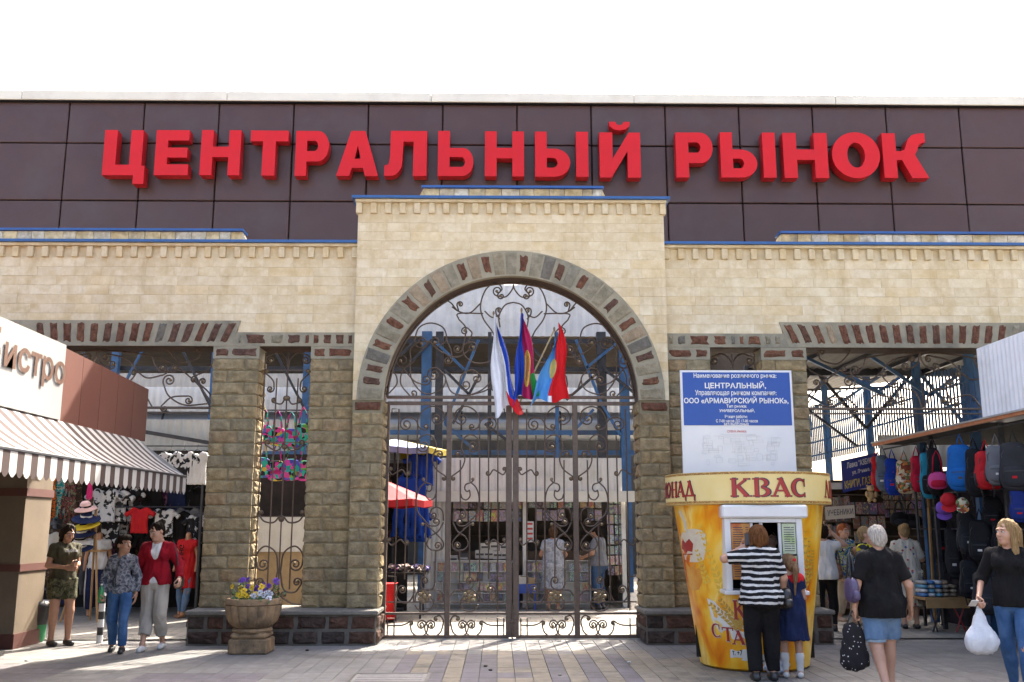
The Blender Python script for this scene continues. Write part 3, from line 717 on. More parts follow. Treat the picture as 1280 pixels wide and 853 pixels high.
for (a, c, m) in (((545, 428), (580, 462), m_bst), ((598, 425), (556, 530), m_bst), ((600, 468), (566, 530), m_dks), ((553, 460), (588, 495), m_dks), ((720, 425), (752, 505), m_bst), ((776, 425), (733, 460), m_bst), ((752, 462), (708, 500), m_dks), ((756, 462), (800, 497), m_dks), ((700, 425), (726, 452), m_dks), ((655, 425), (686, 455), m_dks), ((500, 445), (520, 425), m_dks), ((752, 505), (776, 545), m_bst), ((712, 545), (742, 512), m_bst), ((540, 425), (512, 455), m_dks), ((590, 560), (556, 530), m_bst), ((640, 555), (606, 530), m_dks)):
    Y = 25.0; (xa, za), (xb, zb) = at(*a, Y), at(*c, Y); bar(MB(), (xa, Y, za), (xb, Y, zb), .07).build('truss_diagonal', m, hall)
for py, m in ((462, m_dks), (427, m_dks), (541, m_bst), (566, m_bst)):
    z = at(640, py, 25.3)[1]; MB().box((-14, 25.25, z - .06), (4.6, 25.35, z + .06)).build('truss_chord', m, hall)
for x in (-12.5, -10.2, -7.6, -5.2): MB().box((x - .09, 25, 0), (x + .09, 25.18, 6.7)).build('column', m_bst, hall); bar(MB(), (x, 25, 4.6), (x + .9, 25, 6.6), .06).build('truss_diagonal', m_bst, hall); bar(MB(), (x, 25, 4.6), (x - 1.1, 25, 6.6), .06).build('truss_diagonal', m_dks, hall)
# unseen canopy added behind the facade to keep sun off the forecourt
can = thing('added_shade_canopy', 'added unseen flat shade sheet behind the dark facade above the gate', 'canopy', (2, 18.4, 6.65))
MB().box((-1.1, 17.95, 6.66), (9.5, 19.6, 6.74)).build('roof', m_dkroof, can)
for x in (-1, 2, 5, 8.8): MB().box((x - .05, 17.95, 6.54), (x + .05, 19.6, 6.655)).build('beam', m_dks, can)
# ---------------------------------------------------------------- newsstand behind the gate
NY = 20.6
(nxl, nzt), (nxr, _) = at(533, 574, NY), at(783, 574, NY); nz_e = at(640, 616, NY)[1]
ns = thing('newsstand', 'white ribbed newsstand with open counter behind the gate', 'kiosk', ((nxl + nxr) / 2, NY + .8, 0))
corr(MB(), nxl, nxr - .15, nz_e, nzt, NY - .35, .14, .018).build('roof_fascia', m_white, ns)
MB().box((nxl - .03, NY - .42, nz_e - .2), (nxr + .1, NY - .2, nz_e + .02)).build('shutter_box', mat('shutter_white', (.6, .58, .52), (.55, .53, .47), 3, .5), ns)
MB().box((nxl, NY - .33, nz_e + .05), (nxr - .15, NY + 1.9, nzt - .04)).build('roof', m_white, ns)
MB().box((nxl, NY + 1.8, 0), (nxr, NY + 1.9, nz_e)).build('back_panel', mat('stand_back', (.1, .09, .08), (.14, .125, .11), 3, .8), ns)
corr(MB(), nxl, nxl + .42, 0, nz_e, NY - .1, .1, .015).build('side_panel', m_white, ns)
MB().box((nxl - .02, NY - .1, 0), (nxl, NY + 1.9, nz_e)).build('side_panel', m_white, ns)
MB().box((nxr - .02, NY - .1, 0), (nxr, NY + 1.9, nz_e)).build('side_panel', m_white, ns)
for px in (656, 779):
    X = at(px, 680, NY)[0]; MB().bbox((X - .045, NY - .12, 0), (X + .045, NY - .02, nz_e), .008).build('post', m_white, ns)
def zz(py, Y=NY): return at(640, py, Y)[1]
def xx(px, Y=NY): return at(px, 660, Y)[0]
m_fr = mat('rack_white', (.55, .55, .54), (.5, .5, .48), 5, .5)
MB().bbox((xx(543), NY - .15, zz(701) - .04), (xx(648), NY + .35, zz(701)), .01).build('counter', m_fr, ns)
MB().bbox((xx(735), NY - .15, zz(701) - .04), (xx(742), NY + .35, zz(701)), .01).build('counter', m_fr, ns)
MB().box((xx(543), NY + .5, zz(690) - .3), (nxr - .3, NY + .7, zz(690))).build('inner_counter', mat('brown_board', (.1, .07, .045), (.13, .09, .06), 6, .7), ns)
for py in (655, 672): MB().box((xx(545), NY + 1.3, zz(py)), (xx(772), NY + 1.7, zz(py) + .03)).build('shelf', mat('brown_board', (.1, .07, .045)), ns)
# magazines in racks: each one a thin booklet
def covers(name, cols, n):
    out = []
    for i in range(n):
        r = random.Random(hash(name) % 99 + i * 7); c = [tuple(min(.8, x * r.uniform(.75, 1.25)) for x in r.choice(cols)) for _ in range(4)]
        out.append(pat('%s_%d' % (name, i), c, r.uniform(2.2, 4.5), 'noise', rough=.4, bump=0, lo=.36, hi=.64))
    return out
mag_cols = [(.1, .14, .3), (.5, .1, .08), (.6, .5, .12), (.08, .07, .08), (.62, .6, .56), (.15, .3, .4), (.42, .36, .33), (.3, .34, .4), (.55, .5, .46), (.4, .22, .18), (.24, .27, .33), (.5, .42, .3), (.52, .52, .54), (.2, .17, .16), (.48, .3, .3), (.28, .36, .3)]
MAGM = covers('magazine_cover', mag_cols, 12)
_mb = MB().box((-.5, -.01, 0), (.5, .01, 1)); mag0 = None
def magazines(px0, px1, py0, py1, nx, ny, Y, label, group, name='magazine', mats=MAGM, fill=.9, tilt=-.12, cat='magazine', fr_=None):
    global mag0
    (xa, zb), (xb, zt) = at(px0, py1, Y), at(px1, py0, Y); dx = (xb - xa) / nx; dz = (zt - zb) / ny
    for j in range(ny):
        for i in range(nx):
            if RN.random() > fill: continue
            if mag0 is None: o = mag0 = _mb.build(name, mats[0])
            else: o = mag0.copy(); COL.objects.link(o); o.name = name
            o.location = (xa + dx * (i + .5) + RN.uniform(-.006, .006), Y + RN.uniform(-.01, .01), zb + dz * j + .015); o.scale = (dx * RN.uniform(.8, .95), 1, dz * RN.uniform(.8, .93)); o.rotation_euler = (tilt, rad(RN.uniform(-2, 2)), 0)
            o.material_slots[0].link = 'OBJECT'; o.material_slots[0].material = RN.choice(mats); tag(o, label + (', %s from the left' % nth(i) if ny == 1 else ', row %s from the top, %s from the left' % (nth(ny - 1 - j), nth(i))), cat, group)
magazines(566, 652, 621, 653, 9, 2, NY + .05, "magazine on the newsstand's upper left rack", 'magazines on the upper left rack')
magazines(660, 752, 620, 652, 10, 2, NY + .05, "magazine on the newsstand's upper right rack", 'magazines on the upper right rack')
magazines(546, 637, 703, 752, 11, 4, NY - .16, "magazine on the newsstand's low left rack", 'magazines on the low left rack')
magazines(658, 680, 703, 752, 3, 4, NY - .16, "magazine low beside the grey dress", 'magazines on the low middle rack')
magazines(712, 736, 703, 752, 3, 4, NY - .16, "magazine low right of the grey dress", 'magazines on the low right rack')
magazines(760, 776, 618, 720, 2, 8, NY - .02, "booklet on the newsstand's tall end rack", 'booklets on the tall narrow rack')
b = MB()
for (p0, p1, q0, q1, ny) in ((545, 639, 701, 755, 4), (656, 737, 701, 755, 4)):
    (xa, zb), (xb, zt) = at(p0, q1, NY - .1), at(p1, q0, NY - .1)
    MB().box((xa, NY - .05, zb - .1), (xb, NY - .02, zt)).build('rack_board', m_fr, ns)
    for j in range(ny + 1): z = zb + (zt - zb) * j / ny; MB().box((xa, NY - .2, z - .008), (xb, NY - .05, z + .008)).build('rack_rail', m_fr, ns)
    for x in (xa, xb): MB().box((x - .015, NY - .2, zb), (x + .015, NY - .05, zt)).build('rack_rail', m_fr, ns)
m_boxes = [mat('pale_carton', (.55, .52, .47), (.45, .42, .37), 9, .7), mat('black_carton', (.03, .03, .035), (.05, .05, .05), 9, .5), mat('rust_carton', (.25, .1, .06), (.3, .13, .08), 9, .6)]
for i, (px, py, w_, h_, k) in enumerate(((600, 693, .2, .17, 0), (611, 693, .2, .18, 0), (622, 694, .2, .17, 0), (632, 694, .18, .16, 0), (606, 684, .18, .16, 0), (618, 683, .19, .17, 0), (630, 684, .18, .16, 0), (580, 698, .2, .22, 1), (566, 699, .22, .15, 0), (552, 699, .2, .14, 2))):
    (x, z) = at(px, py, NY + .2); b = MB(); b.bbox((x - w_ / 2, NY + .1, z - h_ / 2), (x + w_ / 2, NY + .3, z + h_ / 2), .006); b.box((x - w_ / 2 + .02, NY + .094, z - .02), (x + w_ / 2 - .02, NY + .099, z + .02), 1)
    tag(b.build('carton', [m_boxes[k], m_boxes[1 if k == 0 else 0]]), '%s carton on the newsstand counter, %s' % (('pale', 'black', 'rust red')[k], ('front row first from left', 'front row second from left', 'front row third from left', 'front row last', 'top row first', 'top row second', 'top row third', 'left of the stacked ones', 'lying flat near the left end', 'at the left end')[i]), 'carton', 'cartons on the newsstand counter')
# notice on the newsstand post
(xa, zb), (xb, zt) = at(657, 678, NY - .15), at(667, 652, NY - .15)
b = MB().box((xa, NY - .145, zb), (xb, NY - .135, zt)); 
for k in range(4): b.box((xa + .02, NY - .148, zt - .07 - k * .1), (xb - .02, NY - .1455, zt - .03 - k * .1), 1)
tag(b.build('notice', [mat('paper', (.62, .61, .58), (.58, .57, .54), 5, .7), mat('red_print', (.5, .05, .04), (.45, .05, .04), 5, .7)]), 'white paper notice with red print on the newsstand post', 'notice')
# blue crate and boxes at the foot of the newsstand
(xa, _) = at(648, 735, NY - .3); t = thing('crate', 'blue crate holding two pale boxes at the foot of the newsstand', 'crate', (xa, NY - .45, 0))
b = MB(); b.box((xa - .02, NY - .6, .32), (xa + .36, NY - .3, .36)); 
for (u, v) in ((0, -.6), (.33, -.6), (0, -.33), (.33, -.33)): b.box((xa + u - .015, NY + v, 0), (xa + u + .015, NY + v + .03, .32))
b.box((xa - .02, NY - .6, .36), (xa + .36, NY - .58, .5)); b.box((xa - .02, NY - .32, .36), (xa + .36, NY - .3, .5)); b.build('body', mat('crate_blue', (.02, .06, .3), (.02, .07, .34), 5, .5), t)
MB().bbox((xa, NY - .56, .37), (xa + .15, NY - .34, .66), .01).build('box', m_boxes[0], t); MB().bbox((xa + .17, NY - .56, .37), (xa + .34, NY - .34, .62), .01).build('box', mat('tan_carton', (.36, .26, .14), (.3, .21, .12), 8, .7), t)
# ---------------------------------------------------------------- stall with parasols left behind the gate
PY = 18.6
def parasol(px, py_t, R_, H_, Y, cols, label, drop=.32):
    X, zt = at(px, py_t, Y); t = thing('market_parasol', label, 'parasol', (X, Y, 0))
    n = 8; b = MB(); vs = [(X, Y, zt)]
    for i in range(n * 2):
        a = pi * i / n; rr = R_ if i % 2 == 0 else R_ * .95; vs.append((X + rr * cos(a), Y + rr * sin(a), zt - drop - (0 if i % 2 == 0 else .03)))
    for i in range(n * 2): vs.append((vs[i + 1][0], vs[i + 1][1], vs[i + 1][2] - .12))
    for i in range(n * 2):
        j = (i + 1) % (n * 2); b.add([vs[0], vs[i + 1], vs[j + 1]], [(0, 1, 2)], (i // 2) % len(cols)); b.add([vs[i + 1], vs[j + 1], vs[n * 2 + 1 + j], vs[n * 2 + 1 + i]], [(0, 3, 2, 1)], (i // 2) % len(cols))
    b.build('canopy', cols, t); MB().tube([(X, Y, 0), (X, Y, zt)], .025, 8).build('pole', m_dks, t)
    for i in range(n): a = 2 * pi * i / n; MB().tube([(X, Y, zt - .06), (X + R_ * .95 * cos(a), Y + R_ * .95 * sin(a), zt - drop)], .008, 4).build('rib', m_dks, t)
    MB().lathe([(.0, .06), (.25, .06), (.25, 0)], 16, (X, Y, 0)).build('base', m_dks, t); return t
m_rc = mat('red_canvas', (.34, .015, .02), (.3, .014, .018), 4, .8); m_yc = mat('yellow_canvas', (.34, .26, .03), (.3, .22, .03), 4, .8); m_bc = mat('pale_blue_canvas', (.17, .2, .3), (.15, .18, .28), 4, .8); m_wc = mat('white_canvas', (.36, .36, .36), (.33, .33, .33), 4, .8)
parasol(470, 596, 1.05, 2.4, PY - .6, [m_rc], 'red parasol low at the left edge of the gate, behind the bars', .42)
parasol(494, 549, 1.05, 3., PY + 1.2, [m_bc, m_yc, m_wc], 'pale blue, yellow and white parasol high behind the gate\'s left panel', .22)
# ---------------------------------------------------------------- wrought iron
m_iron = mat('brown_iron', (.085, .058, .042), (.115, .082, .06), 20, .5, .1, 80, metal=.35)
m_gold = mat('gilded_iron', (.24, .17, .085), (.14, .1, .06), 25, .45, .1, 80, metal=.5)
def cat_rom(P, n=7):
    P = [Vector((p[0], p[1])) for p in P]
    if len(P) == 2: return [P[0].lerp(P[1], i / 3) for i in range(4)]
    Q = [P[0] * 2 - P[1]] + P + [P[-1] * 2 - P[-2]]; out = []
    for i in range(1, len(Q) - 2):
        for k in range(n):
            t = k / n; a, b_, c, d = Q[i - 1], Q[i], Q[i + 1], Q[i + 2]
            out.append(.5 * ((2 * b_) + (c - a) * t + (2 * a - 5 * b_ + 4 * c - d) * t * t + (3 * b_ - a - 3 * c + d) * t ** 3))
    return out + [P[-1]]
def curl(p, t, r, turns, side, n=12):
    """inward spiral leaving p along t"""
    t = t.normalized(); nrm = Vector((-t.y, t.x)) * side; c = p + nrm * r; v = p - c; out = []; N = int(n * turns)
    for i in range(1, N + 1):
        a = side * 2 * pi * i / n; k = 1 - .78 * i / N
        out.append(c + Vector((v.x * cos(a) - v.y * sin(a), v.x * sin(a) + v.y * cos(a))) * k)
    return out
def scroll(P, c0=None, c1=None, sharp=False):
    L = [Vector(p) for p in P] if sharp else cat_rom(P)
    if c1: L = L + curl(L[-1], L[-1] - L[-2], *c1)
    if c0: L = curl(L[0], L[0] - L[1], *c0)[::-1] + L
    return L
def iron(par, P, Y, c0=None, c1=None, r=.0115, name='scroll', sharp=False, knob=True, mx=None, m=None):
    """one forged bar: outline points are (x, z) metres; mx mirrors"""
    L = scroll(P, c0, c1, sharp); f = mx or (lambda p: p); L3 = [(f(p)[0], Y, f(p)[1]) for p in L]
    b = MB(); b.tube(L3, r, 5)
    if knob:
        for c, e in ((c0, L3[0]), (c1, L3[-1])):
            if c: b.ball(e, r * 2.1, 6, 4, 1)
    return b.build(name, [m or m_iron, m_gold], par)
YG = 14.9
def zpt(zx, zy, ox=470, oy=490, s=5.333): return at(ox + zx / s, oy + zy / s, YG)
# one gate panel, measured on the inner left one (pixel reading of a 5.33x enlargement), reused mirrored
def G(*pts): return [zpt(*p) for p in pts]
k = .0118 / 5.333 * 1.0     # metres per enlarged pixel
PANEL = [
 (G((880, 140), (880, 115), (832, 115), (832, 1460)), None, None, True),
 (G((765, 290), (765, 1250)), None, None, True), (G((700, 215), (700, 1400)), None, None, True), (G((630, 385), (630, 600)), None, None, True), (G((627, 873), (627, 1270)), None, None, True), (G((560, 455), (560, 765)), None, None, True), (G((555, 1060), (555, 1280)), None, None, True),
 (G((698, 240), (706, 200), (735, 175), (775, 170)), None, (50 * k, 1.5, -1), False),
 (G((540, 208), (516, 180), (535, 125), (600, 97), (668, 128), (700, 190), (690, 235), (655, 254)), (42 * k, 1.4, 1), (25 * k, 1.2, -1), False),
 (G((698, 345), (680, 305), (630, 285), (585, 312), (567, 365), (583, 415), (592, 455), (565, 515), (500, 562)), (48 * k, 1.5, -1), (18 * k, 1.1, 1), False),
 (G((592, 450), (585, 412), (555, 395)), None, (26 * k, 1.3, 1), False),
 (G((775, 552), (800, 520), (835, 535), (870, 552), (892, 525)), (18 * k, 1.2, -1), (16 * k, 1.2, 1), False),
 (G((655, 590), (635, 605), (600, 618), (592, 645), (608, 664), (630, 655)), (10 * k, 1, 1), None, False),
 (G((640, 606), (678, 645), (697, 715), (685, 800), (640, 853), (600, 890), (560, 895)), None, (30 * k, 1.2, -1), False),
 (G((562, 680), (575, 710), (605, 720), (630, 695), (628, 660)), None, None, False),
 (G((505, 860), (512, 800), (545, 770), (585, 780), (600, 810)), None, (28 * k, 1.3, -1), False),
 (G((505, 870), (540, 930), (595, 965), (617, 1015), (590, 1050), (545, 1058)), None, (32 * k, 1.4, -1), False),
 (G((645, 875), (600, 905), (560, 940), (515, 985), (500, 1020), (515, 1050), (550, 1060)), (10 * k, 1, -1), None, False),
 (G((768, 1015), (800, 985), (830, 1003), (860, 1022), (888, 1000)), (18 * k, 1.2, -1), (16 * k, 1.2, 1), False),
 (G((555, 1280), (570, 1312), (610, 1322), (650, 1300), (655, 1262)), None, (30 * k, 1.3, 1), False),
 (G((693, 1300), (700, 1350), (735, 1402), (785, 1400), (818, 1362), (812, 1315)), None, (32 * k, 1.4, 1), False),
 (G((490, 1360), (520, 1325), (570, 1320), (640, 1318), (680, 1345), (690, 1400)), None, None, False),
 (G((690, 1420), (660, 1455), (610, 1462), (575, 1440), (560, 1400), (585, 1365)), None, (25 * k, 1.2, -1), False),
 (G((488, 1401), (880, 1401)), None, None, True), (G((880, 1228), (825, 1232), (825, 1275)), None, None, True),
 (G((490, 1560), (492, 1520), (515, 1492), (545, 1500)), None, (14 * k, 1.1, -1), False),
 (G((490, 1545), (508, 1603), (555, 1631), (602, 1612), (618, 1565), (600, 1535)), None, (32 * k, 1.6, 1), False),
 (G((722, 1545), (704, 1603), (655, 1631), (608, 1610), (597, 1565), (615, 1535)), None, (32 * k, 1.6, -1), False),
 (G((876, 1556), (790, 1557), (745, 1545), (722, 1530)), None, (16 * k, 1.1, 1), False),
 (G((830, 1638), (830, 1508), (876, 1508), (876, 1635)), None, None, True)]
xl, xr, xc = -1.905, 1.95, .02; zt, zb_, zm = 3.532, .035, .37
x1, x3 = (xl + xc) / 2 - .005, (xr + xc) / 2 + .005
pxc = zpt(645, 700, 470, 490)[0] if False else at(560, 640, YG)[0]
xA = zpt(487, 800)[0]; xB = zpt(897, 800)[0]            # panel clear span measured
def leaf(label, outer, inner, mid):
    t = thing('gate_leaf', label, 'gate', (outer, YG, 0), group='two leaves of the iron gate')
    for (x, w_) in ((outer, .042), (inner, .045)): MB().bbox((x - w_, YG - .03, .03), (x + w_, YG + .03, zt), .006).build('stile', m_iron, t)
    MB().bbox((mid - .04, YG - .03, .03), (mid + .04, YG + .03, zt), .006).build('stile', m_iron, t)
    a, c = sorted((outer, inner))
    for (z, h) in ((zb_, .028), (zm, .018), (zt - .02, .028)): MB().bbox((a, YG - .024, z - h), (c, YG + .024, z + h), .005).build('rail', m_iron, t)
    b = MB()
    for (s0, s1) in ((mid, inner), (mid, outer)):
        s_ = 1 if s1 > s0 else -1; a_, c_ = s0 + s_ * .03, s1 - s_ * .032
        f = lambda p: (a_ + (c_ - a_) * (p[0] - xA) / (xB - xA), p[1])
        for (P, c0, c1, sh) in PANEL: iron(t, P, YG, c0, c1, .0115 if not sh else .0115, 'bar' if sh else 'scroll', sh, mx=f)
        z = zpt(620, 1365)[1]; x = f((zpt(625, 1365)[0], 0))[0]        # forged rosette low in the panel
        b = MB(); b.ball((x, YG, z), (.04, .02, .04), 8, 5)
        for q in range(7): a = 2 * pi * q / 7; b.ball((x + .07 * cos(a), YG, z + .07 * sin(a)), (.04, .012, .03), 6, 4, mx=Matrix.Rotation(-a, 3, 'Y'))
        b.build('rosette', m_gold, t)
    return t
leaf('brown iron gate leaf with scrolls and two panels, left of the meeting post', xl, xc - .05, x1)
leaf('brown iron gate leaf with scrolls and two panels, right of the meeting post', xr, xc + .055, x3)
gp = thing('gate_lock_bar', 'thin vertical drop bolt at the middle of the iron gate', 'bolt', (xc, YG - .05, 0)); MB().tube([(xc + .0, YG - .05, -.01), (xc, YG - .05, .5)], .012, 6).build('rod', m_iron, gp); MB().box((xc - .03, YG - .06, .25), (xc + .03, YG - .03, .29)).build('keeper', m_iron, gp)
# --- fan grille filling the arch above the gate: right half mirrored from the left (pixel reading of a 3.2x enlargement)
fan = thing('arch_grille', 'brown iron scroll grille filling the round arch above the gate', 'grille', (0, YG, 3.6))
def T(*pts): return [at(440 + p[0] / 3.2, 300 + p[1] / 3.2, YG) for p in pts]
k = .0122 / 3.2; R1 = RI - .0
MB().bbox((-RI + .01, YG - .03, 3.585), (RI - .01, YG + .03, 3.63), .006).build('rail', m_iron, fan)
b = MB(); b.tube([((RI - .015) * cos(t), YG, ZC + (RI - .015) * sin(t)) for t in np.linspace(.05, pi - .05, 50)], .02, 5); b.build('rim', m_iron, fan)
FAN = [
 (T((646, 165), (643, 195), (615, 228), (580, 225)), None, (22 * k, 1.2, -1)),
 (T((585, 215), (600, 195), (575, 172), (535, 200), (514, 262), (525, 315), (560, 365), (575, 400)), (16 * k, 1.1, 1), None),
 (T((646, 250), (612, 262), (588, 305), (592, 350)), None, None), (T((592, 318), (578, 300), (575, 285)), None, (14 * k, 1.2, -1)),
 (T((530, 285), (560, 310), (590, 300)), None, None),
 (T((357, 258), (362, 240), (395, 252), (425, 285), (470, 293), (514, 255)), (14 * k, 1.1, -1), None), (T((400, 268), (425, 285), (420, 262)), None, (14 * k, 1.2, -1)),
 (T((525, 295), (427, 295), (427, 318)), None, None), (T((427, 318), (455, 352), (450, 400), (440, 440)), None, (20 * k, 1.2, -1)),
 (T((235, 480), (233, 440), (262, 412), (310, 408), (345, 440), (385, 462)), (34 * k, 1.5, -1), None), (T((250, 400), (268, 352), (315, 333), (365, 352), (378, 400), (350, 425)), (30 * k, 1.4, 1), (24 * k, 1.3, -1)),
 (T((470, 410), (445, 425), (450, 462), (490, 492), (540, 490), (575, 470)), (22 * k, 1.4, -1), None),
 (T((375, 395), (395, 440), (400, 480)), None, (18 * k, 1.2, -1)),
 (T((380, 465), (430, 468), (470, 440)), None, None), (T((465, 405), (480, 375), (465, 355)), None, (18 * k, 1.2, 1)),
 (T((140, 520), (172, 535), (180, 575), (150, 612)), (16 * k, 1.2, -1), (20 * k, 1.2, -1)), (T((232, 625), (195, 575), (205, 520), (250, 485)), (18 * k, 1.1, 1), None),
 (T((230, 480), (240, 560), (290, 615), (355, 600), (375, 555), (350, 520)), None, (30 * k, 1.6, 1)), (T((205, 515), (250, 565), (290, 580)), None, (22 * k, 1.4, 1)),
 (T((375, 560), (400, 610), (460, 622), (520, 600), (560, 560), (575, 520)), None, None), (T((430, 575), (440, 540), (480, 520), (510, 540)), (25 * k, 1.4, 1), (20 * k, 1.3, -1)),
 (T((480, 620), (540, 600), (575, 565)), None, None), (T((575, 605), (600, 600), (635, 625)), (16 * k, 1.1, -1), None)]
for (P, c0, c1) in FAN:
    for s_ in (1, -1):
        xm = at(440 + 646 / 3.2, 430, YG)[0]; iron(fan, P, YG, c0, c1, .012, mx=(lambda p: p) if s_ > 0 else (lambda p: (2 * xm - p[0], p[1])))
# --- grilles over the wide openings and in the narrow windows
def S_scroll(t, x0, z0, x1_, z1_, bow, r, Y, s0=1, s1=1):
    d = Vector((x1_ - x0, z1_ - z0)); n = Vector((-d.y, d.x)).normalized() * bow
    iron(t, [(x0, z0), (x0 + d.x * .33 + n.x, z0 + d.y * .33 + n.y), (x0 + d.x * .67 - n.x * s1 * s0, z0 + d.y * .67 - n.y * s1 * s0), (x1_, z1_)], Y, (r, 1.5, -s0), (r, 1.5, -s1 * s0), .0105)
for sd in (-1, 1):
    t = thing('transom_grille', 'iron scroll transom over the wide opening at the %s of the wall' % ('left' if sd < 0 else 'right'), 'grille', (sd * 6.4, YG, 3.4), group='transom grilles of the wide openings')
    mx = lambda p: (sd * p[0], p[1])
    zr = 3.42; MB().bbox((min(sd * XO, sd * 8.3), YG - .03, zr), (max(sd * XO, sd * 8.3), YG + .03, zr + .035), .006).build('rail', m_iron, t); MB().bbox((min(sd * XO, sd * 8.3), YG - .02, zr - .07), (max(sd * XO, sd * 8.3), YG + .02, zr - .045), .004).build('rail', m_iron, t)
    X = 6.43
    iron(t, [(4.6, 3.5), (4.95, 3.9), (5.5, 4.22), (X, 4.33), (7.36, 4.22), (7.9, 3.9), (8.26, 3.5)], YG, r=.013, name='arch_bar', mx=mx)
    for s_ in (1, -1):
        f = lambda p, s_=s_: (sd * (X + s_ * (p[0])), p[1])
        for P, c0, c1 in (([(0, 4.33), (.05, 4.15), (.2, 4.05)], None, (.07, 1.4, 1)), ([(.15, 4.28), (.45, 4.2), (.62, 4.0), (.5, 3.8)], (.06, 1.2, 1), (.08, 1.4, -1)), ([(.02, 3.46), (.12, 3.7), (.35, 3.75), (.42, 3.6)], None, (.08, 1.5, -1)),
                          ([(.9, 3.46), (.75, 3.65), (.5, 3.62)], None, (.08, 1.5, 1)), ([(.62, 4.02), (.8, 3.9), (1.05, 3.95)], (.05, 1.1, 1), (.09, 1.5, 1)), ([(1.75, 3.5), (1.4, 3.48), (1.15, 3.62), (1.05, 3.82)], None, (.1, 1.5, -1)),
                          ([(1.05, 3.47), (1.2, 3.6), (1.45, 3.62)], (.06, 1.2, 1), (.07, 1.4, -1)), ([(1.1, 4.33), (1.3, 4.15), (1.55, 4.2), (1.6, 4.32)], (.05, 1.2, -1), (.06, 1.3, 1)), ([(1.5, 3.92), (1.75, 4.05), (1.84, 4.3)], (.05, 1.2, 1), None),
                          ([(.85, 4.24), (.95, 4.05), (1.2, 4.0)], None, (.06, 1.3, 1)), ([(1.62, 3.8), (1.78, 3.65), (1.83, 3.46)], (.06, 1.3, -1), None), ([(0, 3.46), (0, 3.85)], None, None)):
            iron(t, P, YG, c0, c1, .013, mx=f)
    # narrow window
    t = thing('window_grille', 'narrow iron scroll grille in the window %s' % ('behind the stone flower urn' if sd < 0 else 'above the blue market board'), 'grille', (sd * 3.46, YG, .5), group='grilles of the narrow windows')
    Xw = 3.465
    for x in (3.1, 3.3, Xw, 3.63, 3.82): iron(t, [(x, .72 if x in (3.3, 3.63) else .5), (x, 4.3 if x == Xw else 3.9 if x in (3.3, 3.63) else 4.3)], YG, name='bar', sharp=True, mx=mx)
    for z in (4.02, 2.9, 1.78): MB().box((min(sd * 3.07, sd * 3.86), YG - .008, z), (max(sd * 3.07, sd * 3.86), YG + .008, z + .016)).build('rail', m_iron, t)
    for s_ in (1, -1):
        f = lambda p, s_=s_: (sd * (Xw + s_ * p[0]), p[1])
        for P, c0, c1 in (([(.0, 4.04), (.03, 4.2), (.15, 4.3), (.3, 4.26)], None, (.075, 1.5, -1)), ([(.34, 3.98), (.22, 3.86), (.2, 3.74)], (.04, 1.1, 1), (.06, 1.3, 1)), ([(.02, 3.6), (.08, 3.5), (.2, 3.52)], (.04, 1.2, 1), (.04, 1.2, 1)),
                          ([(.04, 1.78), (.12, 1.7), (.26, 1.72), (.34, 1.82)], (.05, 1.3, 1), (.04, 1.2, 1)), ([(.03, 2.86), (.12, 2.78), (.28, 2.86)], (.04, 1.3, 1), (.05, 1.2, 1)),
                          ([(.02, .98), (.06, 1.25), (.22, 1.35), (.34, 1.24), (.34, 1.08)], None, (.1, 1.6, -1)), ([(.02, .98), (.08, .72), (.24, .68), (.33, .78)], None, (.07, 1.5, 1)), ([(.34, .5), (.2, .52), (.06, .6)], None, (.05, 1.3, -1))):
            iron(t, P, YG, c0, c1, .013, mx=f)
# ---------------------------------------------------------------- three flags on the grille
def flag(label, px, py_top, px_b, py_b, wtop, wbot, bands, mats, seed, sway, emblem=None, pole=None):
    Yf = YG - .22; (xa, za), (xb, zb2) = at(px, py_top, Yf), at(px_b, py_b, Yf)
    t = thing('flag', label, 'flag', (xa, Yf, za), group='flags on the gate')
    rs = random.Random(seed); ph = [rs.uniform(0, 6) for _ in range(4)]
    def fn(u, v):
        ww = wtop + (wbot - wtop) * (v ** .7); fold = .07 * (.25 + v) * sin(u * 11 + ph[0] + v * 1.5) + .03 * sin(u * 23 + ph[1])
        x = xa + (xb - xa) * v + (u - .45) * ww + sway * sin(v * 3 + ph[2]) * .05 + .02 * sin(9 * v + 5 * u)
        z = za + (zb2 - za) * v - (u - .3) * .22 * (1 - v) * sway + .07 * sin(u * 9 + ph[3]) * v - .1 * v * abs(u - .6) * 2
        return (x, Yf + fold, z)
    b = MB(); b.sheet(fn, 30, 24, mifn=lambda u, v: bands(u, v)); cl_ = b.build('cloth', mats, t, smooth=True)
    (px1, pz1) = at(*pole, Yf + .1); pole_ = MB().tube([(xa + .0, Yf + .02, za + .06), (px1, YG, pz1)], .013, 6).build('pole', mat('flag_pole', (.3, .22, .1), (.35, .27, .13), 9, .5), t); MB().ball((xa, Yf + .02, za + .07), (.018, .018, .04), 6, 5).build('finial', m_gold, pole_)
    if emblem: emblem(cl_, fn)
fl = {n: mat('flag_' + n, c, tuple(x * .88 for x in c), 4, .75) for n, c in dict(white=(.7, .7, .72), blue=(.02, .06, .38), red=(.6, .015, .02), crimson=(.42, .02, .09), green=(.03, .3, .06), sky=(.1, .32, .66)).items()}
def blob(us, vs_, cols):
    def f(t, fn):
        for k, (n, m) in enumerate(cols):
            b = MB(); b.sheet(lambda u, v: tuple(Vector(fn(us[0] + (us[1] - us[0]) * (.5 + (u - .5) * (1 - .35 * k) * math.sqrt(max(.05, 1 - (2 * v - 1) ** 2))), vs_[0] + (vs_[1] - vs_[0]) * (.5 + (v - .5) * (1 - .3 * k)))) + Vector((0, -.012 - .006 * k, 0))), 8, 10); b.build(n, m, t, smooth=True)
    return f
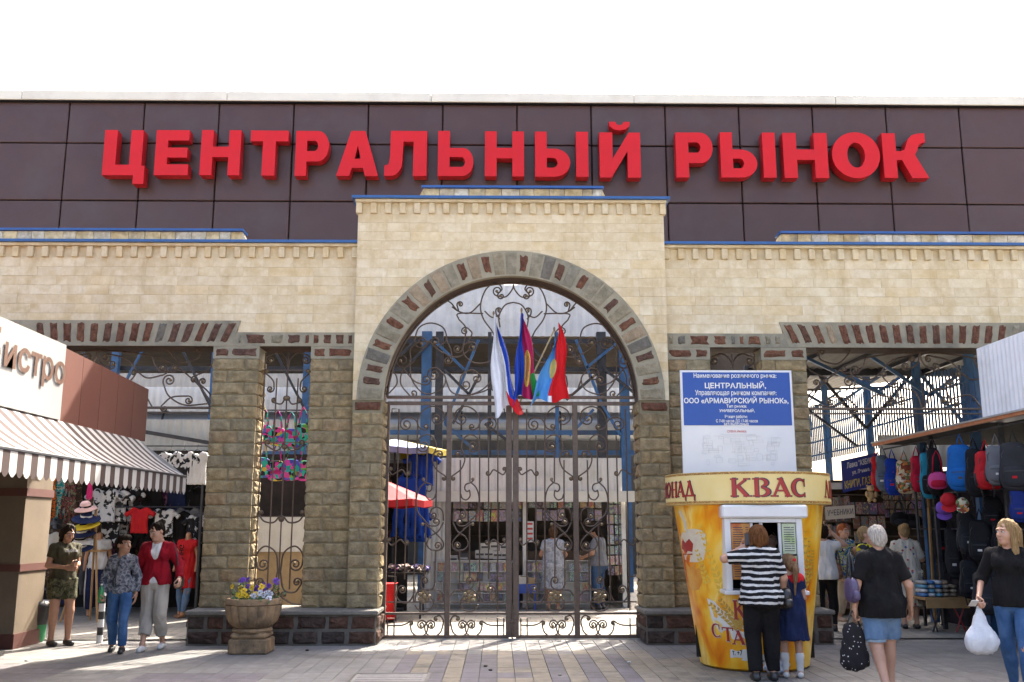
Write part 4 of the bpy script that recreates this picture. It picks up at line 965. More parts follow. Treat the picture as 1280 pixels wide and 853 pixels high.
flag('white, blue and red striped flag hanging leftmost on the gate', 617, 397, 637, 510, .06, .42, lambda u, v: 2 if v > .83 and u > .55 else (0 if u < .62 + .1 * v else 1), [fl['white'], fl['blue'], fl['red']], 3, .8, pole=(640, 500))
flag('blue, crimson and green flag with a gold emblem, middle of the three', 652, 393, 656, 494, .05, .4, lambda u, v: 0 if u < .42 else (1 if u < .8 or v < .7 else 2), [fl['blue'], fl['crimson'], fl['green']], 9, .4, blob((.42, .78), (.42, .86), [('emblem', mat('emblem_gold', (.62, .4, .04), (.5, .26, .03), 40, .6)), ('emblem_core', mat('emblem_red', (.4, .06, .04), (.55, .3, .03), 50, .6))]), pole=(646, 500))
flag('sky blue and red flag with a yellow emblem, rightmost of the three', 693, 417, 688, 498, .05, .6, lambda u, v: 0 if u < .5 else (2 if v > .9 and u < .6 else 1), [fl['sky'], fl['red'], fl['white']], 5, -1.2, blob((.36, .56), (.4, .68), [('emblem', mat('emblem_yellow', (.68, .5, .05), (.5, .4, .2), 40, .6))]), pole=(650, 502))
def onx(px, py, X):
    d = _ray(px, py); t = (X - CAM[0]) / d[0]; return d[1] * t, CAM[2] + d[2] * t
# ---------------------------------------------------------------- bistro kiosk at the left
m_wsign = mat('white_sign_board', (.25, .243, .23), (.235, .228, .216), 2, .45); m_brpan = mat('brown_fascia_panel', (.09, .032, .022), (.1, .038, .026), 1.5, .6, .03, spec=.2)
m_brlet = mat('bronze_letter', (.1, .055, .038), (.085, .045, .03), 6, .4); m_tan = mat('tan_render', (.155, .12, .085), (.135, .105, .073), 2, .85, .15, 50, dirt=(.12, .095, .07)); m_band = mat('dark_brown_band', (.07, .02, .014), (.085, .027, .018), 3, .6)
XF = -5.15
bz = thing('bistro_kiosk', 'bistro kiosk with white sign, brown fascia and tan pier at the left edge', 'kiosk', (-7, 12, 0))
Ye = onx(186, 487, XF)[0]; Yw = onx(80, 433, XF)[0]; zT = onx(80, 434, XF)[1]; zBt = onx(186, 553, XF)[1]
zTe = onx(186, 487, XF)[1]; zWb = onx(79, 527, XF)[1]
b = MB()
def slopebox(b, y0, y1, za0, za1, zb0, zb1, xa, xb, mi=0):
    vs = [(xa, y0, za0), (xb, y0, za0), (xb, y0, zb0), (xa, y0, zb0), (xa, y1, za1), (xb, y1, za1), (xb, y1, zb1), (xa, y1, zb1)]
    return b.add(vs, [(0, 1, 2, 3), (5, 4, 7, 6), (1, 5, 6, 2), (4, 0, 3, 7), (3, 2, 6, 7), (4, 5, 1, 0)], mi)
ny = 5
for i in range(ny):
    ya = Yw + (Ye - Yw) * i / ny + .004; yb = Yw + (Ye - Yw) * (i + 1) / ny - .004; f = lambda y: zT + (zTe - zT) * (y - Yw) / (Ye - Yw)
    slopebox(MB(), ya, yb, zBt, zBt, f(ya), f(yb), XF - .04, XF).build('fascia_panel', m_brpan, bz)
slopebox(MB(), Yw, Ye - .01, zBt + .01, zBt + .01, zT - .02, zTe - .02, -9.4, XF - .045).build('upper_body', m_brpan, bz)
board_ = slopebox(MB(), 6.4, Yw - .004, zWb, zWb, zT + .05, zT + .02, XF - .2, XF + .03).build('sign_board', m_wsign, bz)
MB().box((-9.4, 6.4, zBt), (XF - .21, Yw - .01, zT - .05)).build('upper_body', m_brpan, bz)
b = MB()        # the word on the sign; its first letter falls outside the picture
sx0, sx1 = onx(-6, 455, XF + .03)[0], onx(74, 462, XF + .03)[0]
zl0, zl1 = onx(40, 484, XF + .03)[1], onx(40, 441, XF + .03)[1]
(ya_, za_), (yb_, zb2_) = onx(-3, 475, XF), onx(75, 490, XF)
b2 = MB(); W = yb_ - ya_
b2.text('истро', 0, 0, W, .34, lambda x, z: (XF + .045, ya_ + x, zb2_ - .015 + z), .018); b2.build('sign_lettering', m_brlet, board_)
b2 = MB(); b2.text('Б', 0, 0, .24, .38, lambda x, z: (XF + .045, ya_ - .32 + x, zb2_ + .06 + z), .018); b2.build('sign_lettering', m_brlet, board_)
pz = 2.75
MB().box((-9.4, 6.4, 0), (-7.8, 13.75, zBt)).build('kiosk_body', m_tan, bz)  # body outside the view, added to block light from the pier front
MB().box((-9.4, 13.8, 0), (-6.8, 14.6, pz)).build('pier', m_tan, bz)
for (z0_, z1_) in ((0, .2), (1.03, 1.13), (2.06, 2.17)): MB().box((-9.42, 13.78, z0_), (-6.78, 14.62, z1_)).build('band', m_band, bz)
MB().box((-9.4, 13.4, pz), (-6.6, 14.6, zBt + .3)).build('pier_head', m_brpan, bz)
# awning: each stripe its own strip
aw = thing('striped_awning', 'white and brown striped awning with scalloped edge along the bistro', 'awning', (XF, 10, zBt))
m_aw = mat('awning_white', (.31, .3, .28), (.285, .275, .258), 3, .85); m_ab = mat('awning_brown', (.042, .028, .025), (.05, .034, .03), 3, .85)
Xa = at(232, 603, 13.42)[0]; za = at(232, 596, 13.42)[1]; N = 52; y0_, y1_ = 6.6, 13.42; st = (y1_ - y0_) / N
for i in range(N):
    ya, yb = y0_ + i * st, y0_ + (i + 1) * st; b = MB()
    b.sheet(lambda u, v: (XF + (Xa - XF) * v, ya + (yb - ya) * u, zBt + (za - zBt) * v - .05 * sin(pi * v)), 1, 4)
    b.build('stripe', m_aw if i % 2 else m_ab, aw, smooth=True)
for i in range(N):
    ya, yb = y0_ + i * st, y0_ + (i + 1) * st; m = m_aw if i % 2 else m_ab; n = 6
    pts = [(ya, za), (ya, za - .2)] + [(ya + (yb - ya) * (k / n), za - .2 - .045 * sin(pi * k / n)) for k in range(1, n)] + [(yb, za - .2), (yb, za)]
    b = MB(); vs = [(Xa + .004, p[0], p[1]) for p in pts]; b.add(vs, [tuple(range(len(vs)))]); b.build('scallop', m, aw)
MB().add([(XF, 13.42, zBt), (Xa, 13.42, za), (XF, 13.42, za)], [(0, 1, 2)]).build('end_cloth', m_aw, aw)
b = MB(); b.tube([(Xa, y0_, za), (Xa, y1_, za)], .018, 6); b.tube([(XF, 13.4, za - .05), (Xa, 13.4, za)], .015, 6); b.build('frame', m_dks, aw)
# striped bollard, bin
bx, by = gr(124, 804); bo = thing('bollard', 'black and white banded post beside the boy', 'bollard', (bx, by, 0))
for i in range(7): MB().lathe([(.0, i * .11), (.043, i * .11), (.043, i * .11 + .109), (.0, i * .11 + .109)], 14, (bx, by, 0)).build('band', mat('band_white', (.65, .64, .62), (.58, .57, .55), 8, .6) if i % 2 == 0 else mat('band_black', (.02, .02, .02), (.035, .035, .035), 8, .6), bo, smooth=True, sharp=40)
bx, by = gr(41, 803); bn = thing('litter_bin', 'green litter bin lined with a black bag beside the tan pier', 'litter bin', (bx, by, 0))
MB().lathe([(0, .01), (.13, .0), (.15, .05), (.175, .36), (.17, .36)], 20, (bx, by, 0)).build('bucket', mat('green_plastic', (.01, .16, .05), (.012, .19, .06), 6, .45), bn, smooth=True, sharp=40)
b = MB(); b.lathe([(.172, .25), (.19, .34), (.2, .5), (.19, .58), (.17, .56), (.15, .45), (0, .4)], 24, (bx, by, 0), fn=lambda t, z: 1 + .03 * sin(7 * t + 9 * z) + .02 * sin(13 * t)); b.build('bag_liner', mat('black_plastic', (.012, .012, .013), (.02, .02, .02), 15, .3, .3, 30), bn, smooth=True)
# ---------------------------------------------------------------- stone urn with pansies
ux, uy = -3.46, 13.42
urn = thing('stone_urn', 'fluted brown stone urn on a square base before the wall', 'urn', (ux, uy, 0))
m_urn = mat('weathered_urn_stone', (.32, .21, .115), (.2, .135, .08), 5, .9, .5, 40, dirt=(.06, .05, .04), dsc=3)
b = MB(); b.bbox((ux - .275, uy - .25, 0), (ux + .275, uy + .25, .2), .02); b.build('plinth', m_urn, urn); MB().bbox((ux - .255, uy - .235, .2), (ux + .255, uy + .235, .285), .03).build('base_block', m_urn, urn)
b = MB(); b.lathe([(.0, .285), (.27, .285), (.285, .31), (.27, .335), (.24, .34)], 32, (ux, uy, 0)); b.build('foot', m_urn, urn, smooth=True, sharp=50)
fl_ = lambda t, z: 1 + .085 * abs(sin(8 * t)) ** .7 * (1 if .36 < z < .66 else 0)
b = MB(); b.lathe([(.23, .34), (.275, .36), (.315, .42), (.345, .5), (.362, .58), (.37, .65)], 128, (ux, uy, 0), fn=fl_); b.build('fluted_bowl', m_urn, urn, smooth=True, sharp=50)
b = MB(); b.lathe([(.37, .65), (.388, .66), (.392, .7), (.38, .735), (.35, .74), (.335, .72), (.33, .66), (0, .65)], 48, (ux, uy, 0), fn=lambda t, z: 1 + .006 * sin(9 * t) + .004 * sin(23 * t)); b.build('rim', m_urn, urn, smooth=True, sharp=50)
MB().lathe([(.335, .685), (0, .7)], 24, (ux, uy, 0)).build('soil', mat('soil', (.03, .022, .015), (.05, .035, .025), 30, .95, .8, 60), urn)
m_leaf = mat('pansy_leaf', (.03, .085, .02), (.055, .13, .03), 20, .6)
m_pe = dict(yellow=mat('petal_yellow', (.7, .5, .02), (.6, .36, .015), 30, .6), purple=mat('petal_purple', (.1, .025, .26), (.16, .06, .38), 30, .6), white=mat('petal_white', (.6, .6, .62), (.5, .5, .56), 30, .6)); m_eye = mat('petal_eye', (.05, .015, .02), (.2, .1, .01), 30, .6)
_fm = {}
for col in ('yellow', 'purple', 'white'):
    b = MB()
    for k_ in range(5):
        a = 2 * pi * k_ / 5 + pi / 2; r_ = .021
        vs = [(0, 0, 0)] + [(r_ * 1.9 * (.55 + .45 * cos(q)) * cos(a) - r_ * .85 * sin(q) * sin(a), -.004 * abs(q), r_ * 1.9 * (.55 + .45 * cos(q)) * sin(a) + r_ * .85 * sin(q) * cos(a)) for q in (-2.2, -1.3, -.5, .5, 1.3, 2.2)]
        b.add([(v[0], v[1] - .002 * k_, v[2]) for v in vs], [(0, 1, 2), (0, 2, 3), (0, 3, 4), (0, 4, 5), (0, 5, 6)])
    b.ball((0, -.013, 0), .007, 5, 4, 1); _fm[col] = (b, [m_pe[col], m_eye])
r_ = random.Random(5)
def pansies(col, label, spots, nl):
    t = thing('pansy_plant', label, 'plant', (ux + spots[0][0], uy + spots[0][1], .69), group='pansies in the urn'); b = MB()
    for _ in range(nl):
        sx, sy, sz = r_.choice(spots); x = ux + sx + r_.gauss(0, .045); y = uy + sy + r_.gauss(0, .05); z = .7 + r_.random() * max(.02, sz - .72)
        M3 = Matrix.Rotation(r_.uniform(0, 6.3), 3, 'Z') @ Matrix.Rotation(r_.uniform(-.9, .6), 3, 'X'); L_ = r_.uniform(.03, .055)
        vs = [M3 @ Vector(v) for v in ((0, 0, 0), (L_ * .35, L_ * .45, .006), (0, L_, 0), (-L_ * .35, L_ * .45, .006))]; b.add([(v.x + x, v.y + y, v.z + z) for v in vs], [(0, 1, 2, 3)])
    for (sx, sy, sz) in spots: b.tube([(ux + sx * .8, uy + sy * .8, .68), (ux + sx, uy + sy, sz)], .003, 3)
    tag(b.build('leaves', m_leaf, t), kind='stuff'); first = None
    for (sx, sy, sz) in spots:
        if first is None: bb, mm = _fm[col]; o = first = bb.build('flower', mm, t)
        else: o = copyof(first, t)
        o.location = (ux + sx, uy + sy - .01, sz); o.rotation_euler = (rad(r_.uniform(-50, 5)), r_.uniform(-.3, .3), rad(r_.uniform(-40, 40))); o.scale = [r_.uniform(.85, 1.3)] * 3
pansies('yellow', 'yellow pansies on the left of the stone urn', [(r_.uniform(-.28, .12), r_.uniform(-.26, .1), r_.uniform(.76, .9)) for _ in range(15)], 320)
pansies('purple', 'purple pansies standing tallest at the back of the urn', [(r_.uniform(-.22, .26), r_.uniform(.02, .2), r_.uniform(.82, .97)) for _ in range(13)], 260)
pansies('white', 'white pansies at the right front of the urn', [(r_.uniform(.02, .26), r_.uniform(-.27, -.05), r_.uniform(.74, .83)) for _ in range(10)], 240)
urn.scale = (.93, .93, .95)
for _o in list(bpy.data.objects):
    if _o.name.startswith('pansy_plant'): _o.location.z -= .035
# ---------------------------------------------------------------- clothes
def cloth_mesh(kind, seed=0):
    h = .02
    if kind == 'tee':
        s = Sdf((-.48, -.12, -.02), (.48, .12, .74), h)
        for x in np.linspace(-.17, .17, 6): s.cap((x * 1.05, 0, 0), (x, 0, .6), .045, .04, .05)
        for q in (-1, 1): s.cap((q * .15, 0, .62), (q * .36, 0, .46), .045, .06, .04, flat=True)
        s.ell((0, -.03, .67), (.085, .08, .07), .01, 's'); s.cut((0, 0, -1), -.01)
    elif kind == 'dress':
        s = Sdf((-.42, -.15, -.62), (.42, .15, .74), h)
        for x in np.linspace(-.14, .14, 5): s.cap((x * 1.9, 0, -.55), (x, 0, .55), .05, .045, .06)
        for q in (-1, 1): s.cap((q * .12, 0, .55), (q * .1, 0, .7), .025, .02, .03)
        s.cut((0, 0, -1), .54)
    elif kind == 'trousers':
        s = Sdf((-.3, -.15, -1.02), (.3, .15, .1), h); s.cap((-.1, 0, 0), (.1, 0, 0), .09, .09, .05, .6)
        for q in (-1, 1): s.cap((q * .09, 0, -.08), (q * .11, 0, -.95), .085, .06, .03, .7, True)
    else:
        s = Sdf((-.2, -.12, -.85), (.2, .12, .05), h)
        for x in (-.09, -.03, .03, .09): s.cap((x * 1.3, .02 * sin(x * 90), -.8 + abs(x) * 1.2), (x * .8, 0, 0), .032, .03, .03)
    s.folds(.012, (30, 10, 6), seed); return s.mesh()
CM = {}
def garment(kind, var, loc, m, label, group, s=(1, 1, 1), rz=0, hanger=True, cat=None, ry=0.):
    t = thing({'tee': 'hanging_shirt', 'dress': 'hanging_dress', 'trousers': 'hanging_trousers', 'scarf': 'hanging_scarf'}[kind], label, cat or {'tee': 'shirt', 'dress': 'dress', 'trousers': 'trousers', 'scarf': 'scarf'}[kind], loc, rz, group)
    t.scale = s
    if (kind, var) not in CM:
        P, F = cloth_mesh(kind, var * 5 + len(kind)); o = CM[(kind, var)] = npobj('cloth', P, F, m, t)
    else: o = copyof(CM[(kind, var)], t); o.matrix_parent_inverse = Matrix(); o.material_slots[0].link = 'OBJECT'; o.material_slots[0].material = m
    if hanger:
        b = MB(); z = .68 if kind != 'trousers' else .05
        b.tube([(-.17, 0, z - .06), (0, 0, z + .03), (.17, 0, z - .06)], .007, 4); b.tube([(0, 0, z + .03), (0, 0, z + .09), (.02, 0, z + .12), (0, 0, z + .14)], .004, 4); b.build('hanger', m_dks, t, world=False)
    return t
mp_ = dict(
 bw=pat('print_black_white', [(.55, .55, .54), (.55, .55, .54), (.03, .03, .03)], 9, 'noise'), wb=pat('print_white_black', [(.02, .02, .022), (.02, .02, .022), (.5, .5, .5)], 8, 'noise'), white=mat('cloth_white', (.58, .57, .55), (.52, .51, .49), 5, .9, .5, 16), cream=mat('cloth_cream', (.5, .45, .36), (.44, .4, .32), 5, .9, .5, 16),
 black=mat('cloth_black', (.007, .0065, .007), (.011, .01, .01), 5, .9, .5, 16), red=mat('cloth_red', (.5, .02, .02), (.42, .015, .02), 5, .9, .5, 16), orange=pat('print_orange', [(.45, .04, .02), (.5, .2, .03), (.1, .03, .02), (.42, .1, .02)], 12), teal=pat('print_teal', [(.02, .2, .2), (.04, .26, .25), (.35, .35, .3), (.02, .1, .12)], 14),
 navy=mat('cloth_navy', (.012, .018, .05), (.016, .024, .07), 5, .9, .5, 16), floral=pat('print_dark_floral', [(.02, .018, .018), (.2, .06, .05), (.03, .03, .03), (.16, .14, .08)], 18), brown=pat('print_brown', [(.1, .06, .035), (.06, .04, .03), (.2, .14, .08)], 16), grey=mat('cloth_grey', (.13, .13, .14), (.17, .17, .18), 5, .9, .5, 16), pink=mat('cloth_pink', (.55, .03, .14), (.48, .025, .12), 5, .9), blue=mat('cloth_blue', (.01, .045, .25), (.01, .035, .2), 5, .9), purple=pat('print_purple', [(.12, .03, .1), (.05, .02, .06), (.2, .08, .14)], 15))
cs = thing('clothing_stall', 'dark open clothing stall behind the left opening, packed with garments', 'stall', (-7.4, 20, 0))
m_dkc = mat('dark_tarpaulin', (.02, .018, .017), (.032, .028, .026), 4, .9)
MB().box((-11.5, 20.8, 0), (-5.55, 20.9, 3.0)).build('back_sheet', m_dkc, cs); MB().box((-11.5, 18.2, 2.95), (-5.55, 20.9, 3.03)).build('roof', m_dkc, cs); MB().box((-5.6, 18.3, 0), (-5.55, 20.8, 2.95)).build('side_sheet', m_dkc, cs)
corr(MB(), -11.5, -4.0, 3.03, 3.62, 18.3, .18, .02).build('fascia_sheet', mat('translucent_sheet', (.42, .43, .41), (.36, .37, .35), 2, .6), cs)
bar(MB(), (-8.3, 18.1, 3.62), (-5.4, 18.1, 3.14), .07).build('brace', m_dks, cs)
for x in (-11.3, -8.6, -5.7): MB().tube([(x, 18.3, 0), (x, 18.3, 3.)], .03, 6).build('post', m_dks, cs)
for (y, z) in ((18.5, 2.75), (19.3, 2.6), (20.2, 2.7), (18.6, 2.0)): MB().tube([(-11.4, y, z), (-5.6, y, z)], .015, 5).build('rail', m_dks, cs)
def hang(kind, var, px, py_top, Y, key, label, s=1., top=.74, cat=None, rz=0):
    x, z = at(px, py_top, Y); return garment(kind, var, (x, Y, z - top * s), mp_[key], label, 'clothes hanging in the left stall', (s, s, s), rz, kind != 'scarf', cat)
for a in (('scarf', 0, 53, 598, 17.9, 'cream', 'long cream scarf hanging nearest the tan pier', 1.15, .0), ('scarf', 1, 63, 598, 18.1, 'orange', 'red and orange patterned scarf next to the cream scarf', 1.0, .0), ('scarf', 0, 70, 600, 18.2, 'red', 'plain red scarf hanging between orange and teal ones', .7, .0), ('scarf', 1, 77, 600, 18.2, 'teal', 'teal patterned scarf left of the pile of hats', .9, .0), ('scarf', 0, 88, 600, 18.2, 'floral', 'dark flowered scarf hanging above the camouflage woman', 1.0, .0), ('scarf', 1, 113, 604, 18.3, 'pink', 'short bright pink scarf above the hats', .4, .0),
          ('tee', 0, 132, 606, 18.6, 'bw', 'white shirt with black print hanging above the headless white-shirt mannequin', .95, .74), ('tee', 1, 147, 608, 18.7, 'bw', 'white shirt with black print hanging behind the boy', .9, .74), ('tee', 0, 160, 604, 18.9, 'wb', 'black shirt with white print behind the boy\'s head', 1.0, .74), ('tee', 1, 176, 630, 18.6, 'red', 'red shirt hanging behind the woman in red', .75, .74), ('dress', 0, 192, 600, 19.0, 'black', 'black dress hanging behind the woman in the red jacket', 1., .74), ('dress', 1, 206, 604, 19.2, 'purple', 'dark purple patterned dress deep in the stall', 1., .74), ('dress', 0, 222, 606, 19.2, 'navy', 'navy dress hanging above the red tunic mannequin', 1., .74), ('tee', 0, 236, 630, 18.9, 'grey', 'grey shirt hanging behind the red tunic', 1., .74), ('dress', 1, 248, 606, 19.0, 'black', 'black dress at the right end of the stall, beside the pillar', 1.1, .74),
          ('scarf', 0, 58, 600, 18.6, 'teal', 'teal scarf half hidden behind the cream one', 1.1, .0), ('scarf', 1, 83, 602, 18.5, 'cream', 'cream scarf between teal and dark flowered ones', .8, .0), ('scarf', 1, 96, 602, 18.6, 'brown', 'brown patterned scarf above the hats', 1., .0), ('tee', 1, 140, 640, 18.9, 'wb', 'black shirt with white print lower behind the boy', .8, .74), ('tee', 0, 152, 642, 19.1, 'bw', 'white printed shirt lower behind the boy, beside the black one', .7, .74), ('tee', 0, 206, 632, 18.7, 'bw', 'white printed shirt hanging just right of the woman in red', .8, .74), ('tee', 1, 222, 634, 18.8, 'black', 'black shirt behind the red tunic mannequin', .9, .74), ('tee', 0, 248, 640, 18.6, 'wb', 'black printed shirt at the right end, beside the pillar', .8, .74), ('trousers', 0, 60, 700, 18.5, 'brown', 'brown trousers hanging low beside the tan pier', .8, .05), ('trousers', 1, 88, 700, 18.6, 'navy', 'navy trousers hanging low by the camouflage woman', .8, .05),
          ('dress', 0, 72, 652, 19.4, 'brown', 'brown patterned dress low behind the camouflage woman', 1., .74), ('dress', 1, 92, 655, 19.4, 'floral', 'dark flowered dress behind the hats', 1., .74), ('dress', 0, 140, 662, 19.6, 'purple', 'purple patterned dress low behind the boy', 1., .74), ('trousers', 0, 100, 690, 19.0, 'grey', 'grey trousers low behind the camouflage woman', .8, .05), ('dress', 1, 158, 660, 19.6, 'black', 'black dress low between boy and woman in red', 1., .74), ('dress', 1, 120, 612, 19.4, 'brown', 'brown patterned dress high behind the hats', 1., .74), ('trousers', 1, 200, 690, 19.2, 'navy', 'navy trousers hanging right of the woman in red', .8, .05), ('tee', 1, 62, 660, 18.6, 'cream', 'cream shirt hanging low beside the tan pier', .9, .74), ('dress', 0, 60, 640, 20, 'grey', 'grey dress at the back of the stall by the tan pier', 1.2, .74), ('dress', 0, 175, 610, 19.8, 'floral', 'dark flowered dress at the back, above the woman in red', 1.1, .74)):
    hang(*a)
for i, (px, key, lab) in enumerate(((214, 'bw', 'white printed shirt, leftmost of the high row by the pillar'), (231, 'wb', 'black printed shirt in the middle of the high row by the pillar'), (247, 'white', 'plain white shirt, rightmost of the high row by the pillar'))): x, z = at(px, 562, 16.6); garment('tee', i % 2, (x, 16.6, z - .6), mp_[key], lab, 'shirts hung high by the pillar', (.75, .75, .85), 0, True)
MB().tube([(-7, 16.6, at(230, 560, 16.6)[1] + .03), (-4.7, 16.6, at(230, 560, 16.6)[1] + .03)], .012, 5).build('rail', m_dks, cs)
# pile of hats on a wooden stand
hx, hz = at(104, 690, 17.6); hs = thing('display_easel', 'wooden easel carrying the pile of sun hats', 'easel', (hx, 17.75, 0)); m_wood = mat('pale_wood', (.34, .2, .08), (.28, .16, .06), 9, .7)
for (u0, u1, y0_, y1_) in ((-.28, .12, 17.55, 17.75), (.36, .1, 17.55, 17.75), (.05, .1, 18.0, 17.78)): MB().tube([(hx + u0, y0_, 0), (hx + u1, y1_, hz + .75)], .02, 5).build('leg', m_wood, hs)
MB().box((hx - .2, 17.6, hz + .0), (hx + .3, 17.9, hz + .03)).build('shelf', m_wood, hs)
for i, (px, py, c, lab, rr) in enumerate(((101, 684, 'navy', 'navy and white hat at the bottom of the hat pile', .2), (100, 674, 'white', 'white hat second from the bottom of the hat pile', .21), (103, 665, 'navy', 'navy hat in the middle of the hat pile', .22), (107, 655, 'y', 'yellow sun hat in the hat pile', .24), (108, 646, 'navy', 'wide navy hat below the pink one', .25), (107, 634, 'p', 'pale pink sun hat on top of the pile', .19))):
    x, z = at(px, py, 17.6); m = {'y': mat('straw_yellow', (.55, .42, .03), (.5, .36, .03), 8, .85), 'p': mat('straw_pink', (.6, .4, .36), (.54, .34, .3), 8, .85)}.get(c) or mp_[c]
    t = thing('sun_hat', lab, 'hat', (x, 17.6, z), group='hats in the pile'); b = MB(); b.lathe([(0, .1), (.06, .1), (.09, .07), (.1, 0), (rr, -.035), (rr * 1.02, -.045), (.1, -.012), (0, -.01)], 20, fn=lambda q, z_: 1 + .04 * sin(2 * q + i)); cr_ = b.build('crown', m, t, True, world=False); MB().lathe([(.102, .005), (.1, .035)], 20).build('ribbon', mp_['white'] if c == 'navy' else mp_['black'], cr_, True, world=False)
    t.rotation_euler = (rad(18), rad(RN.uniform(-8, 8)), 0)
# ---------------------------------------------------------------- goods behind the narrow left window
tb = thing('market_table', 'covered table with white cloth behind the narrow window grille', 'table', (-3.95, 16.5, 0))
(xa, zb3), (xb, zt3) = at(318, 690, 16.3), at(384, 646, 16.3)
b = MB(); b.sheet(lambda u, v: (xa - .15 + (xb - xa + .35) * u, 16.3 - .02 * sin(u * 30) * v, zt3 - (zt3 - zb3) * v), 30, 3); b.sheet(lambda u, v: (xa - .15 + (xb - xa + .35) * u, 16.3 + .8 * v, zt3), 2, 2); b.build('white_cloth', mp_['white'], tb, smooth=False)
MB().bbox((xa - .1, 16.36, 0), (xb + .15, 17, zb3 + .05), .01).build('body', mat('tan_carton', (.36, .26, .14)), tb)
pats = [pat('woven_%d' % i, c, 14, 'cells') for i, c in enumerate(([(.03, .3, .22), (.5, .05, .2), (.1, .1, .35), (.02, .02, .03)], [(.5, .04, .22), (.02, .02, .03), (.05, .35, .25), (.45, .3, .05)], [(.06, .06, .3), (.4, .05, .25), (.02, .25, .2), (.3, .02, .1)], [(.02, .02, .02), (.4, .05, .2), (.05, .3, .3), (.1, .25, .05)]))]
def handbag(name, label, loc, size, m, group=None, cat='bag', strap=.22, rz=0, m2=None, p=3.2, parts=True):
    t = thing(name, label, cat, loc, rz, group); vs, fs = rbox(*size, p, 6); vs = [(v[0] * (1 + .12 * (-v[2] / size[2])), v[1], v[2]) for v in vs]
    b = MB(); b.add([(v[0], v[1], v[2] - size[2] / 2) for v in vs], fs); b.build('body', m, t, True, False)
    if parts: vs, fs = rbox(size[0] * .72, size[1] * .5, size[2] * .42, 3.5, 4); MB().add([(v[0], v[1] - size[1] * .42, v[2] - size[2] * .68) for v in vs], fs).build('pocket', m2 or m, t, True, False)
    if strap:
        for s_ in (-1, 1): MB().tube([(-size[0] * .25, s_ * size[1] * .25, -.02), (-size[0] * .16, s_ * .02, strap * .7), (0, 0, strap), (size[0] * .16, s_ * .02, strap * .7), (size[0] * .25, s_ * size[1] * .25, -.02)], .011, 5).build('strap', m2 or m_dks, t, True, False)
    return t
for i, (px, py, w_, h_) in enumerate(((330, 531, .3, .34), (347, 534, .3, .34), (364, 536, .32, .36), (379, 530, .3, .36), (328, 572, .32, .36), (346, 576, .32, .36), (364, 574, .34, .38), (381, 576, .3, .36))):
    x, z = at(px, py, 17.2 + .05 * (i % 2)); handbag('woven_bag', 'bright woven pink and green bag behind the narrow window, %s row, %s from the left' % ('upper' if i < 4 else 'lower', nth(i % 4)), (x, 17.2 + .05 * (i % 2), z), (w_, .1, h_), pats[i % 4], 'woven bags behind the narrow window', strap=.3, m2=pats[(i + 1) % 4])
for px_ in (560,): MB().tube([(-5.2, 17.3, at(340, 520, 17.3)[1] + .1), (-3.0, 17.3, at(340, 520, 17.3)[1] + .1)], .014, 5).build('rail', m_dks, cs)
wk = thing('stall_partition', 'dark partition behind the woven bags and the narrow window', 'partition', (-4, 18, 0)); MB().box((-5.5, 18.0, 0), (-2.6, 18.08, 2.95)).build('sheet', m_dkc, wk); MB().tube([(-4.62, 17.6, 0), (-4.62, 17.6, 3.2)], .05, 6).build('post', mat('brown_post', (.06, .03, .02), (.08, .04, .03), 8, .7), wk)
# ---------------------------------------------------------------- goods left behind the gate: blue clothes, table of wares, red cloth
bs = thing('wares_table', 'dark table of small wares at the left behind the gate', 'table', (-2.4, 18.4, 0))
MB().box((-3.4, 18.1, .78), (-1.5, 18.9, .82)).build('top', m_dkc, bs)
for x in (-3.3, -1.6):
    for y in (18.15, 18.85): MB().box((x - .02, y - .02, 0), (x + .02, y + .02, .78)).build('leg', m_dks, bs)
MB().box((-4.2, 19.8, 0), (-2.0, 19.9, 2.9)).build('back_sheet', m_dkc, bs)
for i, (px, py, k_, key) in enumerate(((510, 588, 'dress', 'blue'), (520, 590, 'dress', 'blue'), (527, 560, 'tee', 'blue'), (516, 630, 'tee', 'blue'), (500, 580, 'dress', 'black'), (490, 590, 'dress', 'brown'))):
    x, z = at(px, py, 19.2); garment(k_, i % 2, (x, 19.2 + .1 * i, z - .74), mp_[key], ['long blue dress, left one of two behind the gate', 'long blue dress, right one of two behind the gate', 'blue shirt high beside the newsstand', 'blue shirt low behind the gate', 'black dress beside the blue clothes behind the gate', 'brown patterned dress at the gate\'s left side'][i], 'clothes behind the gate')
for i in range(26):
    px = RN.uniform(482, 536); py = RN.uniform(701, 716); x, z = at(px, py, 18.4); c = RN.choice([(.5, .5, .5), (.2, .05, .15), (.05, .2, .08), (.3, .28, .1), (.08, .06, .2), (.4, .3, .25)])
    vs, fs = rbox(RN.uniform(.08, .16), .1, RN.uniform(.06, .12), 4, 2); tag(MB().add([(v[0] + x, v[1] + 18.2 + RN.random() * .5, v[2] + .86 + RN.random() * .05) for v in vs], fs).build('small_ware', mat('ware_%d' % (i % 9), c, None, 20, .5)), 'small packed ware in the heap on the table behind the gate', 'packet', 'wares on the table behind the gate')
b = MB(); (xa, zb4), (xb, zt4) = at(474, 760, 17.4), at(495, 730, 17.4); b.sheet(lambda u, v: (xa - .3 + (xb - xa + .3) * u, 17.4 - .04 * sin(u * 20) * v, zt4 - (zt4 - .05) * v), 20, 4); b.sheet(lambda u, v: (xa - .3 + (xb - xa + .3) * u, 17.4 + .4 * v, zt4), 2, 2)
rt = thing('draped_stand', 'low stand draped in red cloth at the left edge of the gate', 'stand', (xa, 17.6, 0)); b.build('cloth', mp_['red'], rt); MB().box((xa - .28, 17.45, 0), (xb - .02, 17.78, zt4 - .02)).build('box', m_dkc, rt)
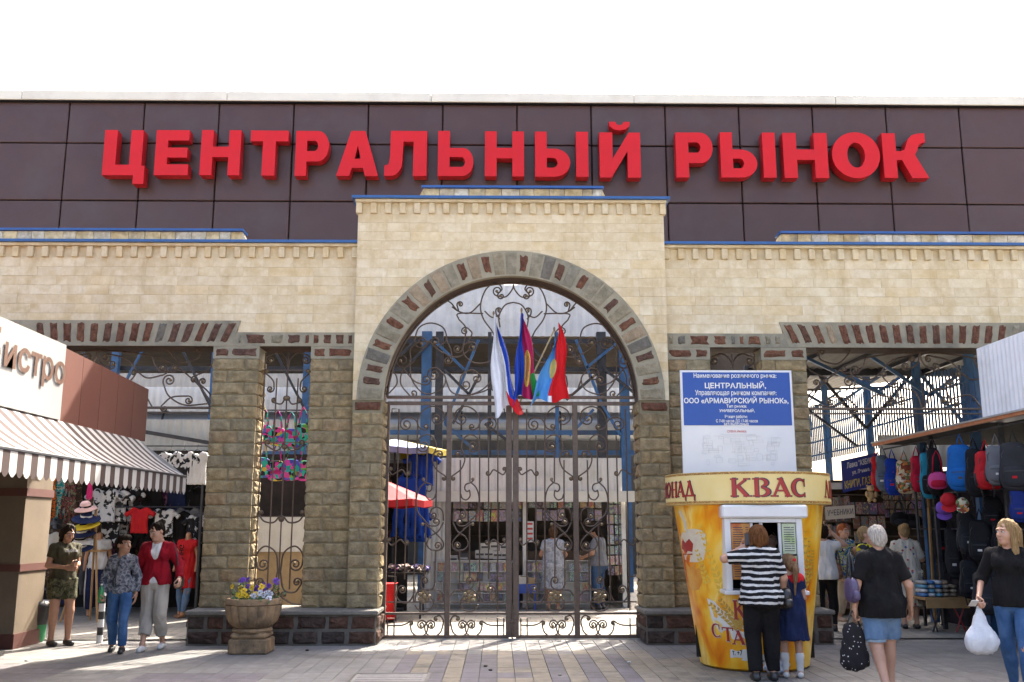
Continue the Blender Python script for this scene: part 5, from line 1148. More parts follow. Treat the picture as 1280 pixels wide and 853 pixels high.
# ---------------------------------------------------------------- kvass kiosk: a giant cup
KX, KY = at(943, 830, 12.17)[0], 12.17; RB, RT, ZK0, ZK1, RBand, ZB2 = .64, .905, .0, 1.9, 1.0, 2.27
kv = thing('kvass_kiosk', 'orange cup-shaped kvass kiosk with yellow band and white serving window', 'kiosk', (KX, KY, 0))
def Rk(z): return RB + (RT - RB) * z / ZK1
def cup(th, z, off=0.): r = Rk(z) + off; return (KX + r * sin(th), KY - r * cos(th), z)
def bandp(th, z, off=0.): r = RBand + off; return (KX + r * sin(th), KY - r * cos(th), z)
def hit(px, py, fn):
    """angle and height where the line of sight through a pixel meets the cup or the band"""
    d = Vector(_ray(px, py)); o = Vector(CAM); t = 9.5; best = None
    while t < 14:
        p = o + d * t; r = math.hypot(p.x - KX, p.y - KY)
        if r <= fn(p.z): return math.atan2(p.x - KX, KY - p.y), p.z
        t += .004
    return None
m_kv = bpy.data.materials.new('kvass_print'); m_kv.use_nodes = True; nt = m_kv.node_tree; bb = nt.nodes['Principled BSDF']; bb.inputs['Roughness'].default_value = .32; bb.inputs['Specular IOR Level'].default_value = .25
tc = nt.nodes.new('ShaderNodeTexCoord').outputs['Object']; mpn = nt.nodes.new('ShaderNodeMapping'); mpn.inputs['Scale'].default_value = (1, 1, .55); nt.links.new(tc, mpn.inputs[0])
c_ = _ramp(nt, _noise(nt, mpn.outputs[0], 1.7, 3, .55, .8), [(.52, .085, .004), (.66, .2, .008), (.74, .33, .014), (.78, .46, .05), (.8, .56, .15), (.7, .3, .01)], False, .32, .68)
mp2 = nt.nodes.new('ShaderNodeMapping'); mp2.inputs['Scale'].default_value = (9, 9, 1.6); nt.links.new(tc, mp2.inputs[0])
f2 = nt.nodes.new('ShaderNodeMapRange'); f2.inputs[1].default_value = .56; f2.inputs[2].default_value = .85; nt.links.new(_noise(nt, mp2.outputs[0], 1.6, 4, .6, .4), f2.inputs[0])
nt.links.new(_mixn(nt, f2.outputs[0], c_, (.55, .14, .01)), bb.inputs['Base Color'])
wz0, wz1 = at(955, 738, 11.3)[1], at(955, 648, 11.3)[1]; hw = .44; WROT = rad(-4)
b = MB(); zs_ = [.03, .2, .4, .6, .8, wz0, wz0 + .2, (wz0 + wz1) / 2, wz1, wz1 + .1, ZK1]; NA = 120
b.lathe([(0, .004), (RB - .03, .004), (RB, .03)], 64, (KX, KY, 0))
for i in range(len(zs_) - 1):
    for k_ in range(NA):
        ta, tb_ = 2 * pi * k_ / NA, 2 * pi * (k_ + 1) / NA; tm = (ta + tb_) / 2 - WROT; tm = (tm + pi) % (2 * pi) - pi
        if abs(tm) < .48 and zs_[i] >= wz0 - .01 and zs_[i + 1] <= wz1 + .01: continue
        b.add([cup(ta, zs_[i]), cup(tb_, zs_[i]), cup(tb_, zs_[i + 1]), cup(ta, zs_[i + 1])], [(0, 1, 2, 3)])
o = b.build('cup', m_kv, kv, smooth=True); bm = bmesh.new(); bm.from_mesh(o.data); bmesh.ops.remove_doubles(bm, verts=bm.verts, dist=.0005); bm.to_mesh(o.data); bm.free()
m_bandy = mat('band_yellow', (.62, .47, .17), (.66, .53, .24), 2, .4); m_bro = pat('band_braid', [(.4, .2, .04), (.2, .09, .02), (.55, .35, .1)], 60, 'noise', rough=.5, bump=0)
b = MB(); b.lathe([(RT - .02, ZK1 - .01), (RBand, ZK1 + .005), (RBand, ZB2), (RBand - .04, ZB2), (0, ZB2 - .02)], 72, (KX, KY, 0)); bandob = b.build('band', m_bandy, kv, smooth=True, sharp=40)
for (z0_, z1_) in ((ZK1 + .01, ZK1 + .035), (ZB2 - .03, ZB2 - .005)): MB().lathe([(RBand + .003, z0_), (RBand + .003, z1_)], 72, (KX, KY, 0)).build('braid_trim', m_bro, kv)
# slab-serif lettering of the band, letter by letter
def strokes(ch):
    def seg(x0, z0, x1, z1, w_):
        d = Vector((x1 - x0, z1 - z0)); n = Vector((-d.y, d.x)).normalized() * w_ / 2; return [(x0 + n.x, z0 + n.y), (x0 - n.x, z0 - n.y), (x1 - n.x, z1 - n.y), (x1 + n.x, z1 + n.y)]
    def ring(cx, cz, rx, rz, a0, a1, w0, w1, n=14):
        A = [rad(a0 + (a1 - a0) * i / n) for i in range(n + 1)]; o = [(cx + rx * cos(a), cz + rz * sin(a)) for a in A]
        i_ = [(cx + (rx - (w0 + (w1 - w0) * sin(pi * k / n))) * cos(a), cz + (rz - .7 * (w0 + (w1 - w0) * sin(pi * k / n))) * sin(a)) for k, a in enumerate(A)]
        return [[o[k], o[k + 1], i_[k + 1], i_[k]] for k in range(n)]
    sf = lambda x, z: seg(x - .16, z, x + .16, z, .07)
    D = {'К': [seg(.17, 0, .17, 1, .2), sf(.17, .035), sf(.17, .965), seg(.24, .5, .72, .9, .12), seg(.34, .6, .78, .06, .2), seg(.66, .965, .92, .965, .07), seg(.64, .035, .98, .035, .07)],
         'В': [seg(.18, 0, .18, 1, .2), seg(0, .035, .4, .035, .07), seg(0, .965, .4, .965, .07)] + ring(.4, .755, .36, .245, -90, 90, .08, .19) + ring(.42, .26, .42, .26, -90, 90, .08, .2),
         'А': [seg(.1, .04, .5, 1, .1), seg(.44, 1, .84, .04, .22), seg(.25, .33, .68, .33, .08), sf(.1, .035), sf(.84, .035), seg(.3, .965, .55, .965, .07)],
         'С': ring(.48, .5, .46, .5, 50, 310, .07, .22, 22) + [seg(.78, .6, .78, .95, .07), seg(.78, .02, .78, .2, .07)],
         'Н': [seg(.17, 0, .17, 1, .2), seg(.77, 0, .77, 1, .2), seg(.2, .5, .75, .5, .08), sf(.17, .035), sf(.17, .965), sf(.77, .035), sf(.77, .965)],
         'Д': [seg(.16, .1, .5, 1, .1), seg(.46, 1, .78, .1, .22), seg(0, .07, 1, .07, .1), seg(.05, -.22, .05, .1, .1), seg(.95, -.22, .95, .1, .1), seg(.3, .965, .58, .965, .07)],
         'Т': [seg(.48, 0, .48, 1, .2), seg(.02, .955, .94, .955, .09), seg(.06, .78, .06, .98, .08), seg(.9, .78, .9, .98, .08), sf(.48, .035)],
         'О': ring(.48, .5, .47, .5, 0, 360, .18, .18, 24), 'Л': [seg(.1, .04, .46, 1, .1), seg(.42, 1, .8, .04, .22), sf(.1, .035), sf(.8, .035)],
         'И': [seg(.17, 0, .17, 1, .2), seg(.77, 0, .77, 1, .2), seg(.2, .15, .75, .85, .09), sf(.17, .035), sf(.17, .965), sf(.77, .035), sf(.77, .965)], 'М': [seg(.12, 0, .2, 1, .1), seg(.2, 1, .5, .1, .16), seg(.5, .1, .8, 1, .08), seg(.82, 1, .86, 0, .2), sf(.12, .035), sf(.88, .035)]}
    return D[ch]
m_kr = mat('kvass_red', (.33, .018, .014), (.27, .014, .012), 6, .45); m_kd = mat('kvass_dark_outline', (.02, .018, .05), (.03, .02, .05), 6, .5); m_kw = mat('kvass_white_outline', (.6, .57, .5), (.56, .53, .46), 6, .5)
def word(par, text, ths, zs, h, fn, wl, names='band_lettering', white=False):
    """letters centred on the angles ths"""
    for q, (ch, th) in enumerate(zip(text, ths)):
        z0 = zs[q] if isinstance(zs, (list, tuple)) else zs; R_ = RBand if fn is bandp else Rk(z0)
        for k_, (m, grow, off) in enumerate(((m_kw if white else m_kd, .05, .004), (m_kr, 0, .008))):
            b = MB()
            for i, poly in enumerate(strokes(ch)):
                cx = sum(p[0] for p in poly) / 4; cz = sum(p[1] for p in poly) / 4; pts = []
                for p in poly:
                    dx, dz = p[0] - cx, p[1] - cz; L_ = math.hypot(dx, dz) or 1; x = p[0] + dx / L_ * grow; z = p[1] + dz / L_ * grow
                    if k_ == 0 and not white: x += .035
                    pts.append(fn(th + (x - .48) * wl / R_, z0 + z * h, off + .00025 * i))
                f = (0, 1, 2, 3) if (poly[1][0] - poly[0][0]) * (poly[2][1] - poly[0][1]) - (poly[1][1] - poly[0][1]) * (poly[2][0] - poly[0][0]) > 0 else (3, 2, 1, 0)
                b.add(pts, [f])
            b.build(names if k_ else names + '_outline', m, par)
rb = lambda z: RBand if ZK1 < z < ZB2 + .02 else -1
ths = [hit(px, 609, rb)[0] for px in (925, 953, 976, 998)]; zb5, zt5 = hit(955, 621, rb)[1], hit(955, 598, rb)[1]
word(bandob, 'КВАС', ths, zb5, zt5 - zb5, bandp, .23)
ths = [hit(px, 612, rb)[0] for px in (843, 851, 862)]; d = -.16; ths = [ths[0] - 4 * .17 + k_ * .17 for k_ in range(4)] + ths
word(bandob, 'ЛИМОНАД', ths, zb5 + .01, (zt5 - zb5) * .88, bandp, .16)
t0 = hit(1033, 610, rb)[0]; word(bandob, 'ЛИМОНАД', [t0 + k_ * .17 for k_ in range(7)], zb5, (zt5 - zb5) * .95, bandp, .16)
rc = lambda z: Rk(z) if 0 <= z < ZK1 else -1
# prints on the cup: wheat ears, mug with logo, name, telephone
def patch(name, poly, m, off, par=kv):
    pts = [hit(*p, rc) for p in poly]; c = (sum(p[0] for p in pts) / len(pts), sum(p[1] for p in pts) / len(pts)); b = MB(); n = len(pts)
    vs = [cup(*c, off)] + [cup(c[0] + (p[0] - c[0]) * f, c[1] + (p[1] - c[1]) * f, off) for f in (.5, 1.) for p in pts]
    fs = [(0, 1 + i, 1 + (i + 1) % n) for i in range(n)] + [(1 + i, 1 + n + i, 1 + n + (i + 1) % n, 1 + (i + 1) % n) for i in range(n)]
    b.add(vs, fs); o = b.build(name, m, par); bm = bmesh.new(); bm.from_mesh(o.data); bmesh.ops.recalc_face_normals(bm, faces=bm.faces); bm.to_mesh(o.data); bm.free(); return o
m_foam = mat('print_foam', (.55, .47, .34), (.6, .53, .4), 9, .35); m_beer = mat('print_amber', (.55, .2, .02), (.62, .3, .04), 4, .35); m_whp = mat('print_white', (.62, .6, .55), (.58, .56, .5), 6, .35)
patch('mug_print', [(851, 672), (853, 666), (860, 662), (868, 661), (877, 663), (882, 668), (883, 676), (882, 690), (880, 700), (872, 703), (864, 703), (857, 700), (853, 686)], m_foam, .003); patch('mug_print', [(857, 702), (868, 705), (880, 702), (880, 715), (878, 728), (874, 737), (868, 739), (863, 735), (860, 726)], m_beer, .003)
patch('logo_print', [(853, 676), (862, 674), (867, 680), (866, 690), (858, 691), (853, 686)], m_kr, .0045); patch('logo_print', [(854, 692), (866, 692), (866, 694), (854, 694)], m_kr, .0045)
patch('straw_print', [(848, 640), (851, 638), (858, 652), (859, 664), (856, 664), (855, 653)], m_foam, .002)
def ear(x0, y0, x1, y1, n, w_, m, off, par=kv):
    b = MB()
    for i in range(n):
        t = i / (n - 1); cx = x0 + (x1 - x0) * t; cy = y0 + (y1 - y0) * t; L_ = math.hypot(x1 - x0, y1 - y0); ux_, uy_ = (x1 - x0) / L_, (y1 - y0) / L_
        for s_ in (-1, 1):
            ww = w_ * (1 - .5 * t); tip = (cx + ux_ * ww * 1.5 - uy_ * s_ * ww * .9, cy + uy_ * ww * 1.5 + ux_ * s_ * ww * .9); mid1 = (cx + ux_ * ww * .9 - uy_ * s_ * ww * .15, cy + uy_ * ww * .9 + ux_ * s_ * ww * .15); mid2 = (cx + ux_ * ww * .4 - uy_ * s_ * ww * .9, cy + uy_ * ww * .4 + ux_ * s_ * ww * .9)
            pts = [hit(*p, rc) for p in ((cx, cy), mid1, tip, mid2)]
            if any(p is None for p in pts): continue
            vs = [cup(*p, off + .0004 * (i % 3)) for p in pts]; b.add(vs, [(0, 1, 2, 3) if s_ < 0 else (3, 2, 1, 0)])
    o = tag(b.build('wheat_print', m, par), kind='stuff'); bm = bmesh.new(); bm.from_mesh(o.data); bmesh.ops.recalc_face_normals(bm, faces=bm.faces); bm.to_mesh(o.data); bm.free()
m_wh = [mat('wheat_gold', (.5, .32, .06), (.36, .2, .03), 40, .4), mat('wheat_yellow', (.66, .44, .05), (.6, .34, .03), 40, .4)]
ear(905, 745, 876, 660, 12, 6, m_wh[1], .0035); ear(885, 730, 872, 690, 8, 5, m_wh[1], .004)
patch('cloud_print', [(884, 748), (893, 752), (902, 762), (912, 768), (926, 780), (938, 790), (960, 800), (940, 806), (918, 800), (900, 790), (890, 774)], m_whp, .003)
ear(927, 788, 890, 757, 9, 6, m_wh[0], .005); ear(926, 784, 902, 752, 8, 6, m_wh[0], .0055)
for k_ in range(7): ear(1003 + k_ * 1.6, 745 - k_ * 4, 1002 + k_ * 2.2, 690 - (k_ % 3) * 12, 9, 3.2, m_wh[k_ % 2], .0035)
px_ = [897, 911, 924, 934, 948, 962, 978, 992]; py_ = [797, 802, 806, 809, 811, 811, 809, 805]
hts = [hit(x, y, rc) for x, y in zip(px_, py_)]
word(kv, 'СТА', [h[0] for h in hts[:3]], [h[1] for h in hts[:3]], .16, cup, .15, 'name_lettering', True)
h1, h2 = hit(990, 800, rc), hit(1003, 797, rc); word(kv, 'НА', [h1[0], h2[0]], [h1[1], h2[1]], .11, cup, .1, 'name_lettering', True)
h1 = hit(926, 775, rc); word(kv, 'К', [h1[0]], [h1[1]], .22, cup, .16, 'name_lettering', True)
for (txt_, xa, xb, y0_, y1_) in (('т. +7', 916, 928, 819, 813), ('20-', 944, 955, 829, 821)):
    (ta, za), (tb_, zb6) = hit(xa, y0_, rc), hit(xb, y1_, rc); b = MB(); b.text(txt_, ta, za, tb_, zb6, lambda x, z: cup(x, z, .006), .02); b.build('phone_lettering', m_kd, kv)
patch('phone_plate', [(913, 812), (932, 812), (958, 818), (958, 832), (930, 826), (913, 822)], m_whp, .003)
# serving window with roller box, sliding panes, price lists
WM = Matrix.Translation((KX, KY, 0)) @ Matrix.Rotation(WROT, 4, 'Z')
yf = -.94; m_pvc = mat('white_pvc', (.6, .6, .6), (.56, .56, .56), 6, .35)
def wb(lo, hi, name, m, par, bv=.006): b = MB(); b.bbox(lo, hi, bv, mx=WM); return b.build(name, m, par)
win = wb((-hw, yf, wz0), (-hw + .07, yf + .5, wz1), 'window_frame', m_pvc, kv); wb((hw - .07, yf, wz0), (hw, yf + .5, wz1), 'window_frame', m_pvc, kv); wb((-hw + .07, yf, wz1 - .05), (hw - .07, yf + .4, wz1), 'window_frame', m_pvc, kv); wb((-hw - .03, yf - .05, wz0 - .045), (hw + .03, yf + .4, wz0), 'window_sill', m_pvc, kv); wb((-hw - .03, yf - .05, wz1), (hw + .06, yf + .25, wz1 + .15), 'roller_box', m_pvc, kv, .02)
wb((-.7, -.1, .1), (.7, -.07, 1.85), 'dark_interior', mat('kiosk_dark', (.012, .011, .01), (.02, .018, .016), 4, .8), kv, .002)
for x in (-.13, -.02, .19): wb((x - .018, yf + .03, wz0), (x + .018, yf + .07, wz1 - .05), 'mullion', m_pvc, kv)
def menu(x0_, x1_, z0_, z1_, base, ink, nm):
    o = wb((x0_, yf + .02, z0_), (x1_, yf + .026, z1_), 'price_list', base, kv, .001); b = MB(); r = random.Random(3)
    for k_ in range(int((z1_ - z0_) / .026) - 2): z = z1_ - .05 - k_ * .026; b.box((x0_ + .02, yf + .0185, z), (x0_ + .02 + (x1_ - x0_) * r.uniform(.45, .62), yf + .0195, z + .009), mx=WM); b.box((x1_ - .05, yf + .0185, z), (x1_ - .018, yf + .0195, z + .009), mx=WM)
    b.build('price_lettering', ink, o)
zmid = wz0 + (wz1 - wz0) * .5
menu(-.365, -.15, zmid + .0, wz1 - .06, pat('menu_orange', [(.5, .16, .03), (.56, .26, .06), (.45, .1, .02)], 6, 'soft', rough=.4, bump=0), m_kd, 0); menu(-.365, -.15, wz0 + .12, zmid - .02, pat('menu_orange', []), m_kd, 1)
menu(.212, .365, zmid + .0, wz1 - .06, pat('menu_green', [(.42, .5, .3), (.5, .55, .4), (.36, .46, .2)], 6, 'soft', rough=.4, bump=0), m_kd, 2); menu(.212, .365, wz0 + .12, zmid - .02, pat('menu_lime', [(.4, .46, .1), (.5, .5, .2), (.3, .4, .06)], 6, 'soft', rough=.4, bump=0), m_kr, 3)
# ---------------------------------------------------------------- market notice board
BY = 13.45; (bxl, bzt), (bxr, _) = at(850, 463, BY), at(989, 463, BY); bzm = at(920, 532, BY)[1]; bzb = at(920, 605, BY)[1]
bd = thing('notice_board', 'tall blue and white market notice board on posts behind the kvass kiosk', 'notice board', ((bxl + bxr) / 2, BY, 0))
bxm = at(920, 500, BY)[0]
MB().box((bxl, BY, bzb), (bxr, BY + .04, bzt)).build('panel', mat('board_white', (.6, .61, .63), (.57, .58, .6), 2, .4), bd)
bluef = MB().box((bxl + .03, BY - .005, bzm), (bxr - .03, BY - .001, bzt - .03)).build('blue_field', mat('board_blue', (.008, .055, .27), (.009, .06, .29), 2, .35), bd)
for x in (bxl + .2, bxr - .2): MB().box((x - .03, BY + .045, 0), (x + .03, BY + .1, bzt - .2)).build('post', m_dks, bd)
m_bt = mat('board_lettering', (.66, .66, .66), (.64, .64, .64), 5, .5)
for (s_, xa, xb, ya, yb, bo_) in (('Наименование розничного рынка:', 867, 970, 474, 467, .012), ('ЦЕНТРАЛЬНЫЙ,', 881, 957, 487, 477, .022), ('Управляющая рынком компания:', 869, 970, 496, 488, .012), ('ООО «АРМАВИРСКИЙ РЫНОК»,', 855, 985, 505.5, 496, .022), ('Тип рынка:', 908, 933, 511, 506, .016), ('УНИВЕРСАЛЬНЫЙ,', 899, 943, 516, 511, .022), ('Режим работы:', 906, 934, 524, 519, .016), ('С 7-00 часов ДО 17-00 часов', 895, 947, 529, 524.5, .016), ('БЕЗ ВЫХОДНЫХ', 905, 936, 533, 529, .022)):
    (x0_, z0_), (x1_, z1_) = at(xa, ya, BY), at(xb, yb, BY); MB().text(s_, x0_, z0_, x1_, z1_, lambda x, z: (x, BY - .009, z), bo_).build('lettering', m_bt, bluef)
(x0_, z0_), (x1_, z1_) = at(909, 541, BY), at(933, 538, BY); MB().text('СХЕМА РЫНКА', x0_, z0_, x1_, z1_, lambda x, z: (x, BY - .004, z), .01).build('lettering', mat('red_print', (.5, .05, .04)), bd)
m_gl = mat('grey_print', (.52, .53, .55), (.49, .5, .52), 5, .5); b = MB(); rr = random.Random(2)
for k_ in range(2): (x0_, z0_) = at(900 - 8 * k_, 543.5 + 2 * k_, BY); (x1_, _) = at(945 + 6 * k_, 543.5, BY); b.box((x0_, BY - .003, z0_), (x1_, BY - .001, z0_ + .006))
for k_ in range(46):
    x, z = at(rr.uniform(876, 968), rr.uniform(548, 583), BY); w_, h_ = rr.uniform(.03, .16), rr.uniform(.02, .09)
    for (a, c, e, f) in ((0, 0, w_, .004), (0, h_, w_, .004), (0, 0, .004, h_), (w_, 0, .004, h_)): b.box((x + a, BY - .003 - k_ * .00001, z + c), (x + a + e, BY - .001, z + c + f))
b.build('plan_print', m_gl, bd)
# ---------------------------------------------------------------- bag and book stalls at the right
XS = 6.75
rs_ = thing('bag_stall', 'long bag stall with white ribbed signboard and orange eave at the right', 'stall', (8, 14, 0))
yE = onx(1221, 437, XS)[0]; zs1 = onx(1221, 437, XS)[1]; zs0 = onx(1230, 527, XS)[1]
b = MB(); n = 60; y0_ = 7.0
prof = (0, 0, .02, .02); vs = []
for i in range(n * 4 + 1): y = y0_ + (yE - y0_) * i / (n * 4); vs += [(XS - prof[i % 4], y, zs0), (XS - prof[i % 4], y, zs1)]
b.add(vs, [(2 * i + 1, 2 * i + 3, 2 * i + 2, 2 * i) for i in range(n * 4)]); b.build('ribbed_signboard', mat('pale_blue_sheet', (.7, .7, .72), (.65, .65, .67), 2, .5, dirt=(.55, .55, .55)), rs_)
MB().box((XS + .01, y0_, zs0 - .01), (XS + .35, yE + .01, zs1 + .015)).build('signboard_frame', mat('pale_blue_sheet', (.5, .52, .56)), rs_)
zbm = onx(1180, 536, XS)[1]
m_or = mat('orange_eave', (.4, .13, .045), (.5, .2, .09), 6, .55)
MB().box((XS - .05, 9, zbm - .045), (XS + .02, 17.8, zbm)).build('eave_board', m_or, rs_)
MB().box((XS - .07, 9, zbm), (XS + .02, 17.8, zbm + .025)).build('eave_trim', mat('grey_trim', (.3, .29, .27), (.36, .35, .33), 6, .6), rs_)
MB().box((XS + .02, 9, zbm - .02), (9.6, 17.8, zbm + .02)).build('roof', m_dkc, rs_)
MB().box((9.5, 9, 0), (9.6, 18, zbm)).build('back_sheet', m_dkc, rs_)
for y in (11.4, 13.9, 16.2): MB().box((XS + .3, y - .03, 0), (XS + .36, y + .03, zbm - .02)).build('post', m_dks, rs_)
for (x, z) in ((XS + .08, zbm - .12), (XS + .7, 2.2), (XS + 1.2, 2.5), (XS + .5, 1.6)): MB().tube([(x, 9, z), (x, 17.6, z)], .014, 5).build('rail', m_dks, rs_)
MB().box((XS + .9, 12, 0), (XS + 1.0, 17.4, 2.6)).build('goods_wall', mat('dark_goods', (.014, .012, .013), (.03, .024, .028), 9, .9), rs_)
# lattice screen above the stall, along its length
sc_ = thing('lattice_screen', 'blue steel lattice screen with vertical bars above the bag stall', 'screen', (7.5, 18, 3.2)); XL = 7.45
b0 = None
for i in range(88):
    y = 15.25 + i * .125; zt_ = 4.15 + .035 * (y - 13)
    if b0 is None: o = b0 = MB().box((XL - .014, -.014, 0), (XL + .014, .014, 1)).build('bar', m_bst, sc_)
    else: o = copyof(b0, sc_)
    o.location = (0, y, 3.18); o.scale = (1, 1, zt_ - 3.18 + RN.uniform(0, .03)); o.matrix_parent_inverse = wm(sc_).inverted()
for z in (3.3, 3.62, 3.95): MB().box((XL - .02, 15.2, z), (XL + .02, 26.2, z + .03)).build('rail', m_bst, sc_)
for y in (15.4, 17.4, 19.8, 22.4): MB().box((XL - .06, y - .06, 0), (XL + .06, y + .06, 4.6 if y < 18.6 else 5.3)).build('post', m_bst, sc_)
for i in range(60): 
    y = 15.3 + i * .18; z = 3.35 + .3 * ((i * 7) % 3); MB().box((XL - .012, y, z), (XL + .012, y + .13, z + .02)).build('cross_bar', m_bst, sc_) if i % 2 == 0 else None
# sloping side roof with trusses seen under the right lintel
pr = thing('porch_roof', 'dark ribbed porch roof with trusses just inside the right opening', 'roof', (7, 17, 4.6)); b = MB()
b.sheet(lambda u, v: (4.62 + 4.9 * u, 15.3 + 3.3 * v, 4.64 + .03 * (int(u * 60) % 2)), 60, 1); b.build('ribbed_sheet', mat('porch_sheet', (.13, .12, .1), (.16, .15, .13), 2, .7), pr); MB().box((4.6, 18.5, 4.52), (9.5, 18.66, 4.72)).build('edge_beam', m_dks, pr)
for x in (5.4, 6.3, 7.2, 8.1): MB().box((x - .03, 15.3, 4.56), (x + .03, 18.5, 4.63)).build('purlin', m_dks, pr)
for (xa, za, xb, zb7, y_) in ((5.0, 3.6, 5.9, 4.6, 18.55), (6.9, 3.5, 6.0, 4.6, 18.55), (6.9, 3.5, 7.9, 4.6, 18.55), (8.9, 3.5, 8.0, 4.6, 18.55), (5.2, 4.6, 6.6, 3.9, 16.8), (7.4, 3.9, 6.4, 4.6, 16.8), (7.4, 3.9, 8.4, 4.6, 16.8)): bar(MB(), (xa, y_, za), (xb, y_, zb7), .055).build('strut', m_bst if y_ < 18 else m_dks, pr)
for x in (5.0, 8.9): MB().box((x - .05, 18.5, 0), (x + .05, 18.6, 4.55)).build('post', m_bst, pr)
sr = thing('side_roof', 'sloping grey roof on blue trusses above the right opening', 'roof', (8, 20, 5))
vs = [(4.9, 26, 6.0), (9.8, 15.6, 5.1), (11.5, 15.6, 5.6), (9, 30, 6.6)]
b = MB(); b.sheet(lambda u, v: (6.2 + 5 * u, 18.8 + 9 * v, 5.15 + .55 * u + .06 * v + .02 * ((int(u * 40) % 2))), 40, 1); b.build('ribbed_sheet', mat('grey_roof_sheet', (.1, .09, .08), (.13, .12, .105), 2, .7), sr)
MB().box((6.15, 18.8, 5.02), (6.28, 27.8, 5.16)).build('edge_beam', m_dks, sr)
for y in (19.2, 22, 24.8):
    bar(MB(), (6.2, y, 5.05), (10, y, 5.2), .06).build('truss_chord', m_dks, sr); bar(MB(), (7.45, y, 4.3), (6.25, y, 5.0), .06).build('strut', m_bst, sr); bar(MB(), (7.45, y, 4.3), (8.7, y, 5.1), .06).build('strut', m_bst, sr)
    for k_ in range(4): bar(MB(), (6.4 + k_ * .8, y, 5.05), (6.8 + k_ * .8, y, 5.5), .03).build('web_bar', m_dks, sr)
bar(MB(), (5.2, 20.4, 5.0), (7.4, 20.4, 3.3), .05).build('strut', m_dks, sr)
for x in (5.1, 5.3): pass
# backpacks
def backpack(label, px0, px1, py0, py1, m, m2=None, X=XS, cat='backpack', group='bags hanging from the stall eave', dep=.2, rz=None, strap=True):
    y, z = onx((px0 + px1) / 2, py0, X); sc = FPX / (y * .985); W = (px1 - px0) / sc * 1.12; H = (py1 - py0) / sc * 1.04; m2 = m2 or m
    t = thing('backpack', label, cat, (X, y, z), rz if rz is not None else rad(-25 + RN.uniform(-12, 12)), group)
    vs, fs = rbox(W, dep, H, 4.6, 7); out = []
    for v in vs:
        k_ = v[2] / H; out.append((v[0] * (1 - .1 * max(0, k_) * 2) + .012 * sin(9 * k_), v[1] * (1.08 - .35 * k_) + .01 * sin(14 * k_ + 20 * v[0]), v[2] - H / 2))
    MB().add(out, fs).build('body', m, t, True, False)
    vs, fs = rbox(W * .78, dep * .6, H * .42, 4.2, 5); fp_ = MB().add([(v[0], v[1] - dep * .42, v[2] - H * .7) for v in vs], fs).build('front_pocket', m2, t, True, False)
    MB().box((-W * .3, -dep * .735, -H * .6), (W * .3, -dep * .715, -H * .585)).build('pocket_zip', m_dks, fp_, False, False); MB().box((-.03, -dep * .74, -H * .74), (.03, -dep * .722, -H * .69)).build('label_patch', RN.choice((mp_['white'], m_dks, bk['red'])), fp_, False, False)
    for s_ in (-1, 1): vs, fs = rbox(W * .16, dep * .7, H * .36, 3, 3); MB().add([(v[0] + s_ * W * .47, v[1], v[2] - H * .72) for v in vs], fs).build('side_pocket', bk['dk'] if m is not bk['dk'] else bk['bk'], t, True, False)
    b = MB(); b.tube([(-W * .36, -dep * .5, -H * .46), (-W * .38, -dep * .42, -H * .25), (-W * .2, -dep * .36, -H * .1), (W * .2, -dep * .36, -H * .1), (W * .38, -dep * .42, -H * .25), (W * .36, -dep * .5, -H * .46)], .006, 4); b.build('zip', m_dks, t, True, False)
    MB().tube([(-.05, dep * .3, -.01), (-.03, dep * .2, .07), (.0, dep * .15, .16), (.03, dep * .2, .07), (.05, dep * .3, -.01)], .01, 5).build('handle', m2 if strap else m_dks, t, True, False)
    if strap:
        for s_ in (-1, 1): MB().tube([(s_ * W * .25, dep * .45, -.03), (s_ * W * .3, dep * .75, -H * .35), (s_ * W * .28, dep * .5, -H * .9), (s_ * W * .2, dep * .3, -H * 1.18)], .013, 4).build('shoulder_strap', m_dks, t, True, False)
    return t
cB = lambda n, c, s=.85: mat('bag_' + n, c, tuple(x * s for x in c), 8, .75, .25, 90)
bk = dict(red=cB('red', (.42, .015, .02)), gb=cB('slate', (.09, .12, .16)), blue=pat('bag_blue_dots', [(.01, .04, .3), (.5, .05, .04)], 16, 'dots', thr=.12), fl=pat('bag_flowers', [(.5, .45, .3), (.5, .2, .06), (.12, .2, .08), (.55, .5, .42), (.2, .05, .03)], 22, 'cells'), crim=cB('crimson', (.36, .008, .03)), bk=cB('black', (.012, .012, .014)), teal=cB('teal', (.02, .2, .3)), pink=cB('pink', (.48, .06, .2)), sky=cB('bright_blue', (.012, .11, .36)), grey=cB('grey', (.13, .13, .14)), dk=cB('charcoal', (.028, .028, .032)), navy=cB('navy', (.012, .025, .14)))
for a in (('red backpack at the far end of the hanging row', 1089, 1101, 571, 613, 'red'), ('slate grey backpack second from the far end of the row', 1095, 1110, 569, 613, 'gb'), ('blue backpack dotted with red badges', 1106, 1123, 573, 618, 'blue'), ('backpack printed all over with pale flowers', 1120, 1141, 575, 616, 'fl'), ('crimson backpack between the flowered and the black one', 1138, 1153, 570, 614, 'crim'), ('black backpack with teal side beside the crimson one', 1149, 1166, 566, 622, 'teal'), ('black backpack just left of the pink handbag', 1158, 1174, 560, 618, 'bk'),
          ('bright blue backpack, the largest lit one in the row', 1184, 1214, 556, 613, 'sky'), ('black backpack right of the bright blue one', 1206, 1228, 561, 620, 'bk'), ('red backpack between black and grey ones near the camera', 1219, 1246, 564, 611, 'red'), ('grey backpack beside the large black one', 1232, 1257, 557, 606, 'grey'), ('large charcoal backpack at the right edge', 1250, 1282, 553, 613, 'dk'), ('small navy backpack hung low at the right edge', 1262, 1282, 612, 652, 'navy')):
    backpack(*a[:5], bk[a[5]], bk['bk'] if a[5] in ('teal', 'sky') and a[5] == 'teal' else None)
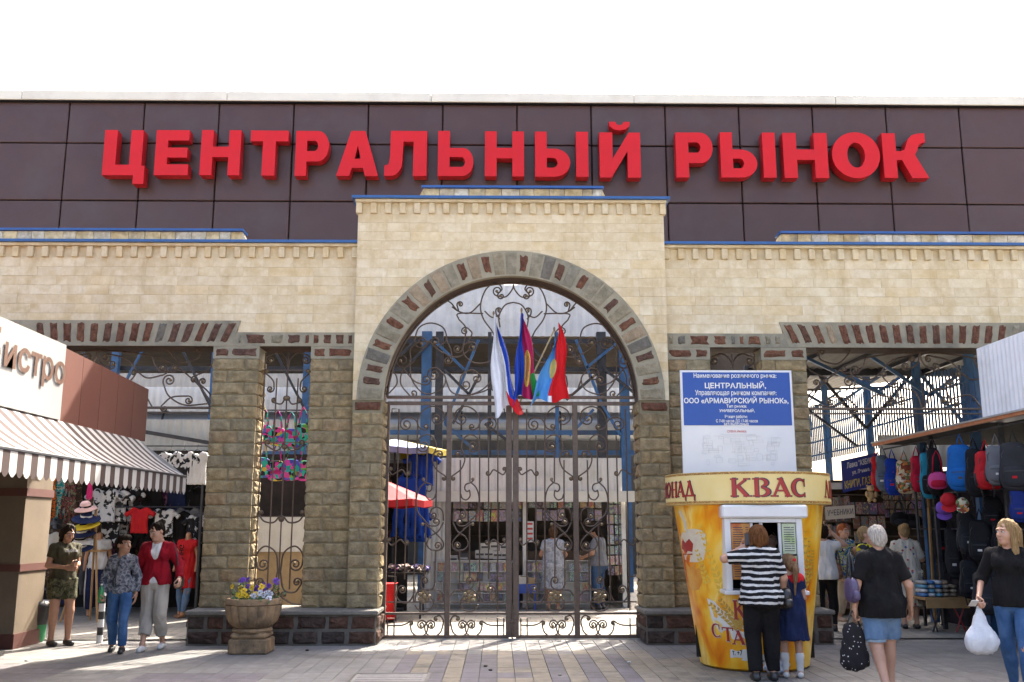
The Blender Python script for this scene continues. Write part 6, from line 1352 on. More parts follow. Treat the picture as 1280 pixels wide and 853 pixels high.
for i, (x0_, x1_, y0_, y1_, X) in enumerate(((1196, 1216, 640, 690, XS + .2), (1212, 1236, 650, 700, XS + .2), (1200, 1222, 700, 745, XS + .1), (1216, 1240, 715, 765, XS + .1), (1236, 1256, 690, 740, XS + .3), (1228, 1250, 620, 660, XS + .4), (1180, 1196, 660, 720, XS + .5), (1165, 1180, 640, 700, XS + .6), (1240, 1262, 650, 690, XS + .4), (1250, 1275, 740, 790, XS + .3))):
    backpack('black rucksack low in the dark bag stall, ' + ('left of the middle column, upper', 'middle column, upper', 'left of the middle column, lower', 'middle column, lower', 'right column, middle', 'just under the grey backpack', 'beside the folding table', 'behind the dark pole', 'right column, upper', 'lowest at the right')[i], x0_, x1_, y0_, y1_, bk['bk'] if i % 3 else bk['dk'], None, X, group='black rucksacks low in the bag stall')
y, z = onx(1172, 590, XS - .1); handbag('handbag', 'pink handbag with striped handles in the hanging row', (XS - .1, y, z), (.3, .12, .27), bk['pink'], strap=.33, rz=rad(-25), m2=bk['crim'], p=2.6)
def cap_(label, px, py, m, X, r=.12):
    y, z = onx(px, py, X); t = thing('cap', label, 'cap', (X, y, z), rad(-30), group='caps under the pink handbag'); MB().lathe([(r, 0), (r * .98, r * .3), (r * .8, r * .65), (r * .45, r * .88), (0, r * .95)], 16).build('crown', m, t, True, False); b = MB()
    b.sheet(lambda u, v: ((u - .5) * r * 1.8, -r * .8 - v * r * .9 * (1 - (2 * u - 1) ** 2 * .6), .0 - .03 * v), 8, 3); b.build('peak', m, t, True, False); t.rotation_euler = (rad(50), 0, rad(-25))
cap_('red cap hanging under the pink handbag', 1186, 626, bk['red'], XS - .12); cap_('purple cap under the red cap', 1180, 636, cB('purple', (.14, .06, .3)), XS - .1); cap_('patterned teal cap right of the red cap', 1203, 630, bk['fl'], XS - .1, .09)
# soft toys
y, z = onx(1088, 616, XS - .2); t = thing('toy_bear', 'small tan plush bear hanging before the blue book sign', 'toy', (XS - .2, y, z)); m_pl = mat('tan_plush', (.45, .3, .15), (.38, .25, .12), 40, .95, .4, 80)
b = MB(); b.ball((0, 0, -.06), (.075, .06, .09), 10, 8); b.build('body', m_pl, t, True, False); b = MB(); b.ball((0, -.02, .07), (.065, .06, .06), 10, 8); b.ball((0, -.07, .055), (.03, .025, .022), 6, 5); b.ball((-.05, 0, .12), .022, 6, 5); b.ball((.05, 0, .12), .022, 6, 5); b.build('head', m_pl, t, True, False)
for s_ in (-1, 1): b = MB(); b.ball((s_ * .08, -.03, -.03), (.03, .035, .06), 6, 5); b.build('arm', m_pl, t, True, False); b = MB(); b.ball((s_ * .05, -.05, -.14), (.035, .06, .035), 6, 5); b.build('leg', m_pl, t, True, False)
# ---------------------------------------------------------------- book stall facing the camera
QY = 18.6
bkx0, bkx1 = at(1016, 650, QY)[0], at(1152, 650, QY)[0]
bs2 = thing('book_stall', 'wall of book shelves behind the shoppers at the right', 'stall', ((bkx0 + bkx1) / 2, QY + .2, 0)); zq = lambda py: at(1080, py, QY)[1]
MB().box((bkx0, QY + .25, 0), (bkx1 + .5, QY + .3, zq(600))).build('back_board', mat('book_back', (.07, .05, .035), (.1, .075, .05), 5, .8), bs2)
for z in (zq(760), zq(730), zq(705), zq(690), zq(670), zq(652), zq(634), zq(618), zq(603)): MB().box((bkx0, QY - .02, z - .02), (bkx1 + .5, QY + .25, z)).build('shelf', mat('brown_board', (.1, .07, .045)), bs2)
MB().box((bkx0 + .1, QY - .1, zq(612)), (at(1098, 600, QY)[0] + .3, QY - .02, zq(612) + .12)).build('ledge', mat('pale_ledge', (.45, .43, .38), (.4, .38, .34), 5, .6), bs2)
corr(MB(), at(1098, 600, QY)[0], 9.4, zq(585), zq(545), QY - .15).build('ribbed_fascia', mat('cream_sheet', (.5, .47, .4), (.45, .42, .36), 3, .5), bs2)
BKM = covers('book_cover', [(.3, .1, .07), (.4, .36, .28), (.12, .16, .22), (.45, .3, .12), (.16, .2, .14), (.5, .46, .4), (.2, .09, .06), (.26, .14, .3), (.1, .07, .06)], 12)
for (p0, p1, q0, q1, nx, ny_) in ((1060, 1106, 627, 644, 5, 1), (1066, 1106, 645, 662, 4, 1), (1068, 1108, 662, 680, 4, 1)):
    magazines(p0, p1, q0, q1, nx, ny_, QY - .06, 'book shown face-on in the %s row of the book stall' % {627: 'top', 645: 'middle', 662: 'lower'}[q0], 'books shown face-on', 'book', BKM, .98, -.08, 'book')
magazines(1106, 1150, 604, 648, 7, 4, QY - .02, 'booklet above the flowered dress', 'booklets on the right rack', 'booklet', BKM, .95, -.05, 'booklet')
# standing book spines
sb0 = None; cnt = 0
for sh_, (z0_, z1_) in enumerate(((zq(634), zq(619)), (zq(652), zq(635)), (zq(670), zq(654)), (zq(690), zq(672)), (zq(705), zq(692)), (zq(730), zq(707)), (zq(760), zq(733)))):
    x = bkx0 + .03; ix_ = -1
    while x < at(1062, 650, QY)[0] and cnt < 130:
        w_ = RN.uniform(.035, .07); ix_ += 1
        if sb0 is None: o = sb0 = MB().box((-.5, 0, 0), (.5, .16, 1)).build('book', BKM[0])
        else: o = sb0.copy(); COL.objects.link(o)
        o.location = (x + w_ / 2, QY, z0_ + .002); o.scale = (w_ * .9, 1, (z1_ - z0_) * RN.uniform(.75, .97)); o.material_slots[0].link = 'OBJECT'; o.material_slots[0].material = RN.choice(BKM); x += w_; cnt += 1
        tag(o, 'book standing spine-out on the %s shelf from the top, %s from the left' % (nth(sh_), nth(ix_)), 'book', 'books standing spine-out')
# signs
Y1 = QY - .25; (x0_, z0_), (x1_, z1_) = at(1053, 611, Y1), at(1097, 571, Y1)
t = thing('book_sign', 'dark blue bookshop board with white and yellow lettering', 'sign', (x0_, Y1, z0_)); tilt = .22
M_ = lambda x, z: (x, Y1 - .01, z + tilt * (x - x0_) - .08)
b = MB(); b.add([M_(x0_, z0_), M_(x1_, z0_), M_(x1_, z1_), M_(x0_, z1_)], [(0, 1, 2, 3)]); b.build('panel', mat('sign_navy', (.012, .025, .16), (.016, .03, .2), 4, .4), t)
MM = lambda x, z: (x, Y1 - .016, z + tilt * (x - x0_) - .08)
W, H = x1_ - x0_, z1_ - z0_
for (s_, a, c, d, e, m) in (('Лавка "АЗБУКА"', .15, .72, .92, .9, m_bt), ('ул. Ленина, 86', .28, .46, .88, .62, m_bt), ('КНИГИ, ГАЗЕТЫ', .06, .06, 1.0, .34, mat('yellow_lettering', (.6, .48, .04), (.55, .43, .04), 5, .5))): MB().text(s_, x0_ + W * a, z0_ + H * c, x0_ + W * d, z0_ + H * e, MM, .014).build('lettering', m, t)
Y2 = QY - .3; (x0_, z0_), (x1_, z1_) = at(1032, 650, Y2), at(1068, 634, Y2); t = thing('textbook_sign', 'pale handwritten card sign hung before the book shelves', 'sign', (x0_, Y2, z0_)); MM2 = lambda x, z: (x, Y2 - .006, z + .07 * (x - x0_))
b = MB(); b.add([(p[0], Y2, p[2]) for p in (MM2(x0_, z0_), MM2(x1_, z0_), MM2(x1_, z1_), MM2(x0_, z1_))], [(0, 1, 2, 3)]); b.build('card', mat('card_board', (.5, .44, .36), (.45, .4, .32), 5, .8), t); MB().text('УЧЕБНИКИ', x0_ + .04, z0_ + .07, x1_ - .03, z1_ - .06, MM2, .004).build('lettering', m_kd, t)
# table of folded packs
ty = 15.9; (x0_, _), (x1_, _) = at(1148, 745, ty), at(1196, 745, ty); tz = at(1170, 746, ty)[1]; t = thing('market_table', 'folding table of folded packs before the bag stall', 'table', (x0_, ty, 0)); MB().box((x0_, ty - .25, tz - .04), (x1_ + .1, ty + .35, tz)).build('top', m_wood, t); MB().box((x0_ + .02, ty - .24, tz - .16), (x1_ + .08, ty - .22, tz - .04)).build('apron', m_wood, t)
for (u, v) in ((x0_ + .06, x0_ + .2), (x0_ + .3, x0_ + .12), (x1_ - .2, x1_ + .04), (x1_ + .04, x1_ - .12)): MB().tube([(u, ty - .2, tz - .05), (v, ty - .15, 0)], .014, 5).build('leg', m_dks if u < x1_ - .3 else mat('red_tube', (.3, .03, .03), (.26, .03, .03), 6, .5), t)
pk = [mat('pack_%d' % i, c, None, 12, .4) for i, c in enumerate(((.05, .16, .36), (.5, .5, .5), (.1, .28, .4), (.4, .38, .34), (.2, .15, .1), (.28, .24, .18)))]
for cx in range(5):
    for k_ in range(4 - (cx > 3)):
        x = x0_ + .06 + cx * .115; z = tz + .002 + k_ * .065; vs, fs = rbox(.105, .3, .062, 5, 3); tag(MB().add([(v[0] + x + RN.uniform(-.008, .008), v[1] + ty, v[2] + z + .031) for v in vs], fs).build('folded_pack', pk[(cx // 3) * 4 + (k_ + cx) % (4 if cx < 3 else 2)], smooth=True), 'folded pack on the folding table, %s stack from the left, %s from the bottom' % (nth(cx), nth(k_)), 'pack', 'packs on the folding table')
for i in range(3): px = (1151, 1163, 1172)[i]; y_ = 16.8; x = at(px, 700, y_)[0]; tag(MB().tube([(x, y_, 0), (x + .05 * i, y_, 2.4)], .03, 6).build('stall_pole', m_dks if i != 1 else m_wood), ['dark pole just right of the flowered dress', 'wooden pole between two dark poles', 'dark pole above the stack of packs'][i], 'pole', 'poles beside the folding table')
# black bags hanging on the book rack side
for i, (px, py) in enumerate(((1124, 640), (1140, 642))): x, z = at(px, py, 17.4); handbag('handbag', 'black handbag hanging beside the booklets, %s of two' % ('left', 'right')[i], (x, 17.4, z), (.34, .14, .26), bk['bk'], strap=.2, m2=bk['dk'], p=2.4)
# ---------------------------------------------------------------- people
def head_mesh():
    s = Sdf((-.1, -.13, -.2), (.1, .13, .14), .0062)
    s.ell((0, .015, .03), (.074, .092, .088), .02).ell((0, -.025, -.03), (.06, .065, .082), .03).ell((0, -.055, -.088), (.03, .032, .026), .03)
    for q in (-1, 1): s.ell((q * .034, -.058, -.03), (.026, .028, .028), .02)
    s.cap((-.04, -.078, .032), (.04, -.078, .032), .011, .011, .015)
    for q in (-1, 1): s.ell((q * .031, -.1, .012), (.019, .016, .012), .012, 's')
    s.cap((0, -.086, .014), (0, -.108, -.022), .008, .0135, .012); s.cap((-.017, -.086, -.056), (.017, -.086, -.056), .008, .008, .006); s.cap((-.013, -.084, -.067), (.013, -.084, -.067), .008, .008, .006)
    for q in (-1, 1): s.ell((q * .077, .012, -.004), (.011, .02, .031), .008)
    s.cap((0, .02, -.07), (0, .032, -.2), .05, .052, .03); return s.mesh()
def hair_mesh(style):
    s = Sdf((-.16, -.14, -.42), (.16, .26, .2), .0085)
    s.ell((0, .024, .042), (.087, .101, .094), .02)
    if style in ('bob', 'long'):
        s.ell((0, .055, -.02), (.096, .075, .105), .03)
        for q in (-1, 1): s.cap((q * .068, .0, .03), (q * .078, .01, -.1 if style == 'bob' else -.26), .03, .028 if style == 'bob' else .034, .03)
    if style == 'long': s.cap((0, .08, 0), (0, .1, -.34), .07, .075, .04)
    if style == 'short' or style == 'curly': s.ell((0, .055, -.015), (.076, .062, .085), .03)
    if style == 'curly': s.ell((0, -.03, .1), (.07, .06, .04), .03)
    if style == 'bun': s.ell((0, .05, -.01), (.07, .06, .075), .03).ell((0, .1, .1), (.055, .05, .05), .02)
    if style == 'pony': s.ell((0, .05, -.01), (.072, .06, .075), .03).cap((0, .105, .05), (.02, .16, -.05), .026, .036, .02).cap((.02, .16, -.05), (.03, .13, -.36), .036, .014, .02)
    s.ell((0, -.125, -.045), (.062, .085, .1), .02, 's'); s.cap((0, .0, -.09), (0, -.02, -.4), .05, .05, .01, op='s') if style != 'long' else s.cap((0, -.03, -.06), (0, -.05, -.4), .055, .06, .01, op='s')
    for q in (-1, 1):
        if style not in ('bob', 'long'): s.ell((q * .085, -.01, -.015), (.03, .026, .034), .01, 's')
    s.folds(.012 if style == 'curly' else .007, (70, 70, 60 if style == 'curly' else 9), 4); s.folds(.005, (130, 130, 22), 9); return s.mesh()
def hand_mesh(curlv):
    s = Sdf((-.1, -.1, -.2), (.05, .07, .04), .0052)
    for i, y in enumerate((-.029, -.01, .01, .028)):
        s.cap((0, y * .7, .0), (0, y, -.082), .013, .0115, .012)
        L_ = (.038, .043, .04, .031)[i]; p = Vector((0, y, -.085)); a = 0
        for k_ in range(3):
            a += curlv * (.55, 1.0, .8)[k_]; d = Vector((-sin(a), 0, -cos(a))); q = p + d * L_ * (1, .68, .52)[k_]; s.cap(p, q, .0092 - .0006 * k_, .0088 - .0006 * k_, .004); p = q
    s.cap((0, 0, .03), (0, 0, -.03), .024, .026, .02, 1.1, sx=.75); p = Vector((-.004, -.024, -.02)); q = Vector((-.014, -.052, -.052)); s.cap(p, q, .013, .0105, .01); s.cap(q, q + Vector((-.016 - .02 * curlv, -.012 + .02 * curlv, -.03)), .0102, .0085, .004)
    return s.mesh()
HEAD = head_mesh(); HANDS = {'relax': hand_mesh(.35), 'grip': hand_mesh(1.15)}; HAIR = {}
eyeb = MB().ball((0, 0, 0), (.0125, .007, .0085), 8, 6); 
m_eyew = mat('eye_white', (.55, .52, .5), (.5, .47, .45), 9, .3); m_iris = mat('eye_iris', (.03, .02, .012), (.045, .03, .02), 9, .25); m_lip = mat('lips', (.4, .13, .11), (.36, .11, .1), 9, .5)
BASEJ = dict(pel=(0, 0, .93), wst=(0, 0, 1.06), chs=(0, .005, 1.25), nek=(0, .015, 1.4), hd=(0, -.012, 1.535), hipp=(.088, 0, .88), kneep=(.095, -.015, .47), ankp=(.095, .02, .085), shp=(.152, .012, 1.325), elp=(.21, .03, 1.06), wrp=(.226, -.05, .83))
for k_ in list(BASEJ):
    if k_.endswith('p') and k_[:-1] in ('hip', 'knee', 'ank', 'sh', 'el', 'wr'): v = BASEJ[k_]; BASEJ[k_[:-1] + 'n'] = (-v[0], v[1], v[2])
def skin(n, c): return mat('skin_' + n, c, tuple(x * .86 for x in c), 12, .55, .05, 80)
SK = skin('warm', (.44, .24, .155)); SK2 = skin('tan', (.36, .185, .11)); SKM = mat('mannequin_skin', (.4, .2, .1), (.36, .17, .085), 5, .4)
class Fig:
    def __init__(f, label, xy, heading, H=1.65, J={}, bulk=1., cat='person', name='person', z=0., group=None):
        f.t = thing(name, label, cat, (xy[0], xy[1], z), rad(heading), group); f.k = H / 1.65; f.bulk = bulk
        f.J = {a: Vector(J.get(a, v)) * f.k for a, v in BASEJ.items()}; f.hs = f.k
        P = np.array([tuple(v) for v in f.J.values()]); f.lo = P.min(0) - .3; f.hi = P.max(0) + .3; f.lo[2] = -.02
    def sdf(f, z0=None, z1=None, h=.0135): lo = f.lo.copy(); hi = f.hi.copy(); lo[2] = z0 if z0 is not None else lo[2]; hi[2] = z1 if z1 is not None else hi[2]; return Sdf(lo, hi, h)
    def torso(f, s, g=0., fem=True):
        J, b, k = f.J, f.bulk, f.k; R = lambda r: r * b * k + g
        s.cap(J['pel'] + Vector((0, 0, -.03 * k)), J['wst'], R(.156), R(.116), .045 * k, .74).cap(J['wst'], J['chs'], R(.116), R(.132), .045 * k, .74).cap(J['chs'], J['nek'] - Vector((0, 0, .06 * k)), R(.132), R(.075), .04 * k, .72)
        s.cap(J['shn'], J['shp'], .047 * k * (1 + (b - 1) * .6) + g, .047 * k * (1 + (b - 1) * .6) + g, .045 * k)
        if fem:
            for q in (-1, 1): s.ell(J['chs'] + Vector((q * .07 * b, -.085 * b, .0)) * k, np.array((.052, .045, .055)) * k * b + g, .05 * k)
        for q in (-1, 1): s.ell(J['pel'] + Vector((q * .07, .07 * b, -.06)) * k, np.array((.08, .075, .09)) * k * b + g, .05 * k)
        return s
    def leg(f, s, q, g=0., end=2., wide=0., sm=.03):
        J, b, k = f.J, 1 + (f.bulk - 1) * .7, f.k; h, kn, an = J['hip' + q], J['knee' + q], J['ank' + q]; e1 = min(1., end)
        r = lambda x: x * b * k + g
        s.cap(h, h.lerp(kn, e1), r(.092), r(.092 + (.06 - .092) * e1) + wide * e1, sm, flat=end <= 1)
        if end > 1: e = end - 1; s.cap(kn, kn.lerp(an, e), r(.06) + wide, r(.06 + (.038 - .06) * e) + wide * 1.2, sm, flat=True)
        if end > 1.4 and not wide: m_ = kn.lerp(an, .28); s.ell(m_ + Vector((0, .022 * k, 0)), np.array((.047, .05, .1)) * k * b + g, .04)
        return s
    def arm(f, s, q, g=0., end=2.):
        J, b, k = f.J, 1 + (f.bulk - 1) * .8, f.k; a, e, w_ = J['sh' + q], J['el' + q], J['wr' + q]; e1 = min(1., end); r = lambda x: x * b * k + g
        s.cap(a, a.lerp(e, e1), r(.047), r(.047 - .01 * e1), .025, flat=end <= 1)
        if end > 1: s.cap(e, e.lerp(w_, end - 1), r(.037), r(.037 - .011 * (end - 1)), .025, flat=end < 2)
        return s
    def body(f, m, head=True, hands=('relax', 'relax'), hrot=(0, 0, 0), thumb=None, feet=True, hs=1., neck=True, arms=True):
        s = f.sdf(h=.015); f.torso(s, -.014, False); J, k = f.J, f.k; s.cap(J['nek'] - Vector((0, 0, .04 * k)), J['hd'] + Vector((0, .025, -.06)) * k, .056 * k, .05 * k, .03)
        for q in 'pn':
            f.leg(s, q, -.003, 2.)
            if arms: f.arm(s, q)
            if feet: a = J['ank' + q]; s.cap(a, a + Vector((0, .02, -.03)) * k, .036 * k, .034 * k, .02).cap(a + Vector((0, .025, -.04)) * k, a + Vector((0, -.13, -.058)) * k, .034 * k, .026 * k, .02, sx=1.1)
        P, F = s.mesh(); f.HM = Matrix.Translation(f.J['hd']) @ Matrix.Rotation(rad(hrot[0]), 4, 'Z') @ Matrix.Rotation(rad(hrot[1]), 4, 'X') @ Matrix.Rotation(rad(hrot[2]), 4, 'Y') @ Matrix.Scale(f.hs * hs, 4)
        Ps, Fs, n = [P], [F], len(P)
        def addm(mesh, M, flip=False):
            nonlocal n
            Q = np.array(mesh[0]); Q = Q @ np.array(M.to_3x3()).T + np.array(M.translation); Fq = mesh[1] + n; Ps.append(Q); Fs.append(Fq[:, ::-1] if flip else Fq); n += len(Q)
        if head: addm(HEAD, f.HM)
        for i, q in enumerate('pn'):
            if hands[i] is None or not arms: continue
            d = (J['wr' + q] - J['el' + q]).normalized(); th = Vector((thumb or {}).get(q, (0, -1, 0))); z = -d; y = -(th - d * th.dot(d)).normalized(); x = y.cross(z); sgn = 1 if q == 'p' else -1
            M = Matrix((x * sgn, y, z)).transposed().to_4x4(); M = Matrix.Translation(J['wr' + q] + d * .01) @ M @ Matrix.Scale(k * 1.02, 4); addm(HANDS[hands[i]], M, sgn < 0)
        f.o = npobj('body', np.concatenate(Ps), np.concatenate(Fs), m, f.t); return f
    def face(f, brow=(.05, .03, .02)):
        M = f.HM; mb_ = mat('brow_%02d' % int(brow[0] * 99), brow, None, 9, .8)
        for q in (-1, 1):
            b = MB(); b.ball((0, 0, 0), (.0125, .008, .008), 8, 6, mx=M.to_3x3()); c = M @ Vector((q * .031, -.084, .011)); b.v = [tuple(Vector(v) + c) for v in b.v]; c2 = M @ Vector((q * .031, -.0905, .011)); b.ball(c2, (.0058 * f.k, .004 * f.k, .0065 * f.k), 6, 5, 1); b.build('eye', [m_eyew, m_iris], f.t, True, False)
            MB().tube([M @ Vector((q * .014, -.0915, .029)), M @ Vector((q * .032, -.0925, .034)), M @ Vector((q * .05, -.08, .028))], .0038 * f.k, 4).build('eyebrow', mb_, f.t, True, False)
        MB().tube([M @ Vector((-.019, -.0885, -.06)), M @ Vector((0, -.0965, -.0605)), M @ Vector((.019, -.0885, -.06))], [.003 * f.k, .0065 * f.k, .003 * f.k], 6).build('mouth', m_lip, f.t, True, False); return f
    def hair(f, style, m):
        if style not in HAIR: HAIR[style] = hair_mesh(style)
        P, F = HAIR[style]; M = f.HM; P = P @ np.array(M.to_3x3()).T + np.array(M.translation); f.hr = npobj('hair', P, F, m, f.t); return f
    def top(f, m, sleeve=.5, hem=.85, g=.016, name='shirt', neck=True, fold=.012, openf=0., skirt=None, seed=1, fem=True, arms='pn', vneck=0.):
        k = f.k; s = f.sdf(min(hem, skirt[0] if skirt else hem) * k - .05, 1.5 * k, .0125); f.torso(s, g, fem)
        if hem < .86: s.cap(f.J['pel'] + Vector((0, 0, .05 * k)), (f.J['pel'].x, f.J['pel'].y + .01, hem * k), .165 * k * f.bulk + g, .172 * k * f.bulk + g * 1.4, .04, .76)
        if skirt: z1, r0, r1 = skirt; s.cap(f.J['pel'] + Vector((0, 0, .1 * k)), (f.J['pel'].x, f.J['pel'].y + .01, z1 * k), r0 * k, r1 * k, .05, .8, flat=True)
        f.hem = hem; zc = (skirt[0] if skirt else hem) * k; s.folds(fold, (26, 26, 9), seed); s.cut((0, 0, -1), -zc)
        for q in arms:
            if sleeve > 0: f.arm(s, q, g * .9 + .004, sleeve)
        if neck: s.ell(f.J['nek'] + Vector((0, -.015, .03)) * k, np.array((.075, .078, .05)) * k, .012, 's')
        if vneck: s.cap(f.J['nek'] + Vector((0, -.09, .02)) * k, f.J['chs'] + Vector((0, -.19, .1 - vneck)) * k, .05 * k, .012 * k, .008, op='s')
        if openf:
            s.cap(f.J['nek'] + Vector((0, -.12, 0)) * k, f.J['wst'] + Vector((0, -.2, .05)) * k, .078 * k, .03 * k, .01, 1.6, op='s'); s.cap(f.J['wst'] + Vector((0, -.2, .05)) * k, f.J['pel'] + Vector((0, -.25, -.25)) * k, .015 * k, openf * k, .01, 1.6, op='s')
        P, F = s.mesh(); npobj(name, P, F, m, f.t); return f
    def legs(f, m, end=1.97, g=.012, wide=0., name='trousers', fold=.008, seed=2, top=1.0):
        k = f.k; s = f.sdf(0, 1.1 * k, .0125); J = f.J
        s.cap(J['pel'] + Vector((0, 0, -.02 * k)), J['pel'] + Vector((0, 0, .06 * k)), (.162 * f.bulk) * k + g, (.15 * f.bulk) * k + g, .04, .76)
        for q in (-1, 1): s.ell(J['pel'] + Vector((q * .07, .07 * f.bulk, -.06)) * k, np.array((.08, .075, .09)) * k * f.bulk + g, .05 * k)
        for q in 'pn': f.leg(s, q, g, end, wide, .012)
        s.folds(fold, (26, 26, 7), seed); s.cut((0, 0, 1), min(top, f.hem + .035) * k); P, F = s.mesh(); npobj(name, P, F, m, f.t); return f
    def shoes(f, m, sole=None, h=.05, name='shoe', low=False):
        k = f.k
        for q in 'pn':
            a = f.J['ank' + q]; zg = a.z - .085 * k; s = Sdf((a.x - .09, a.y - .25, zg - .01), (a.x + .09, a.y + .12, a.z + .12), .0075)
            s.cap((a.x, a.y + .03 * k, zg + .04 * k), (a.x, a.y - .14 * k, zg + .032 * k), .044 * k, .037 * k, .02, sx=1.0)
            if not low: s.cap((a.x, a.y, zg + .05 * k), (a.x, a.y + .005, zg + (.05 + h) * k), .044 * k, .042 * k, .02, flat=True)
            s.cut((0, 0, -1), -(zg + .004)); P, F = s.mesh(); o = npobj(name, P, F, m, f.t)
            if sole: b = MB(); b.lathe([(0, 0), (.045 * k, 0), (.045 * k, .018), (0, .018)], 16, (0, 0, 0)); b.v = [(a.x + v[0] * .95, a.y - .055 * k + v[1] * 2.3, zg + .002 + v[2]) for v in b.v]; b.build('sole', sole, o, True, False)
        return f
    def socks(f, m, end=.55):
        for q in 'pn': s = f.sdf(0, f.J['knee' + q].z, .011); a, kn = f.J['ank' + q], f.J['knee' + q]; s.cap(a - Vector((0, 0, .02)), a.lerp(kn, end), .04 * f.k, .058 * f.k, .02, flat=True).ell(a.lerp(kn, end * .8) + Vector((0, .02, 0)) * f.k, np.array((.048, .05, .07)) * f.k, .03); s.folds(.003, (10, 10, 60), 3); P, F = s.mesh(); npobj('sock', P, F, m, f.t)
        return f
    def world(f, p): return Matrix.LocRotScale(f.t.location, f.t.rotation_euler, (1, 1, 1)) @ Vector(p)
hm = lambda n, c, c2: mat('hair_' + n, tuple(x * .75 for x in c), tuple(x * 1.15 for x in c2), 26, .7, .6, 60, spec=.08, streak=(5, 5, .35))
h_dark = hm('dark', (.01, .006, .004), (.02, .012, .008)); h_brown = hm('brown', (.055, .028, .016), (.09, .048, .026)); h_aub = hm('auburn', (.075, .03, .011), (.14, .06, .022)); h_grey = hm('silver', (.28, .25, .22), (.42, .38, .33)); h_blond = hm('blond', (.2, .12, .05), (.32, .21, .1)); h_red = hm('red', (.22, .06, .02), (.3, .09, .03)); h_lb = hm('light_brown', (.17, .095, .05), (.25, .15, .08))
m_camo = pat('camouflage', [(.03, .03, .018), (.085, .075, .04), (.05, .055, .025), (.13, .115, .07)], 13, 'noise', lo=.35, hi=.65); m_olive = pat('olive_camo', [(.045, .04, .024), (.06, .053, .032), (.05, .046, .027)], 9, 'soft')
m_black = mp_['black']; m_jean = mat('denim', (.03, .075, .17), (.06, .12, .24), 6, .85, .45, 18); m_jean2 = mat('pale_denim', (.085, .15, .25), (.14, .21, .31), 6, .85, .45, 18); m_jeand = mat('dark_denim', (.018, .035, .08), (.045, .08, .15), 4, .85, .45, 18)
m_shw = mat('white_shoe', (.55, .54, .52), (.5, .49, .47), 8, .6); m_shb = mat('black_shoe', (.015, .014, .014), (.025, .022, .02), 8, .4); m_shn = mat('tan_shoe', (.3, .2, .12), (.25, .16, .1), 8, .5)
STAND = dict(kneep=(.1, -.02, .47), ankp=(.1, .03, .085))
def walk(a=.14, lift=.03):   # p leg forward
    return dict(kneep=(.085, -.1 - a * .3, .48), ankp=(.09, -a, .085), kneen=(-.085, .02, .46), ankn=(-.085, a + .06, .085 + lift))
# 1 woman in camouflage
f = Fig('woman in camouflage shirt and shorts looking at her phone by the tan pier', gr(72, 807), 48, 1.67, {**dict(elp=(.2, .03, 1.09), wrp=(.06, -.24, 1.1), eln=(-.215, .03, 1.09), wrn=(-.06, -.2, 1.06), hd=(0, -.035, 1.525)), **dict(ankp=(.1, -.06, .085), kneep=(.1, -.06, .47))}, 1.04)
f.body(SK2, hands=('grip', 'grip'), hrot=(0, 20, 0), thumb={'p': (0, -.3, 1), 'n': (0, -.3, 1)}).face().hair('bob', h_dark).top(m_olive, .55, .88, .018, 'camouflage_shirt').legs(m_camo, .62, .02, .012, 'shorts').shoes(m_shb, h=.0, name='sandal', low=True)
b = MB(); b.text('aloha', -.09, 1.27 * f.k, .09, 1.32 * f.k, lambda x, z: (x, -.2 + x * x * 2.5, z), .02); b.build('chest_print', mp_['white'], f.t, False, False)
def phone(f, p, label, rz=0, rx=-.7):
    t = thing('phone', label, 'phone', f.world(p), f.t.rotation_euler[2] + rz); b = MB(); b.bbox((-.036, -.004, -.07), (.036, .004, .07), .004); b.build('case', m_shb, t, False, False); MB().box((-.031, .0042, -.06), (.031, .0052, .06)).build('screen', mat('phone_screen', (.1, .11, .13), (.14, .15, .17), 9, .15), t, False, False); t.rotation_euler[0] = rx; return t
phone(f, (0, -.31 * f.k, 1.12 * f.k), 'phone held in both hands by the woman in camouflage', 0, .9)
# 2 boy
f = Fig('boy in grey patterned hoodie and jeans walking beside the woman in red', gr(145, 816), 12, 1.5, {**walk(.1, .0), **dict(eln=(-.235, .04, 1.08), wrn=(-.25, -.06, .86), elp=(.225, .05, 1.08), wrp=(.22, .0, .85), shp=(.135, .012, 1.325), shn=(-.135, .012, 1.325))}, .8)
f.body(SK2, hands=('relax', 'grip'), hrot=(50, -6, 0), hs=1.1).face().hair('curly', h_dark).top(pat('hoodie_print', [(.05, .055, .07), (.14, .145, .16), (.24, .24, .26), (.1, .1, .12)], 15, 'noise', lo=.36, hi=.64), 1.96, .84, .022, 'hoodie', fem=False, fold=.014).legs(m_jean, 1.95, .012, .008, 'jeans').shoes(m_shb, h=.03)
s = Sdf((-.16, -.1, 1.3), (.16, .16, 1.5), .012); s.cap((-.08, .06, 1.38 * f.k + .0), (.08, .06, 1.38 * f.k), .045, .045, .03).ell((0, .085, 1.36 * f.k), (.09, .05, .06), .03)
bt = f.world(Vector((-.25, -.1, .72)) * f.k); t = thing('bottle', 'green drink bottle in the boy\'s hand', 'bottle', (bt.x, bt.y, bt.z)); MB().lathe([(0, 0), (.032, 0), (.034, .02), (.034, .13), (.03, .16), (.013, .2), (.013, .22)], 14).build('body', mat('green_bottle', (.02, .2, .06), (.03, .24, .07), 9, .2), t, True, False); MB().lathe([(.015, .22), (.015, .24), (0, .24)], 10).build('lid', mp_['white'], t, True, False)
